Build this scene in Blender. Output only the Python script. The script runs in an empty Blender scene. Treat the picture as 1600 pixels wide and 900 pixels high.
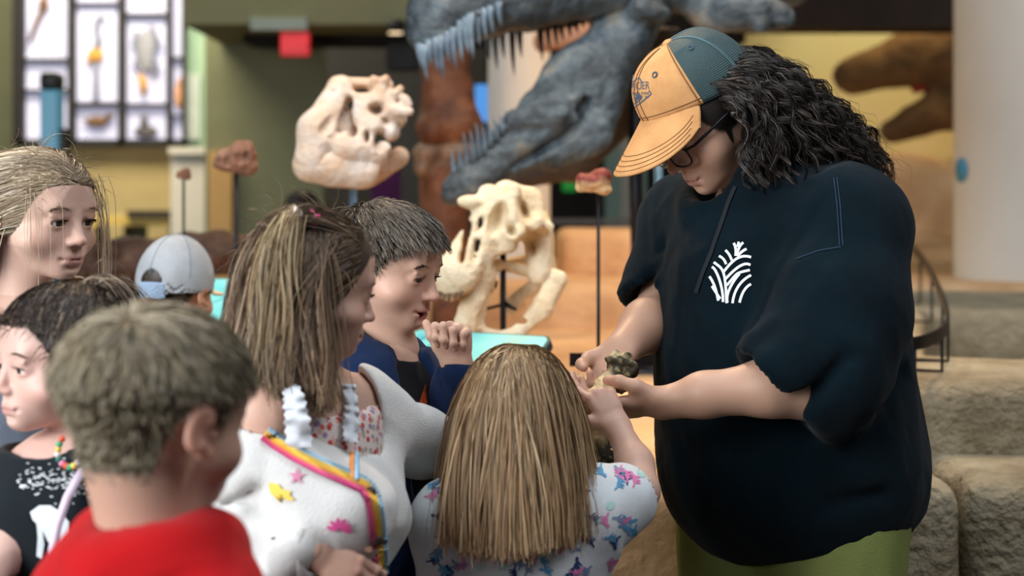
import bpy, bmesh, math, random
import numpy as np
from mathutils import Vector, Matrix
from mathutils.bvhtree import BVHTree

# ------------------------------------------------------------------ camera, world, lights
SC = bpy.context.scene
COL = SC.collection
FPX, CAMH, HORIZON = 2430.0, 1.35, 300.0        # focal length in pixels of a 1600 px wide frame, eye height, horizon row
cam_data = bpy.data.cameras.new('camera')
cam_data.sensor_width = 36.0
cam_data.lens = FPX * 36.0 / 1600.0
cam_data.shift_y = (HORIZON - 450.0) / 1600.0
cam_data.clip_start, cam_data.clip_end = 0.05, 100.0
cam_data.dof.use_dof = True
cam_data.dof.focus_distance = 2.5
cam_data.dof.aperture_fstop = 2.9
cam = bpy.data.objects.new('camera', cam_data)
COL.objects.link(cam)
cam.location = (0, 0, CAMH)
cam.rotation_euler = (math.radians(90), 0, 0)
SC.camera = cam

world = bpy.data.worlds.new('world'); SC.world = world
world.use_nodes = True
world.node_tree.nodes['Background'].inputs[0].default_value = (0.62, 0.72, 0.85, 1)
world.node_tree.nodes['Background'].inputs[1].default_value = 0.10

SC.view_settings.view_transform = 'Standard'
SC.view_settings.look = 'None'
SC.view_settings.gamma = 1.0
SC.view_settings.use_curve_mapping = False
SC.view_settings.exposure = 0.0

def light(kind, name, loc, target, power, color, **kw):
    d = bpy.data.lights.new(name, kind)
    d.energy = power; d.color = color
    for k, v in kw.items(): setattr(d, k, v)
    o = bpy.data.objects.new(name, d); COL.objects.link(o)
    o.location = loc
    o.rotation_euler = (Vector(target) - Vector(loc)).to_track_quat('-Z', 'Y').to_euler()
    return o

# daylight from a tall window bank on the camera's left, a softer skylight above, warm exhibit spots overhead
light('AREA', 'window_daylight', (-3.2, -0.4, 2.25), (-0.1, 2.4, 1.15), 300, (0.94, 0.97, 1.0), shape='RECTANGLE', size=2.6, size_y=2.6)
light('AREA', 'skylight', (0.3, 2.2, 4.3), (0.3, 2.4, 1.0), 80, (0.86, 0.93, 1.0), shape='RECTANGLE', size=2.4, size_y=2.4)
light('AREA', 'right_fill', (2.4, 0.4, 4.4), (0.4, 2.2, 1.0), 70, (0.95, 0.95, 1.0), shape='RECTANGLE', size=2.0, size_y=2.0)  # unseen fill from the right, added to lift skin in shade
light('SPOT', 'exhibit_spot_a', (-0.6, 5.4, 4.3), (-0.4, 2.4, 1.2), 340, (1.0, 0.72, 0.46), spot_size=0.75, spot_blend=0.8, shadow_soft_size=0.12)
light('SPOT', 'exhibit_spot_b', (0.6, 3.6, 4.3), (0.1, 4.4, 0.9), 190, (1.0, 0.66, 0.36), spot_size=0.95, spot_blend=0.7, shadow_soft_size=0.10)
light('SPOT', 'exhibit_spot_c', (1.8, 5.4, 4.4), (0.5, 7.4, 0.9), 480, (1.0, 0.66, 0.36), spot_size=0.72, spot_blend=0.7, shadow_soft_size=0.12)
light('SPOT', 'exhibit_spot_d', (-0.6, 2.6, 4.4), (-0.55, 4.2, 1.4), 110, (1.0, 0.90, 0.78), spot_size=0.6, spot_blend=0.7, shadow_soft_size=0.10)
light('SPOT', 'mural_spot', (2.9, 9.7, 4.4), (2.9, 11.2, 1.6), 420, (1.0, 0.78, 0.44), spot_size=1.2, spot_blend=0.7, shadow_soft_size=0.12)
light('SPOT', 'exhibit_spot_e', (1.5, 4.6, 4.7), (1.35, 4.0, .95), 330, (1.0, 0.72, 0.46), spot_size=0.9, spot_blend=0.8, shadow_soft_size=0.12)
light('SPOT', 'trex_spot', (-0.9, 2.9, 4.4), (0.1, 4.7, 1.9), 120, (0.74, 0.86, 1.0), spot_size=0.7, spot_blend=0.7, shadow_soft_size=0.15)
light('AREA', 'back_hall_light', (-2.6, 9.6, 4.2), (-2.6, 11.0, 1.0), 290, (1.0, 0.90, 0.66), shape='RECTANGLE', size=3.0, size_y=1.5)
light('AREA', 'column_fill', (3.3, 5.0, 4.9), (2.3, 6.9, 1.5), 45, (0.86, 0.93, 1.0), shape='RECTANGLE', size=1.2, size_y=1.2)  # cool fill added for the right column, no fitting of the hall
light('SPOT', 'platform_spot', (0.2, 6.2, 4.7), (0.25, 4.9, .78), 520, (1.0, 0.68, 0.40), spot_size=0.8, spot_blend=0.8, shadow_soft_size=0.12)
light('AREA', 'far_hall_light', (-1.2, 11.0, 4.6), (-1.2, 11.4, 1.0), 90, (1.0, 0.93, 0.8), shape='RECTANGLE', size=2.0, size_y=.6)

# ------------------------------------------------------------------ pixel <-> space
def P(px, py, Y):
    return np.array([(px - 800.0) * Y / FPX, Y, CAMH - (py - HORIZON) * Y / FPX])
def PX(p):
    return 800 + p[0] * FPX / p[1], HORIZON + (CAMH - p[2]) * FPX / p[1]
def nrm(v):
    v = np.asarray(v, float); return v / (np.linalg.norm(v) + 1e-12)
def srgb(r, g, b):
    def c(u):
        u /= 255.0
        return u / 12.92 if u <= 0.04045 else ((u + 0.055) / 1.055) ** 2.4
    return (c(r), c(g), c(b))

# ------------------------------------------------------------------ materials
MATS = {}
def new_mat(name):
    m = bpy.data.materials.new(name); m.use_nodes = True
    nt = m.node_tree
    return m, nt, nt.nodes['Principled BSDF']
def ramp(nt, stops):
    r = nt.nodes.new('ShaderNodeValToRGB'); e = r.color_ramp.elements
    while len(e) < len(stops): e.new(0.5)
    for i, (p, c) in enumerate(stops):
        e[i].position = p; e[i].color = (*c, 1)
    return r
def noise_mat(name, stops, scale=6.0, detail=6.0, rough=0.85, bump=0.0, bscale=None, spec=0.3, metal=0.0, stretch=(1, 1, 1), sheen=0.0, emit=None, coords='Object'):
    if name in MATS: return MATS[name]
    m, nt, b = new_mat(name)
    tc = nt.nodes.new('ShaderNodeTexCoord'); mp = nt.nodes.new('ShaderNodeMapping')
    mp.inputs['Scale'].default_value = stretch
    nt.links.new(tc.outputs[coords], mp.inputs[0])
    n = nt.nodes.new('ShaderNodeTexNoise'); n.inputs['Scale'].default_value = scale; n.inputs['Detail'].default_value = detail
    n.inputs['Roughness'].default_value = 0.62
    nt.links.new(mp.outputs[0], n.inputs['Vector'])
    r = ramp(nt, stops); nt.links.new(n.outputs['Fac'], r.inputs[0])
    nt.links.new(r.outputs[0], b.inputs['Base Color'])
    b.inputs['Roughness'].default_value = rough; b.inputs['Metallic'].default_value = metal
    b.inputs['Specular IOR Level'].default_value = spec
    if sheen:
        b.inputs['Sheen Weight'].default_value = sheen; b.inputs['Sheen Roughness'].default_value = 0.5
    if bump:
        n2 = nt.nodes.new('ShaderNodeTexNoise'); n2.inputs['Scale'].default_value = bscale or scale * 3; n2.inputs['Detail'].default_value = 8
        nt.links.new(mp.outputs[0], n2.inputs['Vector'])
        bp = nt.nodes.new('ShaderNodeBump'); bp.inputs['Strength'].default_value = bump; bp.inputs['Distance'].default_value = 0.02
        nt.links.new(n2.outputs['Fac'], bp.inputs['Height']); nt.links.new(bp.outputs[0], b.inputs['Normal'])
    if emit:
        b.inputs['Emission Color'].default_value = (*emit[0], 1); b.inputs['Emission Strength'].default_value = emit[1]
    MATS[name] = m
    return m
def flat_mat(name, c, rough=0.6, spec=0.4, metal=0.0, emit=0.0, alpha=1.0, trans=0.0, coat=0.0):
    """one colour with a very fine procedural mottling"""
    if name in MATS: return MATS[name]
    c = np.array(c)
    m = noise_mat(name, [(0.3, tuple(c * 0.93)), (0.7, tuple(np.minimum(c * 1.06, 1)))], 25, 3, rough, 0, None, spec, metal)
    b = m.node_tree.nodes['Principled BSDF']
    if emit:
        r = [n for n in m.node_tree.nodes if n.type == 'VALTORGB'][0]
        m.node_tree.links.new(r.outputs[0], b.inputs['Emission Color']); b.inputs['Emission Strength'].default_value = emit
    if trans: b.inputs['Transmission Weight'].default_value = trans
    if alpha < 1: b.inputs['Alpha'].default_value = alpha
    if coat: b.inputs['Coat Weight'].default_value = coat
    return m
def attr_mat(name, rough=0.55, spec=0.4, sss=0.0, sheen=0.0, bump=0.0, bscale=200.0, attr='Col', mott=0.0, aniso=0.0, stretch=(1, 1, 1), radius=(0.010, 0.004, 0.002)):
    """colour from the mesh's own colour attribute, plus fine noise relief"""
    if name in MATS: return MATS[name]
    m, nt, b = new_mat(name)
    a = nt.nodes.new('ShaderNodeVertexColor'); a.layer_name = attr
    src = a.outputs[0]
    tc = nt.nodes.new('ShaderNodeTexCoord'); mp = nt.nodes.new('ShaderNodeMapping'); mp.inputs['Scale'].default_value = stretch
    nt.links.new(tc.outputs['Object'], mp.inputs[0])
    n = nt.nodes.new('ShaderNodeTexNoise'); n.inputs['Scale'].default_value = bscale; n.inputs['Detail'].default_value = 4
    nt.links.new(mp.outputs[0], n.inputs['Vector'])
    if mott:
        mr = nt.nodes.new('ShaderNodeMapRange'); mr.inputs['To Min'].default_value = 1 - mott; mr.inputs['To Max'].default_value = 1 + mott
        nt.links.new(n.outputs['Fac'], mr.inputs['Value'])
        mx = nt.nodes.new('ShaderNodeVectorMath'); mx.operation = 'MULTIPLY'
        nt.links.new(src, mx.inputs[0]); nt.links.new(mr.outputs[0], mx.inputs[1]); src = mx.outputs[0]
    nt.links.new(src, b.inputs['Base Color'])
    b.inputs['Roughness'].default_value = rough; b.inputs['Specular IOR Level'].default_value = spec
    if sss:
        b.inputs['Subsurface Weight'].default_value = sss; b.inputs['Subsurface Radius'].default_value = radius; b.inputs['Subsurface Scale'].default_value = 1.0
    if sheen:
        b.inputs['Sheen Weight'].default_value = sheen; b.inputs['Sheen Roughness'].default_value = 0.5
    if aniso: b.inputs['Anisotropic'].default_value = aniso
    if bump:
        bp = nt.nodes.new('ShaderNodeBump'); bp.inputs['Strength'].default_value = bump; bp.inputs['Distance'].default_value = 0.004
        nt.links.new(n.outputs['Fac'], bp.inputs['Height']); nt.links.new(bp.outputs[0], b.inputs['Normal'])
    MATS[name] = m
    return m

# ------------------------------------------------------------------ mesh objects
def mesh_obj(name, V, Fq, mat, parent=None, cols=None, smooth=True, origin=None, tri=None, matidx=None):
    """V (n,3) world coordinates, Fq (m,4) quads and/or tri (k,3)"""
    V = np.asarray(V, np.float32).reshape(-1, 3)
    if origin is None and parent is not None: origin = np.array(parent.matrix_basis.translation) if parent.parent is None else np.array(parent['_o'])
    o0 = np.zeros(3) if origin is None else np.asarray(origin, float)
    me = bpy.data.meshes.new(name)
    loops, starts, tot = [], [], 0
    if Fq is not None and len(Fq):
        Fq = np.asarray(Fq, np.int32).reshape(-1, 4)
        loops.append(Fq.ravel()); starts.append(np.arange(len(Fq)) * 4); tot = len(Fq) * 4
    if tri is not None and len(tri):
        tri = np.asarray(tri, np.int32).reshape(-1, 3)
        loops.append(tri.ravel()); starts.append(tot + np.arange(len(tri)) * 3)
    loops = np.concatenate(loops).astype(np.int32); starts = np.concatenate(starts).astype(np.int32)
    me.vertices.add(len(V)); me.vertices.foreach_set('co', (V - o0.astype(np.float32)).ravel())
    me.loops.add(len(loops)); me.loops.foreach_set('vertex_index', loops)
    me.polygons.add(len(starts)); me.polygons.foreach_set('loop_start', starts)
    me.update(calc_edges=True)
    me.polygons.foreach_set('use_smooth', np.full(len(starts), smooth, bool))
    if cols is not None:
        ca = me.color_attributes.new('Col', 'FLOAT_COLOR', 'POINT')
        c4 = np.ones((len(V), 4), np.float32); c4[:, :3] = cols
        ca.data.foreach_set('color', c4.ravel())
    me.validate()
    for m in (mat if isinstance(mat, (list, tuple)) else [mat]): me.materials.append(m)
    if matidx is not None: me.polygons.foreach_set('material_index', np.asarray(matidx, np.int32))
    o = bpy.data.objects.new(name, me); COL.objects.link(o)
    o['_o'] = [float(v) for v in o0]
    if parent is not None:
        o.parent = parent
        po = np.array(parent['_o']) if '_o' in parent.keys() else np.zeros(3)
        o.location = tuple(o0 - po)
    else:
        o.location = tuple(o0)
    return o
def empty(name, loc, label=None, cat=None, group=None):
    o = bpy.data.objects.new(name, None); COL.objects.link(o); o.location = tuple(float(v) for v in loc)
    o['_o'] = [float(v) for v in loc]
    o.empty_display_size = 0.05
    if label: tag(o, label, cat, group)
    return o
def tag(o, label=None, cat=None, group=None, kind=None):
    if label: o['label'] = label
    if cat: o['category'] = cat
    if group: o['group'] = group
    if kind: o['kind'] = kind
    return o
class MB:
    """collects simple shapes (quads + tris) into one mesh"""
    def __init__(s): s.v = []; s.q = []; s.t = []; s.n = 0
    def add(s, v, q=(), t=()):
        v = np.asarray(v, float).reshape(-1, 3)
        if len(q): s.q.append(np.asarray(q, int).reshape(-1, 4) + s.n)
        if len(t): s.t.append(np.asarray(t, int).reshape(-1, 3) + s.n)
        s.v.append(v); s.n += len(v); return s
    def box(s, lo, hi, R=None, c=None, bev=0.0):
        lo = np.asarray(lo, float); hi = np.asarray(hi, float)
        bm = bmesh.new(); bmesh.ops.create_cube(bm, size=1.0)
        for v in bm.verts: v.co = Vector((lo + hi) / 2) + Vector(np.array(v.co) * (hi - lo))
        if bev > 0: bmesh.ops.bevel(bm, geom=bm.edges[:] , offset=bev, segments=2, profile=0.6, affect='EDGES')
        return s.bm(bm, R, c)
    def bm(s, bm, R=None, c=None):
        bm.verts.index_update(); bmesh.ops.triangulate(bm, faces=[f for f in bm.faces if len(f.verts) > 4])
        v = np.array([x.co[:] for x in bm.verts])
        if R is not None:
            c = np.zeros(3) if c is None else np.asarray(c, float)
            v = (v - c) @ np.asarray(R).T + c
        q = [[x.index for x in f.verts] for f in bm.faces if len(f.verts) == 4]
        t = [[x.index for x in f.verts] for f in bm.faces if len(f.verts) == 3]
        bm.free(); return s.add(v, q, t)
    def tube(s, pts, r, n=10, cap=True):
        pts = np.asarray(pts, float); m = len(pts)
        r = np.full(m, r) if np.isscalar(r) else np.asarray(r, float)
        T = np.gradient(pts, axis=0); T /= np.linalg.norm(T, axis=1)[:, None] + 1e-9
        up = np.array([0, 0, 1.0]) if abs(T[0][2]) < 0.9 else np.array([1.0, 0, 0])
        A = np.cross(T[0], up); A /= np.linalg.norm(A); vs = []
        for i in range(m):
            A = A - T[i] * A.dot(T[i]); A /= np.linalg.norm(A) + 1e-9; B = np.cross(T[i], A)
            for k in range(n):
                a = 2 * math.pi * k / n
                vs.append(pts[i] + r[i] * (math.cos(a) * A + math.sin(a) * B))
        q = [[i * n + k, i * n + (k + 1) % n, (i + 1) * n + (k + 1) % n, (i + 1) * n + k] for i in range(m - 1) for k in range(n)]
        t = []
        if cap:
            vs += [pts[0], pts[-1]]
            t = [[m * n, (k + 1) % n, k] for k in range(n)] + [[m * n + 1, (m - 1) * n + k, (m - 1) * n + (k + 1) % n] for k in range(n)]
        return s.add(vs, q, t)
    def sphere(s, c, r, n=12, R=None):
        r = np.full(3, r) if np.isscalar(r) else np.asarray(r, float)
        bm = bmesh.new(); bmesh.ops.create_uvsphere(bm, u_segments=n * 2, v_segments=n, radius=1.0)
        for v in bm.verts:
            p = np.array(v.co) * r
            if R is not None: p = np.asarray(R) @ p
            v.co = Vector(p + np.asarray(c))
        return s.bm(bm)
    def cyl(s, c0, c1, r0, r1=None, n=24):
        r1 = r0 if r1 is None else r1
        return s.tube([c0, c1], [r0, r1], n)
    def lathe(s, c, prof, n=32):
        prof = np.asarray(prof, float); m = len(prof)
        a = np.arange(n) * 2 * np.pi / n
        v = np.stack([np.stack([c[0] + p[0] * np.cos(a), c[1] + p[0] * np.sin(a), np.full(n, c[2] + p[1])], 1) for p in prof]).reshape(-1, 3)
        q = [[i * n + k, i * n + (k + 1) % n, (i + 1) * n + (k + 1) % n, (i + 1) * n + k] for i in range(m - 1) for k in range(n)]
        return s.add(v, q)
    def arrays(s): return np.concatenate(s.v), (np.concatenate(s.q) if s.q else None), (np.concatenate(s.t) if s.t else None)
    def build(s, name, mat, parent=None, smooth=True, origin=None, auto=False):
        v, q, t = s.arrays()
        o = mesh_obj(name, v, q, mat, parent, None, smooth, origin, t)
        if auto:
            o.data.set_sharp_from_angle(angle=math.radians(40))
        return o

# ------------------------------------------------------------------ signed distance modelling on a numpy grid
def smin(a, b, k):
    if k <= 0: return np.minimum(a, b)
    h = np.maximum(k - np.abs(a - b), 0) / k
    return np.minimum(a, b) - h * h * k * 0.25
def smax(a, b, k): return -smin(-a, -b, k)
def cone(a, b, ra, rb, flat=None):
    a = np.asarray(a, float); b = np.asarray(b, float); ab = b - a; L2 = max(ab.dot(ab), 1e-12); R = max(ra, rb)
    if flat is not None: fn_, fs = nrm(flat[0]), flat[1]
    def fn(X, Y, Z):
        x, y, z = X - a[0], Y - a[1], Z - a[2]
        t = np.clip((x * ab[0] + y * ab[1] + z * ab[2]) / L2, 0, 1)
        x, y, z = x - t * ab[0], y - t * ab[1], z - t * ab[2]
        if flat is None: return np.sqrt(x * x + y * y + z * z) - (ra + (rb - ra) * t)
        w = (x * fn_[0] + y * fn_[1] + z * fn_[2]) 
        d2 = x * x + y * y + z * z - w * w + (w * fs) ** 2
        return (np.sqrt(d2) - (ra + (rb - ra) * t)) / max(1.0, fs * 0.75)
    return fn, np.minimum(a, b) - R, np.maximum(a, b) + R
def ell(c, r, R=None):
    c = np.asarray(c, float); r = np.asarray(r, float)
    M = np.eye(3) if R is None else np.asarray(R, float)
    def fn(X, Y, Z):
        x, y, z = X - c[0], Y - c[1], Z - c[2]
        if R is None: u, v, w = x, y, z
        else:
            u = x * M[0, 0] + y * M[1, 0] + z * M[2, 0]; v = x * M[0, 1] + y * M[1, 1] + z * M[2, 1]; w = x * M[0, 2] + y * M[1, 2] + z * M[2, 2]
        k0 = np.sqrt((u / r[0]) ** 2 + (v / r[1]) ** 2 + (w / r[2]) ** 2)
        k1 = np.sqrt((u / r[0] ** 2) ** 2 + (v / r[1] ** 2) ** 2 + (w / r[2] ** 2) ** 2) + 1e-9
        return k0 * (k0 - 1) / k1
    e = np.sqrt(((M * r) ** 2).sum(1))
    return fn, c - e, c + e
def rbox(c, r, R=None, rad=0.01):
    c = np.asarray(c, float); r = np.asarray(r, float); M = np.eye(3) if R is None else np.asarray(R, float)
    def fn(X, Y, Z):
        x, y, z = X - c[0], Y - c[1], Z - c[2]
        u = np.abs(x * M[0, 0] + y * M[1, 0] + z * M[2, 0]) - r[0] + rad; v = np.abs(x * M[0, 1] + y * M[1, 1] + z * M[2, 1]) - r[1] + rad; w = np.abs(x * M[0, 2] + y * M[1, 2] + z * M[2, 2]) - r[2] + rad
        return np.sqrt(np.maximum(u, 0) ** 2 + np.maximum(v, 0) ** 2 + np.maximum(w, 0) ** 2) + np.minimum(np.maximum(u, np.maximum(v, w)), 0) - rad
    e = np.abs(M) @ r
    return fn, c - e, c + e
class Field:
    def __init__(s, lo, hi, h):
        s.lo = np.asarray(lo, float); s.h = h
        n = np.ceil((np.asarray(hi, float) - s.lo) / h).astype(int) + 1
        s.ax = [(s.lo[i] + h * np.arange(n[i])).astype(np.float32) for i in range(3)]
        s.D = np.full(n, 1.0, np.float32)
    def _op(s, prim, k, f):
        fn, lo, hi = prim; m = k + 3 * s.h; sl = []
        for i in range(3):
            a = int(np.floor((lo[i] - m - s.lo[i]) / s.h)); b = int(np.ceil((hi[i] + m - s.lo[i]) / s.h)) + 1
            a = max(a, 0); b = min(b, s.D.shape[i])
            if b <= a: return s
            sl.append(slice(a, b))
        X = s.ax[0][sl[0]][:, None, None]; Y = s.ax[1][sl[1]][None, :, None]; Z = s.ax[2][sl[2]][None, None, :]
        d = fn(X, Y, Z).astype(np.float32); A = s.D[tuple(sl)]
        s.D[tuple(sl)] = f(A, d)
        return s
    def u(s, prim, k=0.0): return s._op(prim, k, lambda A, d: smin(A, d, k))
    def cut(s, prim, k=0.0): return s._op(prim, k, lambda A, d: smax(A, -d, k))
    def plane(s, p, n, k=0.0):
        """keep the side the normal points away from"""
        n = nrm(n); p = np.asarray(p, float)
        d = (s.ax[0][:, None, None] - p[0]) * n[0] + (s.ax[1][None, :, None] - p[1]) * n[1] + (s.ax[2][None, None, :] - p[2]) * n[2]
        s.D = smax(s.D, d.astype(np.float32), k); return s
    def mesh(s, smooth=1):
        D = s.D.copy()
        D[0] = D[-1] = 1; D[:, 0] = D[:, -1] = 1; D[:, :, 0] = D[:, :, -1] = 1
        S = D < 0
        c = np.zeros(np.array(D.shape) - 1, np.uint8)
        for i in (0, 1):
            for j in (0, 1):
                for k in (0, 1):
                    c += S[i:S.shape[0] - 1 + i, j:S.shape[1] - 1 + j, k:S.shape[2] - 1 + k]
        I = np.argwhere((c > 0) & (c < 8)).astype(np.int32)
        idx = np.full(c.shape, -1, np.int32); idx[I[:, 0], I[:, 1], I[:, 2]] = np.arange(len(I))
        acc = np.zeros((len(I), 3), np.float32); cnt = np.zeros(len(I), np.float32)
        corners = [(i, j, k) for i in (0, 1) for j in (0, 1) for k in (0, 1)]
        vals = {q: D[I[:, 0] + q[0], I[:, 1] + q[1], I[:, 2] + q[2]] for q in corners}
        for q in corners:
            for ax in range(3):
                if q[ax] == 0:
                    q2 = list(q); q2[ax] = 1; q2 = tuple(q2)
                    a, b = vals[q], vals[q2]; m = (a < 0) != (b < 0)
                    t = np.where(m, a / np.where(a - b == 0, 1, a - b), 0)
                    pt = np.tile(np.array(q, np.float32), (len(I), 1)); pt[:, ax] = t
                    acc += pt * m[:, None]; cnt += m
        V = (I + acc / cnt[:, None]) * s.h + s.lo
        faces = []
        for ax in range(3):
            o1, o2 = (ax + 1) % 3, (ax + 2) % 3
            sl = [slice(1, -1)] * 3; sl[ax] = slice(0, -1); sl2 = list(sl); sl2[ax] = slice(1, None)
            A = S[tuple(sl)]; B = S[tuple(sl2)]
            E = np.argwhere(A != B); inside = A[tuple(E.T)]
            off = np.ones(3, int); off[ax] = 0
            E = E + off
            def g(d1, d2):
                e = E.copy(); e[:, o1] += d1; e[:, o2] += d2
                return idx[e[:, 0], e[:, 1], e[:, 2]]
            Q = np.stack([g(-1, -1), g(0, -1), g(0, 0), g(-1, 0)], 1)
            Q[~inside] = Q[~inside][:, ::-1]
            faces.append(Q)
        Fq = np.concatenate(faces)
        Fq = Fq[(Fq >= 0).all(1)]
        for _ in range(smooth): V = laplace(V, Fq, 0.5)
        return V, Fq
def laplace(V, Fq, w):
    a = np.concatenate([Fq[:, 0], Fq[:, 1], Fq[:, 2], Fq[:, 3]]); b = np.concatenate([Fq[:, 1], Fq[:, 2], Fq[:, 3], Fq[:, 0]])
    n = len(V); c = np.bincount(a, minlength=n) + np.bincount(b, minlength=n) + 1e-9
    out = np.stack([(np.bincount(a, V[b, i], n) + np.bincount(b, V[a, i], n)) / c for i in range(3)], 1)
    return V * (1 - w) + out * w
def vnormals(V, Fq):
    n = np.cross(V[Fq[:, 2]] - V[Fq[:, 0]], V[Fq[:, 3]] - V[Fq[:, 1]])
    out = np.zeros_like(V)
    for k in range(4):
        for i in range(3): out[:, i] += np.bincount(Fq[:, k], n[:, i], len(V))
    return out / (np.linalg.norm(out, axis=1)[:, None] + 1e-12)
def _hash(ix, iy, iz, seed):
    h = (ix.astype(np.int64) * 73856093) ^ (iy.astype(np.int64) * 19349663) ^ (iz.astype(np.int64) * 83492791) ^ (seed * 2654435761)
    h = (h ^ (h >> 13)) * 1274126177 & 0x7fffffff
    return ((h ^ (h >> 16)) & 0xffff) / 65535.0
def vnoise(p, seed=0):
    p = np.asarray(p, float); i = np.floor(p).astype(np.int64); f = p - i; f = f * f * (3 - 2 * f); r = 0
    for a in (0, 1):
        for b in (0, 1):
            for c in (0, 1):
                w = (f[:, 0] if a else 1 - f[:, 0]) * (f[:, 1] if b else 1 - f[:, 1]) * (f[:, 2] if c else 1 - f[:, 2])
                r = r + w * _hash(i[:, 0] + a, i[:, 1] + b, i[:, 2] + c, seed)
    return r
def fbm(p, oct=3, seed=0):
    r, a = 0, 0.5
    for o in range(oct): r = r + a * (vnoise(p * 2 ** o, seed + o) - 0.5) * 2; a *= 0.5
    return r
def frame(fwd, up=(0, 0, 1)):
    """columns x (side), y (forward), z (up)"""
    y = nrm(fwd); x = nrm(np.cross(y, up)); z = np.cross(x, y)
    return np.stack([x, y, z], 1)
def merge(parts):
    """list of (V, Fq, cols) -> one"""
    Vs, Fs, Cs, n = [], [], [], 0
    for V, Fq, C in parts:
        Vs.append(V); Fs.append(Fq + n); Cs.append(C); n += len(V)
    return np.concatenate(Vs), np.concatenate(Fs), np.concatenate(Cs)

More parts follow.
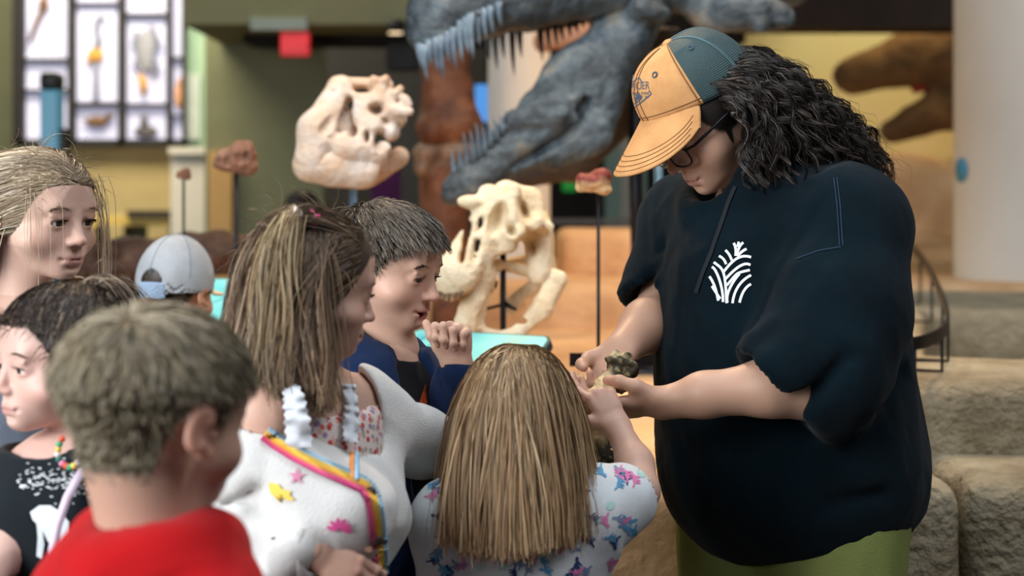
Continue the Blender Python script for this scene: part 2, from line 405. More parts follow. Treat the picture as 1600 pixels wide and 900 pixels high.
# ------------------------------------------------------------------ heads
def in_ear(p): return (np.abs(p[:, 0]) > .0700) & (p[:, 1] > -.034) & (p[:, 1] < .014) & (p[:, 2] > -.044) & (p[:, 2] < .022)
def hairline(p):
    """>0 on the scalp; p in head-local units (head 0.20 m tall)"""
    zl = np.interp(p[:, 1], [-.10, -.035, -.026, .008, .016, .028, .045, .065, .1], [-.066, -.056, .006, .010, -.008, .010, .040, .060, .064])
    return p[:, 2] - zl
def hairline_girl(p):
    zl = np.interp(p[:, 1], [-.10, -.035, -.026, .008, .016, .030, .048, .065, .1], [-.066, -.056, -.002, -.004, -.024, -.012, .022, .054, .060])
    return p[:, 2] - zl
def make_head(fwd, C, s=1.0, roll=0.0, neck=None, neck_r=(.040, .043), skin=(.62, .40, .30), lip=(.50, .20, .17), scalp=(.1, .07, .05), h=.0022,
              eye_open=1.0, mouth_open=0.0, smile=0.0, cheek=1.0, nose=1.0, jaw=1.0, hl=hairline, blush=0.35, lids=0.0, es=1.12, ears=True, child=.88):
    R = frame(fwd)
    if roll:
        c_, s_ = math.cos(roll), math.sin(roll); R = R @ np.array([[c_, 0, s_], [0, 1, 0], [-s_, 0, c_]])
    C = np.asarray(C, float)
    nk = np.array([0, -.035, -.15]) if neck is None else R.T @ (np.asarray(neck) - C) / s
    f = Field((-.095, -.115, min(-.125, nk[2] - .03)), (.095, .12, .115), h)
    f.ax[0] = f.ax[0] - f.ax[0].mean()      # symmetric grid
    f.lo[0] = f.ax[0][0]
    if abs(nk[0]) > .05 or abs(nk[1]) > .07:
        lo = np.minimum((-.095, -.115, -.125), nk - .06); hi = np.maximum((.095, .12, .115), nk + .06); f = Field(lo, hi, h)
    f.u(ell((0, -.014, .030), (.0705, .086, .069)))
    f.u(ell((0, .014, .026), (.0660, .0675, .071)), .03)
    f.u(ell((0, .024, -.040), (.0535 * jaw, .052, .047)), .03)
    f.u(ell((0, .045, -.070), (.030 * jaw, .032, .026)), .03)
    for sx in (-1, 1):
        f.u(ell((sx * .033, .046, -.034), (.0255 * cheek, .024, .024)), .022)
        f.u(ell((sx * .026, .069, .020), (.020, .010, .008)), .016)
    f.u(ell((0, .0655, -.084), (.0155, .0135, .0125)), .022)
    f.u(ell((0, .066, -.060), (.021, .0165, .016)), .018)                     # muzzle
    # eye sockets
    for sx in (-1, 1): f.cut(ell((sx * .030, .094, .001), (.0165, .017, .0115)), .014)
    # nose
    f.u(cone((0, .076, .008), (0, .0915 + .004 * nose, -.030), .0060, .0084), .012)
    f.u(ell((0, .0925 + .004 * nose, -.0315), (.0086, .0078, .0072)), .006)
    for sx in (-1, 1): f.u(ell((sx * .0098, .0835, -.0345), (.0062, .0075, .0056)), .006)
    for sx in (-1, 1): f.cut(ell((sx * .0050, .0905, -.0405), (.0026, .0040, .0032)), .002)
    # eyelids round the eyeball, opened
    for sx in (-1, 1):
        E = np.array([sx * .0295, .0655 - .0122 * (es - 1), -.001])
        f.u(ell(E, (.0142 * es, .0142 * es, .0138 * es)), .004)
        f.cut(ell(E + (sx * .0005, .0140 * es, -.0012 - lids), (.0118 * es, .0130, max(.0010, .0048 * es * eye_open))), .0016)
        f.u(cone(E + (-sx * .011 * es, .0125 * es, .0085 * es), E + (sx * .012 * es, .0095 * es, .0080 * es), .0020, .0018), .006)
    # mouth
    mo = mouth_open
    f.u(ell((0, .0790, -.0592 + .2 * mo * .01), (.0165, .0065, .0042)), .006)
    f.u(ell((0, .0775, -.0690 - mo * .010), (.0150, .0072, .0050)), .006)
    for sx in (-1, 1):
        f.cut(cone((0, .0865, -.0640 - mo * .004), (sx * .0205, .0775, -.0635 + smile * .005), .0017 + mo * .004, .0013), .003)
        f.cut(ell((sx * .0225, .0785, -.0640 + smile * .005), (.0022, .0026, .0020)), .005)
    if mo > 0: f.cut(ell((0, .080, -.0645 - mo * .004), (.0135, .016, .0005 + mo * .0065)), .003)
    f.cut(ell((0, .086, -.0485), (.0030, .0060, .0070)), .006)                   # philtrum
    f.cut(ell((0, .0815, -.0775), (.013, .005, .0035)), .008)
    # neck
    f.u(cone((0, -.022, -.045), nk, neck_r[0], neck_r[1]), .022)
    # ears
    for sx in ((-1, 1) if ears else ()):
        a = .30
        Re = np.array([[math.cos(sx * a), -math.sin(sx * a), 0], [math.sin(sx * a), math.cos(sx * a), 0], [0, 0, 1]])
        Rt = np.array([[1, 0, 0], [0, math.cos(-.2), -math.sin(-.2)], [0, math.sin(-.2), math.cos(-.2)]])
        Q = Re.T @ Rt
        f.u(ell((sx * .0775, -.012, -.008), (.0060, .0150, .0250), Q), .007)
        f.u(ell((sx * .0745, -.002, -.031), (.0060, .0085, .0090)), .006)
        f.cut(ell((sx * .0845, -.010, -.006), (.0056, .0105, .0185), Q), .003)
        f.cut(ell((sx * .080, .000, -.012), (.007, .006, .008)), .004)
        f.u(ell((sx * .0755, .006, -.012), (.0030, .0035, .0070)), .003)
    V, Fq = f.mesh(1)
    # colour
    p = V
    base = np.tile(np.array(skin), (len(V), 1))
    def mixin(m, c):
        nonlocal base
        m = np.clip(m, 0, 1)[:, None]; base = base * (1 - m) + np.array(c) * m
    red = np.array(skin) * np.array([1.04, .66, .60])
    mixin(blush * np.exp(-((np.abs(p[:, 0]) - .040) ** 2 + (p[:, 1] - .058) ** 2 + (p[:, 2] + .036) ** 2) / .020 ** 2), red)
    mixin(.35 * np.exp(-((p[:, 0]) ** 2 + (p[:, 1] - .097) ** 2 + (p[:, 2] + .033) ** 2) / .013 ** 2), red)
    mixin(.45 * np.clip((np.abs(p[:, 0]) - .072) / .006, 0, 1) * in_ear(p), red)
    mixin(.30 * np.exp(-((np.abs(p[:, 0]) - .030) ** 2 / .016 ** 2 + (p[:, 1] - .077) ** 2 / .012 ** 2 + (p[:, 2]) ** 2 / .009 ** 2)), red * .8)
    lm = np.exp(-((p[:, 0] / .0185) ** 4 + ((p[:, 2] + .0640 + mo * .004) / (.0078 + mo * .006)) ** 4)) * (p[:, 1] > .058)
    mixin(.85 * lm, lip)
    if mo > 0: mixin(2 * np.exp(-((p[:, 0] / .013) ** 4 + ((p[:, 2] + .0645 + mo * .004) / (.001 + mo * .006)) ** 4)) * (p[:, 1] < .0755) * (p[:, 1] > .05), (.16, .03, .03))
    hm = np.clip(hl(p) / .006 + .5, 0, 1) * ((~in_ear(p)) if ears else 1.0)
    mixin(hm, scalp)
    # children: shorter lower face, fuller cheeks
    V = V.copy(); V[:, 2] = np.where(V[:, 2] > 0, V[:, 2], np.where(V[:, 2] > -.1, V[:, 2] * child, V[:, 2] + .1 * (1 - child)))
    if child < 1: V[:, 0] *= 1 + .07 * np.exp(-((V[:, 2] + .038) / .026) ** 2) * (V[:, 1] > .0)
    W = (V * s) @ R.T + C
    return dict(V=W, F=Fq, C=base, R=R, O=C, s=s, L=V, es=es)
def head_point(H, q): return H['R'] @ (np.asarray(q, float) * H['s']) + H['O']
def head_points(H, Q): return (np.asarray(Q, float) * H['s']) @ H['R'].T + H['O']
class HeadMap:
    """distance from the head centre to its surface, by direction"""
    def __init__(m, H):
        m.R, m.s, m.O = H['R'], H['s'], H['O']; L = H['L'] - np.array([0, 0, .015]); ok = (H['L'][:, 2] > -.10) & (~in_ear(H['L'])); L = L[ok]
        m.nu, m.nv = 60, 30; r = np.linalg.norm(L, axis=1); m.g = np.zeros((m.nu, m.nv)); i, j = m.ij(L / r[:, None])
        low = (L[:, 2] < -.06) & (L[:, 1] < .03); r = np.where(low, np.minimum(r, .07), r)
        np.maximum.at(m.g, (i, j), r)
        for _ in range(4):
            z = m.g == 0
            if not z.any(): break
            n = np.maximum.reduce([np.roll(m.g, 1, 0), np.roll(m.g, -1, 0), np.pad(m.g, ((0, 0), (1, 0)))[:, :-1], np.pad(m.g, ((0, 0), (0, 1)))[:, 1:]]); m.g[z] = n[z]
        m.g = (m.g * 2 + np.roll(m.g, 1, 0) + np.roll(m.g, -1, 0)) / 4
    def ij(m, d):
        i = ((np.arctan2(d[:, 0], d[:, 1]) / (2 * np.pi) + .5) * m.nu).astype(int) % m.nu; j = np.clip((np.arccos(np.clip(d[:, 2], -1, 1)) / np.pi * m.nv).astype(int), 0, m.nv - 1)
        return i, j
    def push(m, p, grow):
        q = (p - m.O) @ m.R / m.s - np.array([0, 0, .015]); r = np.linalg.norm(q, axis=1) + 1e-9; near = r < .17
        if not near.any(): return p
        d = q[near] / r[near][:, None]; i, j = m.ij(d); t = m.g[i, j] + grow / m.s; ins = r[near] < t
        k = np.where(near)[0][ins]; p[k] = ((d[ins] * t[ins][:, None] + np.array([0, 0, .015])) * m.s) @ m.R.T + m.O
        return p
def head_colliders(H, grow=0.0): return [(H['O'], grow, HeadMap(H))]
def collide(p, cols):
    for c, r, R in cols:
        if isinstance(R, HeadMap): p = R.push(p, float(np.max(r))); continue
        q = ((p - c) @ R) / r
        m = np.sqrt((q * q).sum(-1)); ins = m < 1
        if ins.any():
            qq = q[ins] / np.maximum(m[ins], 1e-6)[:, None]
            p[ins] = (qq * r) @ R.T + c
    return p
def make_eyes(H, parent, gaze, iris=(.06, .035, .02), which=(-1, 1)):
    g = nrm(gaze)
    ang = np.radians([0, 9, 17, 19, 27, 36, 38, 41, 50, 62, 80, 100, 130, 180]); n = 24
    col = [(.004,) * 3] * 3 + [np.array(iris) * .8, np.array(iris) * 1.2, np.array(iris) * .7] + [(.25, .24, .23)] + [(.74, .72, .70)] * 7
    A = np.cross(g, (0, 0, 1)); A = nrm(A); B = np.cross(A, g); es = H['es']; r = .0122 * H['s'] * es
    for sx in which:
        c = head_point(H, (sx * .0295, .0655 - .0122 * (es - 1), -.001)); V = []; K = []
        for a, cc in zip(ang, col):
            for k in range(n):
                t = 2 * math.pi * k / n
                V.append(c + r * (math.cos(a) * g + math.sin(a) * (math.cos(t) * A + math.sin(t) * B))); K.append(cc)
        q = [[i * n + k, i * n + (k + 1) % n, (i + 1) * n + (k + 1) % n, (i + 1) * n + k] for i in range(len(ang) - 1) for k in range(n)]
        mesh_obj('eye', V, q, attr_mat('eyeball', .12, .6), parent, np.array(K))
def make_brows(H, parent, col, lift=0.0, thick=1.0, which=(-1, 1), lashes=True, eye_open=1.0, n=70):
    rng = np.random.default_rng(5)
    tri_src = H['L']
    front = tri_src[tri_src[:, 1] > .03]
    for sx in which:
        S = []
        for i in range(n):
            t = rng.random(); x = sx * (.012 + .034 * t); z = .0165 + .006 * math.sin(t * 2.2) - .004 * t * t + lift + rng.normal() * .0011 * thick
            d = np.abs(front[:, 0] - x) + np.abs(front[:, 2] - z); y = front[np.argmin(d), 1]
            p0 = np.array([x, y - .0005, z]); dr = np.array([sx * .0055, -.002, .0012 * (1 - 1.8 * t)])
            S.append([p0, p0 + dr * .5 + (0, .0010, 0), p0 + dr + (0, .0003, 0)])
        S = head_points(H, np.array(S).reshape(-1, 3)).reshape(-1, 3, 3)
        strands('eyebrow', S, np.array([.0006, .0006, .0002]) * H['s'], np.tile(np.array(col), (len(S), 1)), parent, tube=True)
        if lashes:
            es = H['es']; E = np.array([sx * .0295, .0655 - .0122 * (es - 1), -.001]); S = []
            for i in range(26):
                t = i / 25 * 2 - 1
                x = t * .0112 * es; z = -.0012 + .0048 * es * eye_open * math.sqrt(max(0, 1 - t * t)) ; y = math.sqrt(max(1e-8, (.0139 * es) ** 2 - x * x - z * z))
                p0 = E + (x, y, z); d = np.array([t * .003, .0052, .0005 + .0006 * eye_open])
                S.append([p0 - d * .12, p0 + d * .5, p0 + d + (0, 0, .0010)])
            S = head_points(H, np.array(S).reshape(-1, 3)).reshape(-1, 3, 3)
            strands('eyelash', S, np.array([.0007, .0005, .0001]) * H['s'], np.tile(np.array(col) * .4, (len(S), 1)), parent, tube=True)

# ------------------------------------------------------------------ hair strands as thin three-sided tubes
HAIR = attr_mat('hair_strands', .46, .28, aniso=0.0)
def strands(name, S, rad, col, parent, mat=None, taper=True, tube=False):
    """hair as flat fibres lying on the head, each turned a little at random (tube: three-sided fibres)"""
    S = np.asarray(S, np.float32); N, K, _ = S.shape
    rad = np.asarray(rad, np.float32)
    if rad.ndim == 0: rad = np.full(K, rad) * (np.linspace(1, .3, K) ** .6 if taper else 1)
    if rad.ndim == 1: rad = np.tile(rad, (N, 1))
    T = np.gradient(S, axis=1); T /= np.linalg.norm(T, axis=2, keepdims=True) + 1e-9
    n = 3 if tube else 2
    if tube: ref = np.array([.31, .86, .41], np.float32)
    else:
        rg = np.random.default_rng(N * 7 + K); ref = S - S[:, :1].reshape(-1, 3).mean(0); ref[:, :, 2] *= .35
        ref /= np.linalg.norm(ref, axis=2, keepdims=True) + 1e-9; ref = ref + rg.normal(size=(N, 1, 3)).astype(np.float32) * .38
    A = np.cross(T, ref); A /= np.linalg.norm(A, axis=2, keepdims=True) + 1e-9; B = np.cross(T, A)
    V = np.empty((N, K, n, 3), np.float32)
    for k in range(n):
        a = 2 * math.pi * k / n
        V[:, :, k] = S + rad[:, :, None] * (math.cos(a) * A + math.sin(a) * B)
    base = (np.arange(N) * K * n)[:, None, None] + (np.arange(K - 1) * n)[None, :, None]
    k = np.arange(n if tube else 1)[None, None, :]; k2 = (k + 1) % n
    Q = np.stack([base + k, base + k2, base + n + k2, base + n + k], -1).reshape(-1, 4)
    col = np.asarray(col, np.float32)
    if col.ndim == 2: col = np.repeat(col[:, None], K, 1)
    C = np.repeat(col[:, :, None], n, 2).reshape(-1, 3)
    return mesh_obj(name, V.reshape(-1, 3), Q, mat or HAIR, parent, C)
def scalp_roots(H, n, rng, mask, edge=None):
    """random points on the scalp: world position, world normal, local position"""
    V, Fq, L = H['V'], H['F'], H['L']
    c = L[Fq].mean(1); ok = mask(c) > 0
    Fs = Fq[ok]
    ar = np.linalg.norm(np.cross(V[Fs[:, 2]] - V[Fs[:, 0]], V[Fs[:, 3]] - V[Fs[:, 1]]), axis=1)
    if edge is not None: ar = ar * edge(L[Fs].mean(1))
    pick = rng.choice(len(Fs), n, p=ar / ar.sum())
    u, v = rng.random(n)[:, None], rng.random(n)[:, None]
    q = Fs[pick]
    def lerp(X): return (X[q[:, 0]] * (1 - u) + X[q[:, 1]] * u) * (1 - v) + (X[q[:, 3]] * (1 - u) + X[q[:, 2]] * u) * v
    N_ = vnormals(V, Fq)
    nn = lerp(N_); nn /= np.linalg.norm(nn, axis=1)[:, None]
    return lerp(V), nn, lerp(L)
def girl_scalp_mask(L): return hairline_girl(L) * (~in_ear(L)) - .001
def hair_scalp_mask(L): return hairline(L) * (~in_ear(L)) - .001
def edge_dense(L): return 1 + 3.0 * np.exp(-(np.maximum(hairline_girl(L), 0) / .016) ** 2) * (L[:, 1] > -.01)
def grow(p, d, length, K, flow, cols, jit=0.0, rng=None):
    """march strands: flow(p, d, t, length)->desired direction"""
    out = [p.copy()]; step = (length / (K - 1))
    step = np.asarray(step).reshape(-1, 1) * np.ones((len(p), 1))
    for k in range(1, K):
        t = k / (K - 1)
        d = flow(p, d, t); d /= np.linalg.norm(d, axis=1)[:, None] + 1e-9
        q = p + d * step
        q = collide(q, cols)
        d = q - p; d /= np.linalg.norm(d, axis=1)[:, None] + 1e-9
        p = q; out.append(p.copy())
    return np.stack(out, 1)
def clump(S, n, rng, w0=0.0, w1=.75, power=1.3, keep=None):
    """pull strands towards a few guide strands, more at the tips"""
    N, K, _ = S.shape; g = rng.choice(N, n, replace=False); G = S[g]
    mid = K // 2
    A = S[:, mid]; best = np.zeros(N, int); bd = np.full(N, 1e9)
    for i in range(n):
        d = ((A - G[i, mid]) ** 2).sum(1) + .5 * ((S[:, 0] - G[i, 0]) ** 2).sum(1); m = d < bd; best[m] = i; bd[m] = d[m]
    w = (w0 + (w1 - w0) * np.linspace(0, 1, K) ** power)[None, :, None] * (.5 + .5 * rng.random((N, 1, 1)))
    return S * (1 - w) + G[best] * w, best
def hair_cols(n, base, rng, var=.25, hi=None, hi_p=0.0):
    c = np.tile(np.array(base, float), (n, 1)) * (1 + var * rng.normal(size=(n, 1)))
    if hi is not None:
        m = rng.random(n) < hi_p; c[m] = np.array(hi) * (1 + var * .6 * rng.normal(size=(m.sum(), 1)))
    return np.clip(c, .003, 1)

# ------------------------------------------------------------------ hands (local: wrist at origin, +y to fingertips, palm faces -z, thumb on +x*side)
def make_hand(O, ydir, palm, side, s=.17, curl=((.3, .4, .3),) * 4, spread=.06, thumb=None, skin=(.62, .40, .30), h=.0018, wrist_from=None, wrist_r=.026, arm=()):
    """O world wrist, ydir along the metacarpals, palm = world direction the palm faces; s hand length"""
    y = nrm(ydir); z = -nrm(np.asarray(palm) - y * np.dot(palm, y)); x = np.cross(y, z); R = np.stack([x, y, z], 1)
    u = s / .18; S = side
    kx = np.array([.030, .0105, -.0095, -.0275]) * S; ky = np.array([.092, .096, .091, .082]); L = np.array([[.042, .025, .020], [.046, .029, .021], [.042, .027, .021], [.033, .021, .018]])
    rr = np.array([.0095, .0098, .0093, .0083])
    prim = []; nails = []
    prim.append((cone((S * .010, .0, 0), (S * .020, .070, -.001), .021, .016, ((0, 0, 1), 1.55)), .0))
    prim.append((cone((-S * .008, .0, 0), (-S * .018, .066, -.001), .021, .0165, ((0, 0, 1), 1.5)), .012))
    prim.append((cone((S * .0, .035, -.001), (S * .0, .078, 0), .024, .020, ((0, 0, 1), 1.7)), .012))
    for i in range(4):
        p = np.array([kx[i], ky[i], 0.0]); a = spread * (1.5 - i) * S; ang = 0.0
        prim.append((cone((kx[i] * .75, .050, 0), p, .0125, rr[i] * 1.12, ((0, 0, 1), 1.1)), .010))
        for j in range(3):
            ang += curl[i][j]
            d = np.array([math.sin(a) * math.cos(ang), math.cos(a) * math.cos(ang), -math.sin(ang)])
            q = p + d * L[i][j]
            prim.append((cone(p, q, rr[i] * (1 - .10 * j), rr[i] * (1 - .10 * (j + 1))), .0045 if j else .006))
            if j < 2: prim.append((ell(q, (rr[i] * .98,) * 3), .003))
            p = q
        up = np.array([math.sin(a) * math.sin(ang), math.cos(a) * math.sin(ang), math.cos(ang)])
        nails.append((p - d * .003 + up * rr[i] * .72, d, up))
    th = thumb or ((.024, .020, -.006), (.046, .048, -.012), (.056, .076, -.012), (.060, .100, -.010))
    th = [np.array([S * t[0], t[1], t[2]]) for t in th]
    prim.append((cone(th[0], th[1], .0175, .0135), .014)); prim.append((cone(th[1], th[2], .0118, .0108), .006)); prim.append((cone(th[2], th[3], .0108, .0088), .005))
    prim.append((ell(th[2], (.0112,) * 3), .004))
    td = nrm(th[3] - th[2]); tu = nrm(np.array([S * .6, 0, .8]) - td * np.dot((S * .6, 0, .8), td)); nails.append((th[3] - td * .002 + tu * .0062, td, tu))
    if wrist_from is not None:
        wl = R.T @ (np.asarray(wrist_from) - O) / u
        prim.append((cone(wl, (0, .004, 0), wrist_r * .86 / u, wrist_r * .97 / u, ((0, 0, 1), 1.18)), .02))
    for a0, a1, r0, r1 in arm: prim.append((cone(R.T @ (np.asarray(a0) - O) / u, R.T @ (np.asarray(a1) - O) / u, r0 / u, r1 / u), .022))
    lo = np.min([q[0][1] for q in prim], 0) - .008; hi = np.max([q[0][2] for q in prim], 0) + .008
    f = Field(lo, hi, h / u)
    for q, k in prim: f.u(q, k)
    for c, d, up in nails: pass
    V, Fq = f.mesh(1)
    C = np.tile(np.array(skin), (len(V), 1)); red = np.array(skin) * np.array([1.03, .72, .66])
    kn = [np.array([kx[i], ky[i], .008]) for i in range(4)]
    for c in kn:
        m = .35 * np.exp(-((V - c) ** 2).sum(1) / .010 ** 2)[:, None]; C = C * (1 - m) + red * m
    for c, d, up in nails:
        q = V - c
        a_ = q @ d; b_ = q @ up; e_ = q @ np.cross(d, up)
        m = (np.clip(1.4 - np.sqrt((a_ / .0065) ** 2 + (e_ / .0050) ** 2), 0, 1) * (b_ > -.004))[:, None] * .65
        C = C * (1 - m) + np.array([.72, .47, .40]) * m
        t = .3 * np.exp(-(q ** 2).sum(1) / .014 ** 2)[:, None]; C = C * (1 - t) + red * t
    return (V * u) @ R.T + O, Fq, C

# ------------------------------------------------------------------ bodies and garments
def limb(pts, rs):
    return [cone(pts[i], pts[i + 1], rs[i], rs[i + 1]) for i in range(len(pts) - 1)]
def field_of(prims, h, pad=.02):
    lo = np.min([p[0][1] for p in prims], 0) - pad; hi = np.max([p[0][2] for p in prims], 0) + pad
    f = Field(lo, hi, h)
    for p, k in prims: f.u(p, k)
    return f
def body_mesh(prims, skin, h=.016):
    V, Fq = field_of(prims, h).mesh(1)
    return V, Fq, np.tile(np.array(skin), (len(V), 1))
SKIN = attr_mat('skin', .48, .35, sss=.12, bump=.06, bscale=420, mott=.05)
PEOPLE = []
def person(label, base, parts, group=None, cat='person'):
    """one continuous body mesh: head, trunk, limbs and hands in one object standing at base"""
    V, Fq, C = merge(parts)
    o = mesh_obj('person', V, Fq, SKIN, None, C, origin=(base[0], base[1], 0.0))
    tag(o, label, cat, group)
    PEOPLE.append(o)
    return o
def cloth(name, parent, f, mat, folds=None, cols=None, smooth=1, colfn=None):
    V, Fq = f.mesh(smooth)
    if folds is not None:
        N_ = vnormals(V, Fq); V = V + N_ * folds(V, N_)[:, None]
    C = None
    if colfn is not None: C = colfn(V)
    elif cols is not None: C = np.tile(np.array(cols), (len(V), 1))
    o = mesh_obj(name, V, Fq, mat, parent, C)
    return o, V, Fq
def bvh_of(V, Fq): return BVHTree.FromPolygons([tuple(v) for v in V.astype(float)], [tuple(int(i) for i in q) for q in Fq])
CAMP = Vector((0, 0, CAMH))
def cast(bvh, px, py):
    d = Vector(P(px, py, 1.0)) - CAMP; d.normalize()
    hit = bvh.ray_cast(CAMP, d)
    return (None, None) if hit[0] is None else (np.array(hit[0]), np.array(hit[1]))
def ribbon_on(mb, bvh, pts, w, lift=.0012, sub=6):
    """a raised strip following a surface; pts are picture positions, w its width in picture pixels"""
    pts = np.asarray(pts, float); seg = np.linalg.norm(np.diff(pts, axis=0), axis=1); cum = np.concatenate([[0], np.cumsum(seg)])
    n = max(3, int(cum[-1] / sub) + 1); t = np.linspace(0, cum[-1], n)
    q = np.stack([np.interp(t, cum, pts[:, 0]), np.interp(t, cum, pts[:, 1])], 1)
    T = np.gradient(q, axis=0); T /= np.linalg.norm(T, axis=1)[:, None] + 1e-9; Nn = np.stack([-T[:, 1], T[:, 0]], 1)
    w = np.full(n, w) if np.isscalar(w) else np.interp(np.linspace(0, 1, n), np.linspace(0, 1, len(w)), w)
    rows = []
    for i in range(n):
        row = []
        for e in (-.5, 0, .5):
            a = q[i] + Nn[i] * e * w[i]; p, nn = cast(bvh, a[0], a[1])
            if p is None: row = None; break
            if np.dot(nn, p - np.array(CAMP)) > 0: nn = -nn
            row.append(p + nn * lift)
        rows.append(row)
    for i in range(n - 1):
        a, b = rows[i], rows[i + 1]
        if a is None or b is None: continue
        if max(np.linalg.norm(a[k] - b[k]) for k in range(3)) > .05: continue
        mb.add(a + b, [[0, 1, 4, 3], [1, 2, 5, 4]])
def patch_on(mb, bvh, poly, lift=.0012, step=3.0):
    """a filled flat print following a surface, outline given as picture positions"""
    poly = np.asarray(poly, float); c = poly.mean(0); n = len(poly); R_ = max(2, int(np.abs(poly - c).max() / step))
    idx = {}; V = []
    def vert(a):
        p, nn = cast(bvh, a[0], a[1])
        if p is None: return None
        if np.dot(nn, p - np.array(CAMP)) > 0: nn = -nn
        V.append(p + nn * lift); return len(V) - 1
    rings = [[vert(c)] * n]
    for r in range(1, R_ + 1): rings.append([vert(c + (poly[k] - c) * r / R_) for k in range(n)])
    Q, T = [], []
    for r in range(R_):
        for k in range(n):
            a, b, d, e = rings[r][k], rings[r][(k + 1) % n], rings[r + 1][(k + 1) % n], rings[r + 1][k]
            if None in (a, b, d, e): continue
            if r == 0: T.append([a, d, e])
            else: Q.append([a, b, d, e])
    if V and (Q or T): mb.add(V, Q, T)
def shoes(base_pts, parent, fwd, col, s=1.0):
    for b in base_pts:
        f = Field(np.array(b) - (.16, .16, .01), np.array(b) + (.16, .16, .11), .012); d = nrm((fwd[0], fwd[1], 0))
        b = np.asarray(b, float)
        f.u(cone(b - d * .05 * s + (0, 0, .038), b + d * .11 * s + (0, 0, .030), .042 * s, .038 * s)); f.u(cone(b + (0, 0, .03), b + (0, 0, .085), .042 * s, .038 * s), .03)
        f.plane((b[0], b[1], .0), (0, 0, -1))
        cloth('shoe', parent, f, flat_mat('shoe_%02d' % int(col[0] * 99), col, .7))

# ================================================================== THE HALL
def structure(o): o['kind'] = 'structure'; return o
def slab_box(name, lo, hi, mat, bev=0.0):
    c = (np.asarray(lo, float) + np.asarray(hi, float)) / 2; c[2] = lo[2]
    return structure(MB().box(lo, hi, bev=bev).build(name, mat, None, False, c))
carpet = noise_mat('floor_carpet', [(.3, srgb(52, 50, 48)), (.7, srgb(70, 66, 60))], 30, 6, .95, .4, 300, .1)
olive = noise_mat('wall_olive', [(.3, srgb(116, 118, 92)), (.7, srgb(128, 130, 102))], 2, 4, .9)
olive_lit = noise_mat('wall_olive_lit', [(.3, srgb(150, 178, 150)), (.7, srgb(160, 188, 160))], 2, 4, .9)  # green of the pier, its light put into a brighter tone
charcoal = noise_mat('wall_charcoal', [(.3, srgb(58, 56, 54)), (.7, srgb(68, 66, 64))], 2, 4, .9)
black = noise_mat('ceiling_black', [(.3, (.010, .009, .009)), (.7, (.016, .014, .013))], 3, 4, .9)
cream = noise_mat('column_cream', [(.3, srgb(206, 200, 190)), (.7, srgb(216, 210, 200))], 2, 4, .75)
slab_box('floor', (-7, -1.5, -.1), (7, 14, 0), carpet)
slab_box('ceiling', (-7, -1.5, 5.2), (7, 14, 5.4), black)
slab_box('wall_back', (-7, 12.6, 0), (-.6, 12.8, 5.2), olive)
slab_box('wall_far', (-.6, 13.2, 0), (7, 13.4, 5.2), charcoal)
slab_box('wall_left', (-7.1, -1.5, 0), (-6.9, 13.4, 5.2), olive)
slab_box('wall_right', (6.9, -1.5, 0), (7.1, 13.4, 5.2), charcoal)
def wx(px, Y): return (px - 800) * Y / FPX
def wz(py, Y): return CAMH - (py - HORIZON) * Y / FPX
# inner partitions, soffit and pillars of the back hall
slab_box('wall_partition', (wx(320, 10.4), 10.4, 0), (wx(505, 10.4), 10.6, 5.0), olive)
slab_box('wall_recess', (wx(480, 11.6), 11.6, 0), (wx(760, 11.6), 11.8, 5.0), charcoal)
slab_box('trim_soffit', (wx(285, 9.2), 9.2, wz(38, 9.2)), (wx(660, 9.2), 10.4, wz(-120, 9.2)), noise_mat('soffit', [(.3, srgb(128, 128, 96)), (.7, srgb(138, 138, 106))], 2))
slab_box('trim_vent', (wx(392, 9.18), 9.16, wz(47, 9.18)), (wx(480, 9.18), 9.22, wz(28, 9.18)), noise_mat('vent_pale', [(.3, srgb(160, 172, 160)), (.7, srgb(172, 184, 172))], 4))
slab_box('wall_lit_pier', (wx(290, 11.9), 11.9, 0), (wx(330, 11.9), 12.6, 5.0), olive_lit)
slab_box('wall_base', (wx(60, 11.9), 11.9, 0), (wx(290, 11.9), 12.5, wz(229, 11.9)), noise_mat('base_tan', [(.3, srgb(172, 152, 108)), (.7, srgb(184, 166, 122))], 3, 5, .9, .2))
slab_box('trim_pedestal', (wx(267, 11.0), 11.0, 0), (wx(322, 11.0), 11.4, wz(240, 11.0)), cream)
slab_box('trim_pedestal_cap', (wx(263, 10.95), 10.95, wz(240, 10.95)), (wx(325, 10.95), 11.45, wz(230, 10.95)), cream)
slab_box('wall_tan_return', (wx(326, 10.3), 10.3, 0), (wx(362, 10.3), 10.38, wz(235, 10.3)), noise_mat('return_tan', [(.3, srgb(190, 150, 96)), (.7, srgb(200, 162, 108))], 3))
slab_box('wall_beam', (wx(1160, 9.4), 9.0, wz(42, 9.0)), (wx(1700, 9.4), 9.4, 5.2), noise_mat('beam_dark', [(.3, srgb(44, 36, 32)), (.7, srgb(58, 48, 42))], 2))
slab_box('wall_bulkhead', (wx(380, 9.8), 9.8, wz(66, 9.8)), (wx(1165, 9.8), 10.2, 5.2), black)
for nm, (x, Y, r) in {'column_a': (wx(811, 7.0), 7.0, .140), 'column_b': (wx(1618, 7.0), 7.0, .355)}.items():
    m = MB(); m.lathe((x, Y, 0), [(r * 1.12, 0), (r * 1.12, .12), (r * 1.02, .15), (r, .18), (r, 5.2)], 48); c = m.build('trim_column', cream, None, True, (x, Y, 0)); structure(c)
    if nm == 'column_b':
        a = math.radians(190); m = MB(); n_ = np.array([math.cos(a), math.sin(a), 0]); pt = np.array([x, Y, wz(266, 7.0)]) + n_ * (r + .001)
        m.cyl(pt, pt + n_ * .004, .055, n=24); m.build('blue_disc', flat_mat('disc_blue', srgb(70, 150, 190), .5), c)
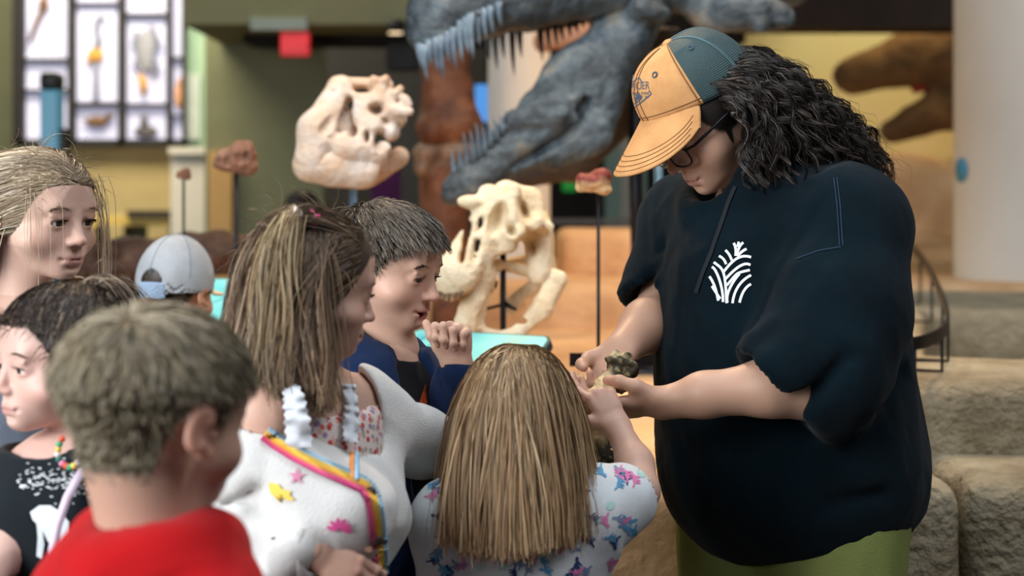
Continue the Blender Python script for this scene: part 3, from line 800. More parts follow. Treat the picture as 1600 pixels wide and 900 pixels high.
# dark plant-room beyond the middle opening: glazed screens and a rail
slab_box('wall_glazed_screen', (wx(945, 10.8), 10.8, 0), (wx(1010, 10.8), 10.84, 3.4), noise_mat('screen_green', [(.3, srgb(112, 136, 128)), (.7, srgb(128, 150, 142))], 2))
slab_box('wall_screen_mullion', (wx(972, 10.7), 10.72, 0), (wx(985, 10.7), 10.78, 3.4), noise_mat('mullion', [(.3, srgb(150, 150, 142)), (.7, srgb(160, 160, 152))], 2))
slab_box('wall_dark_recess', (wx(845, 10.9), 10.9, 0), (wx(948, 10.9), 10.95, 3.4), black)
slab_box('trim_rail', (wx(858, 9.8), 9.78, wz(350, 9.8)), (wx(1100, 9.8), 9.82, wz(342, 9.8)), flat_mat('rail_grey', srgb(112, 104, 98), .5))

# ---- lit specimen case on the back wall
def build_case():
    Y = 11.85; root = empty('display_case', (wx(165, Y), Y, wz(229, Y)), 'backlit wall display case with dark bars, filled with bird specimens', 'display case')
    fr = flat_mat('case_bar', (.012, .010, .010), .6)
    def bar(x0, x1, y0, y1, d=.10): MB().box((wx(x0, Y), Y - d, wz(y1, Y)), (wx(x1, Y), Y, wz(y0, Y))).build('bar', fr, root, False)
    for x0, x1 in ((26, 42), (111, 121), (189, 199), (264, 271), (288, 292)): bar(x0, x1, -110, 229)
    bar(26, 292, 218, 229); bar(26, 292, -120, -110)
    lit = flat_mat('case_lit', srgb(206, 206, 236), .5, emit=.36)
    cols = [(42, 111, [(-110, 92), (98, 140), (145, 218)]), (121, 189, [(-110, 5), (9, 160), (168, 218)]), (199, 264, [(-110, 22), (28, 162), (168, 218)]), (271, 288, [(-110, 90), (96, 180), (184, 218)])]
    for x0, x1, rows in cols:
        for i, (y0, y1) in enumerate(rows):
            MB().box((wx(x0, Y), Y - .012, wz(y1, Y)), (wx(x1, Y), Y - .002, wz(y0, Y))).build('pane', lit, root, False)
            if i: bar(x0, x1, rows[i - 1][1], y0, .08)
    return Y
CY = build_case() - .06
def px_tube(mb, pts, r, Y, n=8): mb.tube([P(x, y, Y) for x, y in pts], [q * Y / FPX for q in r] if not np.isscalar(r) else r * Y / FPX, n)
def specimen(label, parts, cat='bird specimen'):
    root = None
    for nm, col, fn in parts:
        m = MB(); fn(m); o = m.build(nm, flat_mat('specimen_%02d_%02d_%02d' % tuple(int(c * 99) for c in col), col, .8), root)
        if root is None: root = o; tag(o, label, cat)
brn, gry, yel = srgb(112, 84, 62), srgb(120, 124, 140), srgb(206, 152, 70)
specimen('tall wading bird mount with yellow body and long grey neck in the case', [
    ('wading_bird', yel, lambda m: (m.sphere(P(150, 86, CY), (.055, .03, .06), 8), px_tube(m, [(143, 80), (138, 96), (137, 104)], [5, 3, 1], CY))),
    ('neck', gry, lambda m: px_tube(m, [(150, 78), (155, 62), (150, 46), (151, 32), (158, 26), (166, 30)], [5, 4, 3.4, 3.4, 4, 1], CY)),
    ('leg', gry, lambda m: px_tube(m, [(148, 100), (147, 130), (147, 160)], 1.8, CY)), ('leg', gry, lambda m: px_tube(m, [(152, 100), (153, 130), (152, 160)], 1.8, CY))])
specimen('grey bird mount with spread drooping wings and tan tail in the case', [
    ('spread_bird', gry, lambda m: (px_tube(m, [(213, 48), (210, 70), (218, 88), (209, 104), (222, 120)], [4, 5, 4, 3, 2], CY), px_tube(m, [(236, 40), (246, 68), (236, 88), (246, 106), (238, 122)], [4, 5, 4, 4, 3], CY))),
    ('body', srgb(150, 150, 160), lambda m: m.sphere(P(228, 80, CY), (.07, .03, .17), 8)), ('tail', yel, lambda m: px_tube(m, [(218, 116), (224, 130), (223, 150)], [3, 7, 3], CY))])
specimen('brown duck mount on the lower shelf of the case', [
    ('duck', brn, lambda m: (m.sphere(P(152, 190, CY), (.085, .03, .045), 8), px_tube(m, [(166, 186), (172, 180), (178, 182)], [5, 5, 2], CY), px_tube(m, [(138, 190), (128, 186)], [5, 1], CY)))])
specimen('small dark perched bird mount beside the duck in the case', [
    ('perched_bird', srgb(92, 88, 92), lambda m: (m.sphere(P(228, 206, CY), (.09, .03, .05), 8), px_tube(m, [(226, 200), (224, 186), (228, 178)], [7, 5, 3], CY)))])
specimen('bare brown branch with a small bird high in the case', [
    ('branch', brn, lambda m: (px_tube(m, [(46, 66), (55, 40), (66, 16), (72, -10)], [3, 4, 4, 3], CY), m.sphere(P(68, 8, CY), (.04, .03, .06), 8)))], 'branch')
specimen('small orange bird mount at the narrow end of the case', [('orange_bird', srgb(206, 150, 110), lambda m: (m.sphere(P(280, 150, CY), (.035, .03, .10), 8), px_tube(m, [(280, 136), (281, 126), (284, 122)], [4, 4, 1], CY)))])
# blue lit pylon, poster, bench
m = MB(); Y = 8.0; m.box((wx(62, Y), Y, .0), (wx(90, Y), Y + .12, wz(140, Y)), bev=.01); py = m.build('light_pylon', flat_mat('pylon_blue', srgb(86, 150, 176), .3, emit=.30), None, False, (wx(76, Y), Y, 0)); tag(py, 'tall light-blue display pylon with black head before the case', 'pylon')
m = MB(); m.box((wx(60, Y), Y - .01, wz(140, Y)), (wx(92, Y), Y + .13, wz(112, Y)), bev=.03); m.build('head', flat_mat('pylon_black', (.02, .025, .022), .5), py)
m = MB(); m.box((wx(84, Y), Y + .03, 0), (wx(97, Y), Y + .14, wz(200, Y))); m.build('back_panel', flat_mat('pylon_black', (.02, .025, .022), .5), py, False)
m = MB(); Y = 11.86; m.box((wx(292, Y), Y, wz(218, Y)), (wx(312, Y), Y + .02, wz(115, Y))); tag(m.build('poster', noise_mat('poster_pale', [(.3, srgb(176, 186, 178)), (.7, srgb(196, 204, 196))], 5), None, False, P(302, 218, Y)), 'pale upright poster on the lit green pier', 'poster')
b = empty('bench', (wx(232, 11.2), 11.2, 0), 'dark bench with yellow-topped ledge below the display case', 'bench')
MB().box((wx(145, 11.2), 11.1, wz(352, 11.2)), (wx(271, 11.2), 11.5, wz(338, 11.2))).build('seat', flat_mat('bench_tan', srgb(206, 176, 96), .6), b, False)
MB().box((wx(195, 11.0), 11.06, wz(340, 11.0)), (wx(271, 11.0), 11.1, wz(329, 11.0))).build('back_rail', flat_mat('bench_dark', srgb(50, 42, 32), .6), b, False)
for x in (150, 196, 214, 266): MB().box((wx(x, 11.2), 11.15, 0), (wx(x + 4, 11.2), 11.45, wz(352, 11.2))).build('leg', flat_mat('bench_dark', srgb(50, 42, 32), .6), b, False)
# exit sign, speaker box, ceiling lamps, screens
Y = 9.25; m = MB(); m.box((wx(438, Y), Y, wz(87, Y)), (wx(483, Y), Y + .05, wz(50, Y)), bev=.006); ex = m.build('exit_sign', flat_mat('exit_red', srgb(200, 8, 22), .4, emit=.55), None, False, P(460, 87, Y)); tag(ex, 'glowing red exit sign hung below the soffit', 'sign')
def flat_text(name, txt, c, h, mat, parent, depth=.004):
    cu = bpy.data.curves.new(name, 'FONT'); cu.body = txt; cu.size = 1; cu.align_x = 'CENTER'; cu.align_y = 'CENTER'; ob = bpy.data.objects.new(name, cu); COL.objects.link(ob); me = ob.to_mesh(); bm = bmesh.new(); bm.from_mesh(me); bmesh.ops.triangulate(bm, faces=bm.faces[:])
    v = np.array([x.co[:] for x in bm.verts]); t = [[x.index for x in f.verts] for f in bm.faces]; bm.free(); ob.to_mesh_clear(); bpy.data.objects.remove(ob); bpy.data.curves.remove(cu)
    v = np.stack([v[:, 0] * h + c[0], np.full(len(v), c[1]), v[:, 1] * h + c[2]], 1); m = MB(); m.add(v, [], t); return m.build(name, mat, parent, False)
flat_text('lettering', 'EXIT', P(460.5, 68.5, Y - .004), .085, flat_mat('exit_letter', srgb(228, 40, 50), .4, emit=.7), ex)
m = MB(); Y = 8.5; m.tube([P(460, 52, 9.275), P(460, 36, 9.275)], .008, 8); m.build('hanger', flat_mat('hanger_dark', (.02, .02, .02)), ex)
Y = 9.85; m = MB(); m.box((wx(603, Y), Y, wz(108, Y)), (wx(652, Y), Y + .2, wz(66, Y)), bev=.01); sp = m.build('loudspeaker', flat_mat('speaker_black', (.008, .008, .009), .6), None, False, P(627, 108, Y)); tag(sp, 'black loudspeaker box hung under the dark bulkhead', 'loudspeaker')
m = MB(); m.tube([P(627, 68, Y + .1), P(627, 60, Y + .1)], .012, 8); m.build('bracket', flat_mat('hanger_dark', (.02, .02, .02)), sp)
Y = 9.15; m = MB(); m.cyl(P(618, 47, Y), P(618, 52, Y), .042, n=20); dl = m.build('downlight', flat_mat('downlight_warm', srgb(255, 222, 180), .4, emit=2.0), None, True, P(618, 48, Y)); tag(dl, 'small round warm downlight under the dark bulkhead', 'lamp')
m = MB(); m.lathe(P(618, 48, Y), [(.045, -.012), (.052, -.012), (.052, .06), (.0, .06)], 24); m.build('housing', flat_mat('speaker_black', (.008, .008, .009), .6), dl)
Y = 8.9; m = MB(); m.box((wx(742, Y), Y, wz(190, Y)), (wx(772, Y), Y + .04, wz(132, Y)), bev=.004); sc_ = m.build('screen', flat_mat('screen_blue', srgb(70, 140, 214), .3, emit=.7), None, False, P(757, 190, Y)); tag(sc_, 'small glowing blue screen beside the pale central column', 'screen')
m = MB(); m.box((wx(740, Y), Y + .041, 0), (wx(775, Y), Y + .07, wz(130, Y))); m.build('stand', flat_mat('speaker_black', (.008, .008, .009), .6), sc_, False)
Y = 10.85; m = MB(); m.box((wx(879, Y), Y, wz(299, Y)), (wx(901, Y), Y + .05, wz(276, Y)), bev=.005); gs = m.build('sign', flat_mat('sign_green', srgb(20, 150, 50), .4, emit=.35), None, False, P(890, 299, Y)); tag(gs, 'small glowing green sign in the dark doorway', 'sign')
m = MB(); m.tube([P(890, 277, Y + .03), P(890, 200, Y + .03)], .01, 8); m.build('hanger', flat_mat('hanger_dark', (.02, .02, .02)), gs)
Y = 9.6; m = MB(); m.box((wx(580, Y), Y, 0), (wx(625, Y), Y + .06, wz(245, Y)), bev=.005); tag(m.build('banner_stand', noise_mat('banner_purple', [(.3, srgb(70, 26, 70)), (.7, srgb(88, 36, 86))], 3), None, False, (wx(602, Y), Y, 0)), 'dark purple standing banner behind the large pale skull', 'banner')
Y = 5.9; m = MB(); m.tube([P(1029, 700, Y), P(1029, 225, Y)], .013, 12); tag(m.build('steel_pole', flat_mat('pole_blue', srgb(110, 150, 180), .3, .5, .6), None, True, (wx(1029, Y), Y, wz(700, Y))), 'thin blue-grey steel pole of the dinosaur mount', 'pole')

# ---- concrete tiers and sandstone blocks
stone = noise_mat('sculpted_concrete', [(.28, srgb(116, 104, 84)), (.45, srgb(148, 136, 112)), (.6, srgb(166, 156, 132)), (.75, srgb(186, 178, 156))], 6, 12, .92, .9, 45, .2)
sand = noise_mat('sandstone', [(.25, srgb(190, 146, 106)), (.5, srgb(214, 172, 128)), (.75, srgb(228, 190, 148))], 4, 8, .9, .6, 25, .2)
def rock(name, prims, h, mat, cuts=(), amp=.007, freq=5.0, seed=0, zmin=0.0, origin=None):
    f = field_of([(p, .02) for p in prims], h, .05)
    for c, k in cuts: f.cut(c, k)
    f.plane((0, 0, zmin), (0, 0, -1))
    V, Fq = f.mesh(2); N_ = vnormals(V, Fq)
    V = V + N_ * (amp * fbm(V * freq, 4, seed) * (V[:, 2] > zmin + .02))[:, None]
    o = mesh_obj(name, V, Fq, mat, None, None, True, origin if origin is not None else (V[:, 0].mean(), V[:, 1].mean(), zmin))
    return structure(o)
def blk(x0, x1, y0, y1, z0, z1, rad=.03): return rbox(((x0 + x1) / 2, (y0 + y1) / 2, (z0 + z1) / 2), ((x1 - x0) / 2, (y1 - y0) / 2, (z1 - z0) / 2), None, rad)
rock('floor_ledge', [blk(-.34, .60, 2.97, 6.5, -.1, .78, .035)], .030, sand, seed=3)
rock('floor_ledge_block', [blk(.56, .880, 3.03, 3.7, -.1, .778, .035)], .022, stone, seed=4)
rock('floor_ledge_block', [blk(.892, 3.2, 3.03, 3.7, -.1, .782, .035)], .024, stone, seed=5)
bas = rbox((1.85, 4.55, .92), (.62, .80, .26), np.array([[math.cos(-.26), -math.sin(-.26), 0], [math.sin(-.26), math.cos(-.26), 0], [0, 0, 1]]), .04)
rock('floor_upper_tier', [blk(.86, 3.3, 3.36, 6.5, -.1, .940, .045)], .030, stone, [(bas, .02)], seed=6)
rock('floor_back_tier', [blk(-.5, 3.4, 6.45, 9.0, -.1, .965, .05)], .045, sand, seed=7)
rock('floor_sand_block', [rbox((wx(980, 7.3), 7.4, 1.05), (.33, .25, .125), None, .05)], .016, sand, amp=.010, seed=8, zmin=.93)
rock('floor_plinth', [blk(-1.75, -.42, 3.95, 5.6, -.1, .93, .04)], .035, sand, seed=9)
rock('floor_painted_slope', [blk(1.6, 4.2, 8.6, 10.6, -.1, 1.05, .2), rbox((3.5, 9.9, .86), (1.3, .6, .60), frame((.2, 1, .0), (.12, 0, 1)), .25)], .05, sand, amp=.10, freq=2.0, seed=10)
# ---- painted mural of a warm plain
m_, nt, b_ = new_mat('mural_paint'); tc = nt.nodes.new('ShaderNodeTexCoord'); sx = nt.nodes.new('ShaderNodeSeparateXYZ'); nt.links.new(tc.outputs['Object'], sx.inputs[0])
nz = nt.nodes.new('ShaderNodeTexNoise'); nz.inputs['Scale'].default_value = 1.6; nz.inputs['Detail'].default_value = 6; nt.links.new(tc.outputs['Object'], nz.inputs['Vector'])
ad = nt.nodes.new('ShaderNodeMath'); ad.operation = 'MULTIPLY_ADD'; ad.inputs[1].default_value = .9; nt.links.new(nz.outputs['Fac'], ad.inputs[0]); nt.links.new(sx.outputs[2], ad.inputs[2])
dv = nt.nodes.new('ShaderNodeMath'); dv.operation = 'DIVIDE'; dv.inputs[1].default_value = 3.6; nt.links.new(ad.outputs[0], dv.inputs[0])
rp = ramp(nt, [(.0, srgb(160, 136, 108)), (.30, srgb(196, 168, 128)), (.45, srgb(232, 208, 160)), (.60, srgb(206, 190, 144)), (.75, srgb(196, 190, 148)), (.9, srgb(190, 194, 160))]); nt.links.new(dv.outputs[0], rp.inputs[0]); nt.links.new(rp.outputs[0], b_.inputs['Base Color']); b_.inputs['Roughness'].default_value = .9
structure(MB().box((1.2, 11.2, 0), (6.2, 11.3, 3.4)).build('wall_mural', m_, None, False, (3.7, 11.2, 0)))

# ---- open-jawed reptile model in the diorama
hide = noise_mat('reptile_hide', [(.3, srgb(92, 68, 44)), (.55, srgb(122, 92, 58)), (.8, srgb(150, 118, 76))], 7, 7, .8, .8, 40, .25)
def build_reptile():
    Y = 10.0; f = Field((wx(1250, Y), 9.45, .9), (wx(1850, Y), 10.9, wz(10, Y)), .030); q = lambda x, y, dy=0: P(x, y, Y) + (0, dy, 0); s = Y / FPX
    f.u(cone(q(1330, 118), q(1420, 95), 30 * s, 42 * s)); f.u(cone(q(1420, 95), q(1530, 80), 42 * s, 62 * s), .1); f.u(cone(q(1425, 68), q(1470, 62), 14 * s, 18 * s), .06)
    f.u(cone(q(1530, 80), q(1660, 130), 62 * s, 110 * s), .15); f.u(cone(q(1660, 130), q(1790, 240), 110 * s, 150 * s), .2)
    f.u(cone(q(1395, 205), q(1480, 165), 22 * s, 36 * s), .05); f.u(cone(q(1480, 165), q(1580, 140), 36 * s, 60 * s), .08)
    f.cut(cone(q(1360, 165), q(1440, 140), 20 * s, 14 * s), .05)
    for x in (1660, 1760): f.u(cone(q(x, 260, -.25), q(x - 20, 420, -.35), 50 * s, 30 * s), .1)
    V, Fq = f.mesh(2); N_ = vnormals(V, Fq); V = V + N_ * (.02 * fbm(V * 9, 3, 3))[:, None]
    o = mesh_obj('reptile_model', V, Fq, hide, None, None, True, (wx(1560, Y), Y, .96)); tag(o, 'brown open-jawed reptile model in front of the golden mural', 'animal model')
    m = MB(); m.tube([q(1425, 140, -.06), q(1445, 128, -.02), q(1470, 118, 0)], [9 * s, 13 * s, 10 * s], 10); m.build('tongue', flat_mat('tongue_red', srgb(150, 34, 24), .5), o)
build_reptile()

# ---- flat-bar railing on U-shaped feet
iron = flat_mat('rail_iron', srgb(34, 30, 30), .45, .4, .6)
def build_rail():
    pts = [P(890, 562, 3.30), P(1000, 562, 3.30), P(1200, 552, 3.30), P(1400, 541, 3.32), P(1440, 535, 3.36), P(1468, 524, 3.46), P(1483, 506, 3.64), P(1478, 478, 3.95), P(1462, 440, 4.6), P(1444, 408, 5.4), P(1426, 388, 6.1)]
    pts = np.array(pts); t = np.linspace(0, 1, len(pts)); tt = np.linspace(0, 1, 60); q = np.stack([np.interp(tt, t, pts[:, i]) for i in range(3)], 1)
    for _ in range(3): q[1:-1] = (q[:-2] + q[2:] + 2 * q[1:-1]) / 4
    T = np.gradient(q, axis=0); N_ = np.cross(T, (0, 0, 1)); N_ /= np.linalg.norm(N_, axis=1)[:, None]; vs = []
    for p, n in zip(q, N_):
        for a, b in ((-.004, -.014), (.004, -.014), (.004, .014), (-.004, .014)): vs.append(p + n * a + np.array([0, 0, b]))
    k = len(q); m = MB(); m.add(vs, [[4 * i + j, 4 * i + (j + 1) % 4, 4 * i + 4 + (j + 1) % 4, 4 * i + 4 + j] for i in range(k - 1) for j in range(4)] + [[0, 1, 2, 3], [4 * k - 1, 4 * k - 2, 4 * k - 3, 4 * k - 4]])
    r = m.build('railing', iron, None, False, (q[0][0], q[0][1], .78)); tag(r, 'low black flat-bar railing curving along the exhibit ledge', 'railing')
    for i in (2, 12, 22, 31, 37, 43, 49, 55):
        p = q[i]; zb = .78 if p[0] < .86 else .94
        w = .05; d = nrm(N_[i]); m = MB(); m.tube([p + (0, 0, -.01), (p[0], p[1], zb + .006), np.array([p[0], p[1], zb + .006]) + d * -w * 1.6], .0045, 8); m.build('foot', iron, r)
build_rail()
# small pale bone in the basin and a light at the rail end
f = Field((1.30, 3.95, .62), (1.62, 4.35, .80), .008); f.u(cone((1.38, 4.1, .68), (1.55, 4.2, .70), .018, .018)); f.u(ell((1.38, 4.1, .69), (.035, .03, .028)), .02); f.u(ell((1.55, 4.2, .71), (.035, .03, .028)), .02)
V, Fq = f.mesh(1); tag(mesh_obj('bone', V, Fq, noise_mat('pale_bone', [(.3, srgb(190, 170, 136)), (.7, srgb(214, 198, 166))], 20, 5, .7, .3), None, None, True, (1.45, 4.15, .66)), 'short pale bone lying in the concrete basin', 'bone')

# ---- sloping teal reading panels
def panel(label, c, w, dpt, tilt, yaw, post_to, seed):
    R = np.array([[math.cos(yaw), -math.sin(yaw), 0], [math.sin(yaw), math.cos(yaw), 0], [0, 0, 1]]) @ np.array([[1, 0, 0], [0, math.cos(tilt), -math.sin(tilt)], [0, math.sin(tilt), math.cos(tilt)]])
    mt = MATS.get('panel_%d' % seed) or noise_mat('panel_%d' % seed, [(.30, srgb(70, 150, 170)), (.42, srgb(110, 196, 196)), (.58, srgb(140, 214, 208)), (.70, srgb(170, 214, 150))], 4.0 + seed, 2, .35)
    def rr(w_, d_, z0, z1, rad):
        bm = bmesh.new(); pts = []
        for sx_, sy_ in ((1, 1), (-1, 1), (-1, -1), (1, -1)):
            a0 = {(1, 1): 0, (-1, 1): 90, (-1, -1): 180, (1, -1): 270}[(sx_, sy_)]
            for k in range(6):
                a = math.radians(a0 + 18 * k); pts.append((sx_ * (w_ / 2 - rad) + rad * math.cos(a), sy_ * (d_ / 2 - rad) + rad * math.sin(a)))
        vb = [bm.verts.new((x, y, z0)) for x, y in pts]; vt = [bm.verts.new((x, y, z1)) for x, y in pts]
        bm.faces.new(vb[::-1]); bm.faces.new(vt)
        for i in range(len(pts)): bm.faces.new((vb[i], vb[(i + 1) % len(pts)], vt[(i + 1) % len(pts)], vt[i]))
        v = np.array([x.co[:] for x in bm.verts]); bmesh.ops.triangulate(bm, faces=[f for f in bm.faces if len(f.verts) > 4]); bm.verts.index_update()
        q = [[x.index for x in f.verts] for f in bm.faces if len(f.verts) == 4]; t_ = [[x.index for x in f.verts] for f in bm.faces if len(f.verts) == 3]; bm.free()
        return v @ R.T + c, q, t_
    m = MB(); m.add(*rr(w, dpt, -.020, 0, .02)); root = m.build('reading_panel', flat_mat('panel_edge', (.02, .05, .06), .5), None, False, (c[0], c[1], post_to)); tag(root, label, 'information panel')
    m = MB(); m.add(*rr(w - .012, dpt - .012, 0, .003, .016)); m.build('printed_face', mt, root, False)
    for sx_ in (-.35, .35):
        p = R @ np.array([w * sx_, 0, -.02]) + c; m = MB(); m.tube([p, (p[0], p[1], post_to)], .012, 8); m.build('post', iron, root)
    # line drawing on the face
    m = MB(); rg = np.random.default_rng(seed)
    for i in range(7):
        a = rg.uniform(-.42, -.05) * w; b_ = rg.uniform(-.35, .35) * dpt; t = np.linspace(0, 5, 18); m.tube(np.stack([a + .03 * np.cos(t + i) * (1 + .3 * t / 5) + .01 * t, b_ + .02 * np.sin(t * 1.3 + i), np.full(18, .0035)], 1) @ R.T + c, .0012, 4)
    m.build('drawing', flat_mat('panel_ink', srgb(60, 130, 150), .6), root)
panel('teal reading panel beside the boy with his thumb raised', P(716, 574, 3.36), .36, .24, .60, -.55, .78, 1)
panel('pale teal reading panel beyond the child in the cap', P(338, 494, 3.85), .36, .26, .75, -.15, 0.0, 2)
panel('teal reading panel half hidden behind the dark ponytail', P(128, 478, 3.7) + (0, -.10, .0), .22, .20, .55, .0, 0.0, 3)

# ================================================================== FOSSILS AND CASTS
cast_white = noise_mat('cast_cream', [(.25, srgb(206, 178, 138)), (.5, srgb(230, 210, 176)), (.75, srgb(242, 228, 202))], 14, 8, .75, .5, 60, .25)
cast_pink = noise_mat('cast_rose_grey', [(.25, srgb(196, 146, 106)), (.45, srgb(206, 182, 160)), (.7, srgb(214, 204, 196))], 10, 8, .75, .5, 60, .25)
cast_brown = noise_mat('cast_brown', [(.25, srgb(86, 58, 44)), (.5, srgb(142, 104, 84)), (.75, srgb(184, 146, 120))], 14, 8, .75, .6, 60, .25)
slate = noise_mat('slate_bone', [(.30, srgb(26, 32, 36)), (.46, srgb(58, 68, 74)), (.60, srgb(88, 100, 106)), (.75, srgb(140, 132, 116))], 8, 9, .5, .8, 40, .4)
rust_bone = noise_mat('rust_bone', [(.25, srgb(58, 34, 24)), (.5, srgb(110, 66, 42)), (.78, srgb(160, 108, 72))], 8, 8, .6, .6, 40, .3)
rod_mat = flat_mat('rod_black', (.015, .016, .02), .4, .4, .5)
def bone_obj(name, f, mat, parent=None, amp=.003, freq=30, seed=0, origin=None, smooth=1):
    V, Fq = f.mesh(smooth); N_ = vnormals(V, Fq); V = V + N_ * (amp * fbm(V * freq, 3, seed))[:, None]
    return mesh_obj(name, V, Fq, mat, parent, None, True, origin)
def mount(o, x, y_top, Y, zb, r=.006):
    m = MB(); m.tube([P(x, y_top, Y), (wx(x, Y), Y, zb)], r, 10); m.build('rod', rod_mat, o)
    m = MB(); m.lathe((wx(x, Y), Y, zb), [(0, .014), (.05, .014), (.055, .010), (.055, 0)], 24); m.build('base', rod_mat, o)
def F2(x0, x1, y0, y1, Y, d0, d1, h): return Field((wx(x0, Y), Y - d0, wz(y1, Y)), (wx(x1, Y), Y + d1, wz(y0, Y)), h)

# ---- cream skull with gaping jaws on the middle stand
def skull_a():
    Y = 3.70; s = Y / FPX; q = lambda x, y, d=0.0: P(x, y, Y) + (0, d, 0); org = (wx(785, Y), Y, .78)
    f = F2(665, 895, 278, 470, Y, .16, .16, .0042); fl = ((.25, 1, 0), 1.6)
    f.u(cone(q(772, 325, -.05), q(716, 425, -.10), 24 * s, 32 * s, fl)); f.u(cone(q(716, 425, -.10), q(702, 446, -.10), 30 * s, 20 * s, fl), .02)
    f.u(cone(q(772, 325, -.04), q(752, 425, -.07), 24 * s, 22 * s, fl), .02); f.u(cone(q(752, 400, -.07), q(762, 440, -.03), 18 * s, 12 * s), .02)
    f.u(ell(q(795, 335, .0), (42 * s, .075, 44 * s)), .03); f.u(ell(q(762, 303, -.03), (15 * s,) * 3), .02); f.u(ell(q(735, 315, -.06), (20 * s, .025, 11 * s)), .02)
    f.u(cone(q(802, 298, -.05), q(798, 340, -.08), 13 * s, 9 * s), .012); f.u(cone(q(790, 296, 0), q(830, 310, .0), 14 * s, 14 * s), .02)
    f.u(cone(q(795, 350, -.06), q(790, 390, -.06), 26 * s, 16 * s, fl), .02); f.u(ell(q(805, 362, -.08), (16 * s, .03, 13 * s)), .01)
    f.u(cone(q(830, 310, 0), q(848, 352, -.02), 15 * s, 13 * s), .02); f.u(cone(q(842, 340, -.03), q(860, 354, -.05), 9 * s, 6 * s), .01)
    f.u(cone(q(838, 345, .02), q(842, 425, .0), 24 * s, 20 * s, fl), .02); f.u(cone(q(850, 360, .05), q(858, 425, .05), 16 * s, 12 * s, fl), .02)
    f.u(cone(q(825, 352, -.04), q(838, 348, -.05), 12 * s, 12 * s), .01); f.u(cone(q(770, 418, .05), q(845, 405, .05), 10 * s, 10 * s), .02)
    for c in ((q(778, 340, -.11), (14 * s, .07, 30 * s), frame((0, 1, 0), (.35, 0, 1))), (q(819, 328, -.10), (8 * s, .085, 20 * s), frame((0, 1, 0), (-.3, 0, 1))), (q(800, 360, -.11), (8 * s, .05, 9 * s)), (q(800, 415, -.06), (30 * s, .09, 22 * s)), (q(832, 385, -.06), (9 * s, .08, 20 * s))): f.cut(ell(*c), .012)
    for a, b, r in ((q(733, 350, -.12), q(723, 408, -.16), 8), (q(748, 376, -.12), q(743, 402, -.14), 7), (q(753, 342, -.10), q(748, 360, -.11), 7)):
        for d_ in np.linspace(-.17, -.02, 8): f.cut(cone((a[0], Y + d_, a[2]), (b[0], Y + d_ - .01, b[2]), r * s, r * s * .8), .004)
    o = bone_obj('dinosaur_skull', f, cast_white, origin=org); tag(o, 'cream dinosaur skull cast with gaping jaws on a black stand', 'skull')
    f = F2(690, 895, 405, 535, Y, .16, .16, .0042)
    f.u(cone(q(752, 428, -.07), q(728, 500, -.09), 20 * s, 17 * s, fl)); f.u(cone(q(756, 430, -.06), q(748, 500, -.07), 14 * s, 9 * s, fl), .02); f.cut(cone(q(733, 515, -.14), q(742, 490, -.02), 6 * s, 4 * s), .005)
    f.u(cone(q(752, 428, -.07), q(770, 412, .0), 14 * s, 12 * s), .02)
    f.u(cone(q(846, 428, .02), q(876, 434, .0), 13 * s, 7 * s), .02); f.u(cone(q(868, 440, 0), q(846, 482, -.02), 17 * s, 15 * s, fl), .02); f.u(cone(q(846, 482, -.02), q(808, 520, -.04), 15 * s, 11 * s, fl), .02)
    f.u(cone(q(842, 440, .03), q(800, 482, .06), 12 * s, 16 * s, fl), .02); f.cut(ell(q(826, 472, .0), (7 * s, .10, 5 * s)), .004); f.cut(ell(q(815, 500, .0), (10 * s, .10, 5 * s)), .004)
    f.u(cone(q(770, 412, .0), q(846, 428, .02), 9 * s, 10 * s), .02); f.u(cone(q(728, 505, -.09), q(770, 522, -.06), 9 * s, 8 * s), .02); f.u(cone(q(770, 522, -.06), q(808, 520, -.04), 8 * s, 9 * s), .02)
    bone_obj('lower_jaw', f, cast_white, o)
    rg = np.random.default_rng(2)
    for x, y, d in ((690, 455, -.12), (698, 458, -.125), (706, 457, -.13), (716, 456, -.13), (762, 452, -.04), (770, 447, -.03), (776, 443, -.02), (724, 455, -.125)):
        m = MB(); L = 11 + 4 * rg.random(); m.tube([q(x, y - 5, d), q(x - 1, y + L * .5 - 3, d), q(x - 2, y + L - 3, d)], [3.2 * s, 2.4 * s, .4 * s], 7); m.build('tooth', noise_mat('tooth_brown', [(.3, srgb(70, 52, 40)), (.7, srgb(130, 104, 80))], 30, 3, .4), o)
    m = MB(); m.tube([q(786, 392), (wx(786, Y), Y, .78)], .0075, 10); m.build('rod', rod_mat, o)
    m = MB(); m.tube([q(758, 483), q(786, 476), q(805, 483)], .004, 8); m.tube([q(786, 470), q(806, 482, -.03)], .004, 8); m.build('cross_bar', rod_mat, o)
    m = MB(); m.lathe((wx(786, Y), Y, .78), [(0, .016), (.08, .016), (.085, .01), (.085, 0)], 28); m.build('base', rod_mat, o)
skull_a()
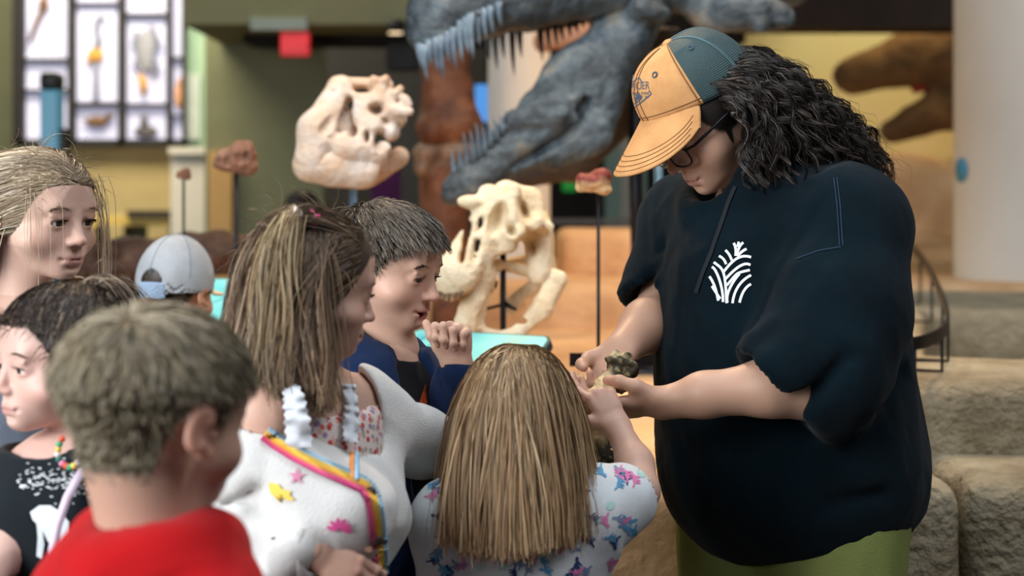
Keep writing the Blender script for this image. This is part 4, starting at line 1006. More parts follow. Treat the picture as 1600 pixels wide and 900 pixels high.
# ---- tall blunt skull on a blue-grey rod
def skull_b():
    Y = 4.10; s = Y / FPX; q = lambda x, y, d=0.0: P(x, y, Y) + (0, d, 0); org = (wx(552, Y), Y, .93); fl = ((.2, 1, 0), 1.35)
    f = F2(455, 660, 105, 305, Y, .20, .20, .0050)
    f.u(cone(q(532, 142, -.03), q(500, 205, -.09), 20 * s, 26 * s, fl)); f.u(cone(q(500, 205, -.09), q(492, 248, -.10), 26 * s, 24 * s, fl), .03)
    f.u(cone(q(530, 135), q(540, 240, -.02), 16 * s, 22 * s), .03); f.u(cone(q(536, 130, 0), q(600, 132, .02), 9 * s, 11 * s), .02); f.u(ell(q(596, 138, 0), (18 * s, .04, 15 * s)), .02)
    f.u(cone(q(560, 150, -.04), q(580, 200, -.06), 14 * s, 22 * s, fl), .02); f.u(cone(q(585, 165, -.02), q(620, 185, 0), 22 * s, 16 * s), .03); f.u(cone(q(552, 220, -.08), q(590, 228, -.08), 14 * s, 12 * s), .02)
    f.u(cone(q(575, 195, -.06), q(565, 230, -.09), 12 * s, 12 * s), .015); f.u(cone(q(545, 235, -.08), q(590, 245, -.06), 20 * s, 18 * s), .03)
    f.u(ell(q(609, 206, -.02), (17 * s, .035, 16 * s)), .012); f.u(cone(q(612, 172, -.03), q(642, 176, -.06), 9 * s, 7 * s), .012)
    for x, y, r in ((618, 148, 9), (626, 140, 7), (634, 156, 8), (640, 164, 6), (612, 160, 8), (604, 126, 8), (628, 166, 6), (586, 128, 9)): f.u(ell(q(x, y, -.03), (r * s,) * 3), .008)
    [f.cut(cone(q(549, 162, d_), q(516, 206, d_ - .03), 11 * s, 9 * s), .005) for d_ in (-.22, -.15, -.09, -.04, .0)]; f.cut(cone(q(538, 158, -.12), q(548, 178, -.12), 7 * s, 9 * s), .006)
    f.cut(ell(q(556, 206, -.10), (7 * s, .08, 12 * s)), .005); f.cut(ell(q(591, 172, -.08), (13 * s, .08, 10 * s)), .01); f.cut(ell(q(578, 215, -.12), (5 * s, .07, 12 * s)), .005); f.cut(ell(q(605, 190, -.08), (6 * s, .06, 8 * s)), .006); f.cut(ell(q(524, 145, -.08), (4 * s, .03, 4 * s)), .004); f.cut(ell(q(523, 217, -.13), (4 * s, .03, 4 * s)), .004); f.cut(ell(q(568, 140, -.04), (16 * s, .06, 7 * s)), .008)
    f.cut(ell(q(597, 222, -.08), (9 * s, .09, 16 * s)), .008); f.cut(cone(q(556, 232, -.13), q(585, 226, -.13), 3 * s, 3 * s), .004)
    o = bone_obj('dinosaur_skull', f, cast_pink, origin=org, seed=4); tag(o, 'large blunt pinkish dinosaur skull cast with tall snout on a rod', 'skull')
    f = F2(455, 660, 215, 305, Y, .20, .20, .0050); f.u(cone(q(492, 258, -.09), q(572, 268, -.06), 28 * s, 26 * s, fl)); f.u(cone(q(520, 272, -.06), q(575, 272, -.04), 20 * s, 20 * s), .02); f.u(cone(q(572, 264, -.06), q(600, 235, -.05), 22 * s, 14 * s, fl), .02); f.u(cone(q(575, 275, .05), q(622, 245, .05), 18 * s, 16 * s, fl), .02); f.cut(cone(q(592, 272, -.15), q(614, 246, -.12), 13 * s, 12 * s), .01); f.cut(cone(q(592, 272, -.05), q(614, 246, -.04), 12 * s, 11 * s), .01)
    bone_obj('lower_jaw', f, cast_pink, o, seed=5)
    m = MB(); m.tube([q(552, 285), (wx(552, Y), Y, .93)], .010, 10); m.build('rod', flat_mat('pole_blue', srgb(110, 150, 180), .3, .5, .6), o); m = MB(); m.lathe((wx(552, Y), Y, .93), [(0, .016), (.08, .016), (.085, .01), (.085, 0)], 28); m.build('base', rod_mat, o)
skull_b()
def skull_small(label, c, Y, r, mat, zb, seed, rod=.006, name='small_skull'):
    s = Y / FPX; q = lambda x, y, d=0.0: P(c[0] + x * r, c[1] + y * r, Y) + (0, d * r * s, 0); u = r * s; org = (wx(c[0], Y), Y, zb)
    f = Field(q(-45, 0) - (0, 45 * u, 45 * u), q(45, 0) + (0, 45 * u, 45 * u), max(.0022, 1.1 * u))
    f.u(ell(q(8, -4), (26 * u, 22 * u, 24 * u))); f.u(ell(q(-16, 4), (18 * u, 17 * u, 18 * u)), 10 * u); f.u(cone(q(-30, 8), q(20, 20), 8 * u, 9 * u), 6 * u); f.u(ell(q(12, -22), (16 * u, 14 * u, 8 * u)), 6 * u); f.u(ell(q(28, 12), (8 * u, 12 * u, 10 * u)), 5 * u); f.u(ell(q(-22, -10), (8 * u, 10 * u, 6 * u)), 6 * u)
    for a, b in (((8, 2, -22), (9, 8, 12)), ((-12, 6, -18), (6, 8, 8)), ((20, -2, -20), (6, 10, 12)), ((-26, 2, -14), (4, 8, 5))): f.cut(ell(q(*a), (b[0] * u, b[1] * u, b[2] * u)), 3 * u)
    o = bone_obj(name, f, mat, origin=org, amp=2.5 * u, freq=.18 / u, seed=seed); tag(o, label, 'skull'); m = MB(); m.tube([q(0, 22), (org[0], Y, zb)], rod, 8); m.build('rod', rod_mat, o)
    m = MB(); m.lathe(org, [(0, .012), (.04, .012), (.045, .008), (.045, 0)], 20); m.build('base', rod_mat, o)
skull_small('brownish rounded reptile skull on a thin rod left of the blunt skull', (369, 248), 4.35, .95, cast_brown, .93, 3)
skull_small('tiny brown skull on a thin rod before the white pedestal', (287, 272), 4.5, .34, cast_brown, .93, 4, .004)
# ---- red and cream fossil chunk on a tall rod
def chunk():
    Y = 3.48; s = Y / FPX; q = lambda x, y, d=0.0: P(x, y, Y) + (0, d, 0); org = (wx(934, Y), Y, .78); f = F2(890, 972, 250, 318, Y, .06, .06, .0024)
    f.u(ell(q(928, 284), (26 * s, .032, 14 * s))); f.u(ell(q(942, 274), (14 * s, .028, 11 * s)), .012); f.u(ell(q(910, 280), (9 * s, .022, 9 * s)), .01); f.u(ell(q(944, 296), (12 * s, .022, 9 * s)), .008); f.u(cone(q(906, 294), q(944, 294), 7 * s, 6 * s), .008); f.cut(cone(q(902, 287, -.035), q(950, 286, -.035), 3 * s, 2 * s), .005)
    V, Fq = f.mesh(1); N_ = vnormals(V, Fq); V = V + N_ * (.004 * fbm(V * 55, 3, 6))[:, None]; py_ = HORIZON + (CAMH - V[:, 2]) * FPX / V[:, 1]; t = np.clip((py_ - 281 + 14 * fbm(V * 40, 2, 8)) / 8, 0, 1)[:, None]
    o = mesh_obj('fossil_chunk', V, Fq, attr_mat('chunk_stone', .6, .3, bump=.6, bscale=90, mott=.4), None, np.array(srgb(128, 58, 48)) * (1 - t) + np.array(srgb(222, 178, 130)) * t, True, org); tag(o, 'red and cream fossil jaw chunk on a thin tall rod', 'fossil')
    mount(o, 935, 300, Y, .78, .0042)
chunk()
# ---- great slate-grey skull with open toothed jaws
def big_skull():
    Y = 4.65; s = Y / FPX; q = lambda x, y, d=0.0: P(x, y, Y) + (0, d, 0); org = (wx(930, Y), Y, .78); fl = ((.15, 1, 0), 1.7)
    root = empty('dinosaur_skeleton', org, 'huge slate-grey carnivore skull mount with open fanged jaws above the crowd', 'skeleton')
    f = F2(690, 1060, -40, 325, Y, .20, .20, .0075)
    f.u(cone(q(722, 292, -.12), q(800, 232, -.08), 25 * s, 34 * s, fl)); f.u(cone(q(706, 300, -.13), q(735, 285, -.12), 15 * s, 24 * s, fl), .03)
    f.u(cone(q(800, 232, -.08), q(852, 205, -.06), 36 * s, 48 * s, fl), .04); f.u(cone(q(852, 195, -.03), q(905, 130, 0), 52 * s, 55 * s, fl), .05)
    f.u(cone(q(905, 130, 0), q(975, 55, .04), 50 * s, 44 * s, fl), .05); f.u(cone(q(975, 60, .04), q(1020, 0, .06), 42 * s, 32 * s), .05); f.u(cone(q(985, 60, .0), q(930, 215, -.03), 22 * s, 26 * s), .03)
    f.u(cone(q(930, 215, -.04), q(862, 250, -.07), 24 * s, 16 * s), .03); f.u(ell(q(850, 243, -.08), (16 * s, .05, 18 * s)), .02); f.u(cone(q(1000, 15, -.03), q(1032, 25, -.03), 22 * s, 12 * s), .03)
    f.u(cone(q(800, 190, -.12), q(870, 178, -.12), 14 * s, 18 * s, fl), .02)
    f.cut(ell(q(868, 222, -.12), (20 * s, .16, 9 * s), frame((1, 0, .6))), .01); [f.cut(cone(q(892, 198, d_), q(912, 160, d_), 7 * s, 10 * s), .008) for d_ in (-.2, -.13, -.06, .02, .1)]
    f.cut(cone(q(880, 232, -.16), q(925, 190, -.13), 5 * s, 4 * s), .02); f.cut(cone(q(925, 190, -.15), q(968, 80, -.085), 9 * s, 8 * s), .02); f.cut(cone(q(790, 205, -.155), q(850, 165, -.15), 6 * s, 6 * s), .015); f.cut(cone(q(830, 255, -.16), q(870, 235, -.16), 5 * s, 5 * s), .01); f.cut(cone(q(860, 165, -.14), q(925, 95, -.10), 9 * s, 9 * s), .03); f.cut(cone(q(1000, 75, -.06), q(955, 200, -.10), 4 * s, 4 * s), .015)
    lj = bone_obj('lower_jaw', f, slate, root, .016, 16, 2)
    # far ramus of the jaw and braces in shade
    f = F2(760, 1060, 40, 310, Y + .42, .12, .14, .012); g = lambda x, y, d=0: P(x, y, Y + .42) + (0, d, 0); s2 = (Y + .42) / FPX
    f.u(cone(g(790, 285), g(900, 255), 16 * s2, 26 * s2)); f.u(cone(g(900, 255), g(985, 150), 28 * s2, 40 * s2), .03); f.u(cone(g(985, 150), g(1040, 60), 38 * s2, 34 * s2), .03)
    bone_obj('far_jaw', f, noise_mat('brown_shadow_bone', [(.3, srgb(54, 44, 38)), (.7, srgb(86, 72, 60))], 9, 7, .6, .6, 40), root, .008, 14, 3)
    # upper jaw
    f = F2(635, 1290, -150, 110, Y, .30, .40, .0125)
    f.u(cone(q(690, 48, -.16), q(790, -10, -.10), 36 * s, 34 * s, fl)); f.u(cone(q(672, 72, -.16), q(690, 45, -.16), 22 * s, 32 * s, fl), .04); f.u(cone(q(790, -12, -.10), q(960, -22, 0), 34 * s, 34 * s, fl), .05); f.u(cone(q(690, 30, -.10), q(960, -60, .08), 50 * s, 70 * s), .08)
    f.u(cone(q(960, -22, 0), q(1040, -10, .08), 34 * s, 30 * s), .05); f.u(cone(q(960, -80, .15), q(1240, -60, .2), 70 * s, 60 * s), .08)
    f.u(cone(q(1080, -10, .1), q(1120, 30, .1), 30 * s, 20 * s), .04); f.u(cone(q(1150, 10, .05), q(1215, 20, .05), 36 * s, 26 * s), .05); f.u(ell(q(1228, 28, .05), (18 * s, .05, 16 * s)), .02)
    f.u(cone(q(1170, -20, .05), q(1190, 40, .0), 22 * s, 14 * s), .02); f.cut(ell(q(1205, 22, -.05), (8 * s, .06, 10 * s)), .01); f.cut(ell(q(870, -22, -.2), (60 * s, .15, 16 * s)), .02)
    f.u(cone(q(820, 22, .22), q(930, -5, .22), 20 * s, 26 * s, fl), .04)
    bone_obj('upper_jaw', f, slate, root, .016, 16, 4)
    tm = noise_mat('slate_tooth', [(.3, srgb(60, 74, 88)), (.7, srgb(120, 140, 154))], 10, 5, .3, .2, 40, .5); td = noise_mat('slate_tooth_inner', [(.3, srgb(44, 50, 58)), (.7, srgb(74, 84, 92))], 10, 5, .4)
    rg = np.random.default_rng(8)
    def tooth(x, y, dx, dy, r, d, mat=tm):
        m = MB(); t = np.linspace(0, 1, 6); m.tube([q(x + dx * u * u, y - 6 * np.sign(dy) * (u == 0) + dy * u, d) for u in t], [r * s * (1 - u) ** .75 + .0006 for u in t], 8); m.build('tooth', mat, root)
    for x, y, L in ((662, 84, 22), (669, 86, 34), (676, 78, 24), (686, 74, 34), (694, 72, 42), (703, 66, 30), (712, 60, 40), (722, 50, 40), (731, 44, 36), (738, 38, 44)): tooth(x, y, 5, L * 1.45, 6.4, -.20)
    for x, y, L in ((748, 34, 34), (758, 30, 30), (768, 26, 26), (780, 20, 22)): tooth(x, y, 4, L * 1.4, 5.6, -.18)
    for x, y, L in ((760, 40, 34), (772, 34, 50), (784, 30, 40), (800, 28, 62), (812, 30, 38), (846, 30, 42), (858, 24, 34), (870, 22, 30), (880, 20, 26), (892, 18, 22), (904, 14, 20), (914, 12, 16)): tooth(x, y, 4, L * 1.35, 6.4, .20, td)
    for x, y, L in ((712, 278, -36), (722, 268, -32), (731, 262, -42), (741, 252, -38), (750, 244, -40), (759, 238, -32), (768, 226, -26), (777, 216, -24), (786, 206, -20), (794, 198, -18)): tooth(x, y, -5, L * 1.25, 5.0, -.12)
    m = MB(); m.tube([q(1000, -20, .3), (wx(1000, Y + .3), Y + .3, .78)], .022, 12); m.build('support', rod_mat, root)
    m = MB(); m.tube([q(1000, 60, .3), q(985, 55, .1)], .014, 10); m.tube([q(1000, 20, .3), q(1180, -40, .25)], .018, 10); m.build('armature', rod_mat, root)
    m = MB(); m.lathe((wx(1000, Y + .3), Y + .3, .78), [(0, .02), (.14, .02), (.15, .012), (.15, 0)], 28); m.build('base', rod_mat, root)
big_skull()
# ---- standing rust-brown leg bones
def leg_bones():
    Y = 5.9; s = Y / FPX; q = lambda x, y, d=0.0: P(x, y, Y) + (0, d, 0); org = (wx(700, Y), Y, 0); root = empty('leg_bones', org, 'towering rust-brown dinosaur leg bones standing behind the fanged jaws', 'skeleton')
    f = F2(630, 775, -120, 245, Y, .25, .25, .011); f.u(cone(q(690, -90), q(690, 60), 40 * s, 36 * s)); f.u(cone(q(690, 60), q(702, 180), 36 * s, 42 * s), .06); f.u(ell(q(676, 205, -.04), (26 * s, .10, 26 * s)), .05); f.u(ell(q(724, 198, -.02), (26 * s, .10, 28 * s)), .05); f.cut(cone(q(700, 235, -.15), q(700, 170, -.16), 8 * s, 5 * s), .03); f.cut(cone(q(720, 150, -.12), q(740, 90, -.1), 9 * s, 6 * s), .04)
    bone_obj('femur', f, rust_bone, root, .015, 9, 2)
    f = F2(630, 775, 215, 300, Y, .22, .22, .010); f.u(ell(q(670, 240, -.03), (24 * s, .09, 20 * s))); f.u(ell(q(722, 236, -.02), (28 * s, .09, 18 * s)), .03); f.u(ell(q(662, 265, -.06), (14 * s, .06, 14 * s)), .03); f.u(cone(q(690, 240), q(695, 290), 30 * s, 30 * s), .04)
    bone_obj('knee_joint', f, noise_mat('rust_pale', [(.3, srgb(96, 70, 54)), (.7, srgb(156, 122, 96))], 10, 7, .6, .6, 40), root, .012, 12, 3)
    f = Field((wx(640, Y), Y - .22, .10), (wx(765, Y), Y + .22, wz(258, Y)), .012); f.u(cone(q(697, 275), q(702, 420), 38 * s, 28 * s)); f.u(cone(q(702, 420), (wx(704, Y), Y, .2), 28 * s, 36 * s), .05); f.u(cone(q(668, 280, .05), q(672, 420, .05), 14 * s, 11 * s), .03); f.cut(cone(q(688, 300, -.12), q(694, 400, -.1), 6 * s, 5 * s), .03)
    bone_obj('tibia', f, rust_bone, root, .012, 10, 4)
    f = Field((org[0] - .28, Y - .45, -.02), (org[0] + .28, Y + .2, .26), .014); 
    for dx in (-.14, 0, .14): f.u(cone((org[0] + dx * .3, Y, .16), (org[0] + dx * 1.3, Y - .34, .05), .07, .045), .04)
    f.plane((0, 0, 0), (0, 0, -1)); bone_obj('foot', f, rust_bone, root, .006, 12, 5)
leg_bones()
# ---- tan bone seen through the jaws
f = F2(820, 930, 20, 95, 6.2, .12, .12, .009); s = 6.2 / FPX; f.u(cone(P(848, 66, 6.2), P(900, 52, 6.2), 15 * s, 19 * s)); f.u(ell(P(905, 46, 6.2), (16 * s, .05, 16 * s)), .03); f.u(ell(P(850, 62, 6.2), (14 * s, .05, 17 * s)), .02)
o = bone_obj('tan_bone', f, noise_mat('tan_rose_bone', [(.3, srgb(172, 118, 88)), (.7, srgb(206, 158, 126))], 8, 6, .7, .4), origin=P(875, 80, 6.2)); tag(o, 'rounded tan bone hanging in view between the open jaws', 'bone'); m = MB(); m.tube([P(875, 50, 6.2), (wx(875, 6.2), 6.2, 5.19)], .008, 8); m.build('hanging_wire', rod_mat, o)
# ---- dark brown fossil trunk lying on the plinth
def trunk():
    Y = 5.0; f = Field((wx(110, Y), Y - .32, .90), (wx(395, Y), Y + .3, 1.25), .011); rg = np.random.default_rng(12); pts = [(130, 412), (170, 405), (215, 400), (262, 398), (300, 392), (335, 386), (372, 392)]
    for (a, b), (c, d) in zip(pts[:-1], pts[1:]): f.u(cone(P(a, b + 8, Y), P(c, d + 8, Y), .065, .07), .03)
    for i in range(26):
        x = rg.uniform(125, 372); y = np.interp(x, [p[0] for p in pts], [p[1] for p in pts]); f.u(ell(P(x, y + rg.uniform(-14, 10), Y) + (0, rg.uniform(-.08, .05), 0), rg.uniform(.025, .055, 3)), .012)
    for i in range(12): x = rg.uniform(130, 365); f.cut(ell(P(x, np.interp(x, [p[0] for p in pts], [p[1] for p in pts]) + rg.uniform(-6, 12), Y) + (0, -.09, 0), rg.uniform(.012, .03, 3)), .008)
    f.u(cone((wx(140, Y), Y, .96), (wx(365, Y), Y, .96), .05, .05), .04); f.plane((0, 0, .925), (0, 0, -1))
    tag(bone_obj('fossil_log', f, noise_mat('dark_fossil', [(.3, srgb(44, 30, 24)), (.6, srgb(76, 54, 42)), (.8, srgb(112, 86, 68))], 9, 8, .6, .8, 40), None, .012, 14, 7, (wx(250, Y), Y, .93)), 'dark brown lumpy fossil lying along the plinth behind the capped child', 'fossil')
trunk()
# ---- bent leg bone held out by the woman
def held_bone():
    q = P; f = Field(P(890, 0, 2.5) * (1, 0, 0) + (0, 2.36, .86), P(1000, 0, 2.6) * (1, 0, 0) + (0, 2.66, 1.11), .0026)
    a, b, c, d = q(972, 572, 2.545), q(925, 628, 2.47), q(912, 645, 2.46), q(936, 665, 2.49)
    f.u(cone(a, b, .017, .014)); f.u(cone(b, c, .015, .020), .01)
    for x, y, r in ((966, 566, .014), (980, 570, .013), (974, 590, .014), (962, 580, .013), (984, 584, .011), (972, 600, .013), (988, 574, .011), (960, 560, .011), (978, 560, .011)): f.u(ell(q(x, y, 2.53), (r, r, r * 1.1)), .006)
    f.u(cone(c, q(930, 660, 2.47), .018, .016), .01); f.u(cone(q(930, 655, 2.47), q(938, 700, 2.475), .0165, .016), .01)
    for x, y, r in ((928, 716, .015), (944, 714, .017), (956, 722, .012), (936, 728, .015), (950, 732, .011), (924, 704, .010)): f.u(ell(q(x, y, 2.47), (r, r, r)), .006)
    V, Fq = f.mesh(1); N_ = vnormals(V, Fq); n = fbm(V * 90, 4, 3); V = V + N_ * (.008 * n)[:, None]
    end = np.minimum(np.linalg.norm(V - q(974, 582, 2.53), axis=1), np.linalg.norm(V - q(940, 722, 2.47), axis=1)); t = np.clip((.042 - end) / .014 + 1.6 * n, 0, 1)[:, None]; g = np.clip(fbm(V * 160, 2, 9) * 2.2 - .35, 0, 1)[:, None]
    dark = np.array(srgb(52, 48, 34)); pale = np.array(srgb(206, 182, 140)); C = pale * (1 - t) + dark * t; C = C * (1 - g * .8) + np.where(t > .5, np.array(srgb(176, 164, 120)), np.array(srgb(150, 116, 78))) * g * .8
    o = mesh_obj('leg_bone', V, Fq, attr_mat('held_bone', .6, .3, bump=.5, bscale=160, mott=.2), None, C, True, tuple(q(912, 645, 2.46))); tag(o, 'bent pale leg bone with dark mottled knobbly ends held out in her hands', 'bone')
held_bone()

# ================================================================== PEOPLE
def mkfolds(amp, freq, d, seed=0, stretch=4.0, fine=0.0, where=None):
    d = nrm(d)
    def fn(V, N):
        a = (V @ d)[:, None] * d
        q = (V - a) * freq + a * freq / stretch
        n = fbm(q + 7.3, 3, seed)
        r = amp * (1.0 - 2.2 * np.abs(n))
        if fine: r = r + fine * fbm(V * 90, 2, seed + 5)
        if where is not None: r = r * where(V)
        return r - amp * .4
    return fn
def legs(T, pv, hipw, knee_z, r, step=0.0):
    """pelvis to ankles straight down"""
    out = []; ank = []
    for sx in (-1, 1):
        h = pv + T[:, 0] * hipw * sx; k = np.array([h[0], h[1], knee_z]) + T[:, 1] * .02; a = np.array([h[0], h[1], .07])
        out += [(cone(h, k, r[0], r[1]), .05), (cone(k, a, r[1], r[2]), .03)]; ank.append(np.array([h[0], h[1], 0.0]))
    return out, ank
cloth_navy = noise_mat('hoodie_cotton', [(0.35, srgb(3, 16, 23)), (0.7, srgb(5, 24, 32))], 9, 5, .95, .25, 900, .10, sheen=.05)
WSKIN = (.56, .335, .235)
def build_woman():
    T = frame((-.766, -.643, 0))
    C = P(1105, 180, 2.66)
    pit, yaw = math.radians(37), math.radians(22)
    fwd = np.array([-math.cos(yaw) * math.cos(pit), -math.sin(yaw) * math.cos(pit), -math.sin(pit)])
    nb = P(1195, 318, 2.72)
    H = make_head(fwd, C, 1.12, neck=nb, neck_r=(.048, .056), skin=WSKIN, lip=(.42, .17, .14), scalp=(.02, .016, .014), h=.0026, eye_open=.35, lids=.003, blush=.25, cheek=1.1, jaw=1.08, hl=lambda p: np.where(p[:, 1] > .02, hairline_girl(p), hairline_girl(p) + .02), es=1.0, ears=False, child=1.0)
    shR, shL = P(1072, 340, 2.86), P(1335, 345, 2.55)
    elR, wrR = P(1040, 478, 2.78), P(972, 545, 2.63)
    elL, wrL = P(1285, 612, 2.44), P(1038, 630, 2.45)
    ch, pv = P(1215, 430, 2.70), P(1235, 790, 2.70)
    lg, ank = legs(T, pv + (0, 0, .03), .10, .46, (.105, .080, .055))
    bp = [(cone(nb, ch, .055, .13), 0), (cone(ch, pv + (0, 0, .05), .14, .13, (T[:, 1], 1.15)), .05), (cone(shR, shL, .06, .06), .06),
          (cone(shL, elL, .058, .05), .05), (cone(elL, P(1240, 608, 2.43), .044, .036), .03), (cone(P(1200, 606, 2.42), P(1100, 617, 2.43), .043, .034), .02), (cone(P(1100, 617, 2.43), wrL, .034, .031), .02),
          (cone(shR, elR, .055, .048), .05), (cone(elR, P(1028, 492, 2.745), .042, .036), .03), (cone(P(1010, 510, 2.71), wrR, .044, .033), .02)] + lg
    B = body_mesh(bp[:3] + lg, WSKIN, .018); B2 = body_mesh(bp[3:5], WSKIN, .010); B3 = body_mesh(bp[7:9], WSKIN, .010)
    handL = make_hand(wrL, (-.96, .05, -.12), (.0, .45, .9), 1, .165, curl=((.35, .55, .4), (.45, .65, .4), (.5, .7, .4), (.55, .7, .4)), skin=WSKIN, h=.0025, arm=[(elL, P(1200, 606, 2.42), .049, .043), (P(1200, 606, 2.42), P(1100, 617, 2.43), .043, .033), (P(1100, 617, 2.43), wrL, .033, .026)],
                      thumb=((.024, .020, -.006), (.044, .045, -.020), (.040, .072, -.034), (.026, .092, -.044)))
    handR = make_hand(wrR, (-.38, -.60, -.62), (-.25, -.35, .9), -1, .165, curl=((.45, .7, .5), (.5, .75, .5), (.55, .85, .6), (.55, .9, .6)), skin=WSKIN, h=.0025, arm=[(elR, P(1010, 510, 2.71), .048, .044), (P(1010, 510, 2.71), wrR, .044, .028)],
                      thumb=((.024, .020, -.006), (.044, .046, -.020), (.040, .074, -.034), (.024, .092, -.046)))
    o = person('woman in navy hoodie, tan and teal cap and glasses, showing a bone to children', P(1235, 900, 2.70),
               [(H['V'], H['F'], H['C']), B, B2, B3, handL, handR])
    make_eyes(H, o, (-.6, -.3, -.75), (.05, .03, .02))
    make_brows(H, o, (.02, .014, .012), n=50, eye_open=.35)
    # hoodie
    k = .05
    pr = [(ell(P(1213, 440, 2.70), (.200, .170, .25), T), 0), (cone(shR + (0, 0, -.012), shL + (0, 0, -.01), .072, .080), .09),
          (ell(P(1226, 640, 2.70), (.232, .212, .27), T), .12), (ell(P(1240, 740, 2.70), (.232, .215, .17), T), .06),
          (cone(nb + (.01, 0, -.03), P(1215, 400, 2.70), .085, .14), .08)]
    f = field_of(pr + [(ell(P(1150, 600, 2.5), (.4, .4, .4)), 0)], .0056) if False else None
    lo = P(960, 250, 2.70) - (0, .42, .50); hi = P(1460, 250, 2.70) + (0, .36, .12)
    f = Field((lo[0], lo[1], .66), (hi[0], hi[1], hi[2]), .0068)
    for p_, k_ in pr: f.u(p_, k_)
    f.plane(P(1225, 872, 2.70), nrm((0.05, -.10, -1)), .03)
    # sleeves
    mid = P(1312, 490, 2.49)
    f.u(cone(shL + (-.005, 0, -.01), mid, .088, .100), .05)
    f.u(cone(mid, P(1285, 575, 2.45), .100, .098), .05)
    f.u(cone(P(1290, 590, 2.45), P(1212, 585, 2.43), .078, .070), .06)
    f.u(cone(shR, P(1045, 430, 2.82), .075, .070), .05); f.u(cone(P(1045, 430, 2.82), P(1018, 470, 2.77), .068, .060), .03)
    # openings
    ax = nrm(P(1180, 606, 2.42) - P(1290, 606, 2.43))
    f.cut(cone(P(1215, 606, 2.42), P(1105, 612, 2.42), .056, .062), .012)
    n_ = nrm(np.array([-.70, 0.0, -.72])); p0 = P(1202, 606, 2.43)
    def slab(X, Y, Z):
        d = (X - p0[0]) * n_[0] + (Y - p0[1]) * n_[1] + (Z - p0[2]) * n_[2]
        return np.maximum(-d, np.sqrt((X - p0[0]) ** 2 + (Y - p0[1]) ** 2 + (Z - p0[2]) ** 2) - .125)
    n2 = nrm(np.array([-.45, -.35, -.82])); p1 = P(1014, 482, 2.76)
    def slab2(X, Y, Z):
        d = (X - p1[0]) * n2[0] + (Y - p1[1]) * n2[1] + (Z - p1[2]) * n2[2]
        return np.maximum(-d, np.sqrt((X - p1[0]) ** 2 + (Y - p1[1]) ** 2 + (Z - p1[2]) ** 2) - .10)
    g = Field(f.lo, f.lo + (np.array(f.D.shape) - 1) * f.h, f.h)     # trunk alone is kept when the sleeve end is trimmed
    for p_, k_ in pr: g.u(p_, k_)
    g.plane(P(1225, 872, 2.70), nrm((0.05, -.10, -1)), .03)
    f.cut((slab, p0 - .125, p0 + .125), .008); f.cut((slab2, p1 - .1, p1 + .1), .008)
    f.cut(cone(P(1030, 470, 2.77), P(985, 520, 2.70), .050, .056), .01)
    n = tuple(min(a, b) for a, b in zip(f.D.shape, g.D.shape)); f.D = f.D[:n[0], :n[1], :n[2]]
    f.D = np.minimum(f.D, g.D[:n[0], :n[1], :n[2]])
    # collar ring and hood folded at the back
    cN = nb + np.array([-.045, -.015, .0])
    for a in np.linspace(0, 2 * np.pi, 25)[:-1]:
        a2 = a + 2 * np.pi / 24
        q = lambda t: cN + T[:, 0] * .078 * math.cos(t) + T[:, 1] * .080 * math.sin(t) + np.array([0, 0, .012 - .022 * math.sin(t)])
        f.u(cone(q(a), q(a2), .020, .020), .02)
    f.cut(cone(C + (0, 0, -.10), nb, .052, .055), .006)
    f.u(ell(P(1290, 330, 2.78), (.11, .10, .07), T), .05)
    seam = [(P(1308, 300, 2.5), P(1316, 385, 2.5))]
    # fold creases where the sleeve bends, under the arm and down the front
    def crease(a, b, r, k=.012): f.cut(cone(a, b, r, r * .4), k)
    crease(P(1185, 430, 2.40), P(1215, 350, 2.42), .016, .03); crease(P(1190, 520, 2.385), P(1180, 440, 2.40), .018, .03)
    crease(P(1165, 545, 2.36), P(1195, 470, 2.385), .014, .02)
    crease(P(1200, 440, 2.375), P(1300, 395, 2.42), .010, .02); crease(P(1230, 470, 2.36), P(1290, 440, 2.38), .008, .02)
    crease(P(1250, 640, 2.36), P(1320, 560, 2.36), .012, .03); crease(P(1350, 640, 2.42), P(1410, 580, 2.55), .014, .03)
    crease(P(1130, 780, 2.44), P(1165, 690, 2.44), .010, .02); crease(P(1200, 700, 2.42), P(1260, 640, 2.42), .012, .03)
    crease(P(1000, 400, 2.74), P(1040, 385, 2.74), .008, .016); crease(P(995, 430, 2.72), P(1035, 430, 2.74), .008, .016)
    crease(P(1080, 330, 2.55), P(1120, 520, 2.42), .008, .03); crease(P(1250, 800, 2.44), P(1380, 770, 2.50), .010, .03)
    f1 = mkfolds(.006, 6.5, (-.35, 0, 1), 3, 2.6); f2 = mkfolds(.003, 17, (-.5, .2, .8), 13, 2.2); fo = lambda V, N_: f1(V, N_) + f2(V, N_)
    hood, V, Fq = cloth('hoodie', o, f, cloth_navy, fo, smooth=2)
    bv = bvh_of(V, Fq)
    # chest emblem: white branching lines
    em = MB()
    L = [[(1113, 447), (1120, 458), (1126, 467)], [(1109, 432), (1117, 447), (1123, 470)],
         [(1113, 417), (1121, 428), (1128, 450), (1130, 472)], [(1116, 410), (1124, 416), (1131, 425), (1133, 440), (1136, 474)],
         [(1131, 425), (1142, 412), (1156, 402), (1174, 402)], [(1134, 436), (1146, 424), (1160, 414), (1173, 414)],
         [(1136, 446), (1148, 432), (1156, 426), (1172, 422)], [(1137, 473), (1139, 455), (1148, 438), (1156, 428)],
         [(1145, 474), (1150, 455), (1160, 440), (1174, 430)], [(1156, 473), (1160, 460), (1166, 450), (1174, 444)],
         [(1124, 400), (1131, 405), (1135, 413)], [(1134, 391), (1140, 398), (1144, 407)], [(1147, 380), (1150, 388), (1150, 400)],
         [(1162, 379), (1156, 386), (1152, 398)], [(1167, 389), (1159, 394), (1153, 401)], [(1155, 378), (1153, 386)]]
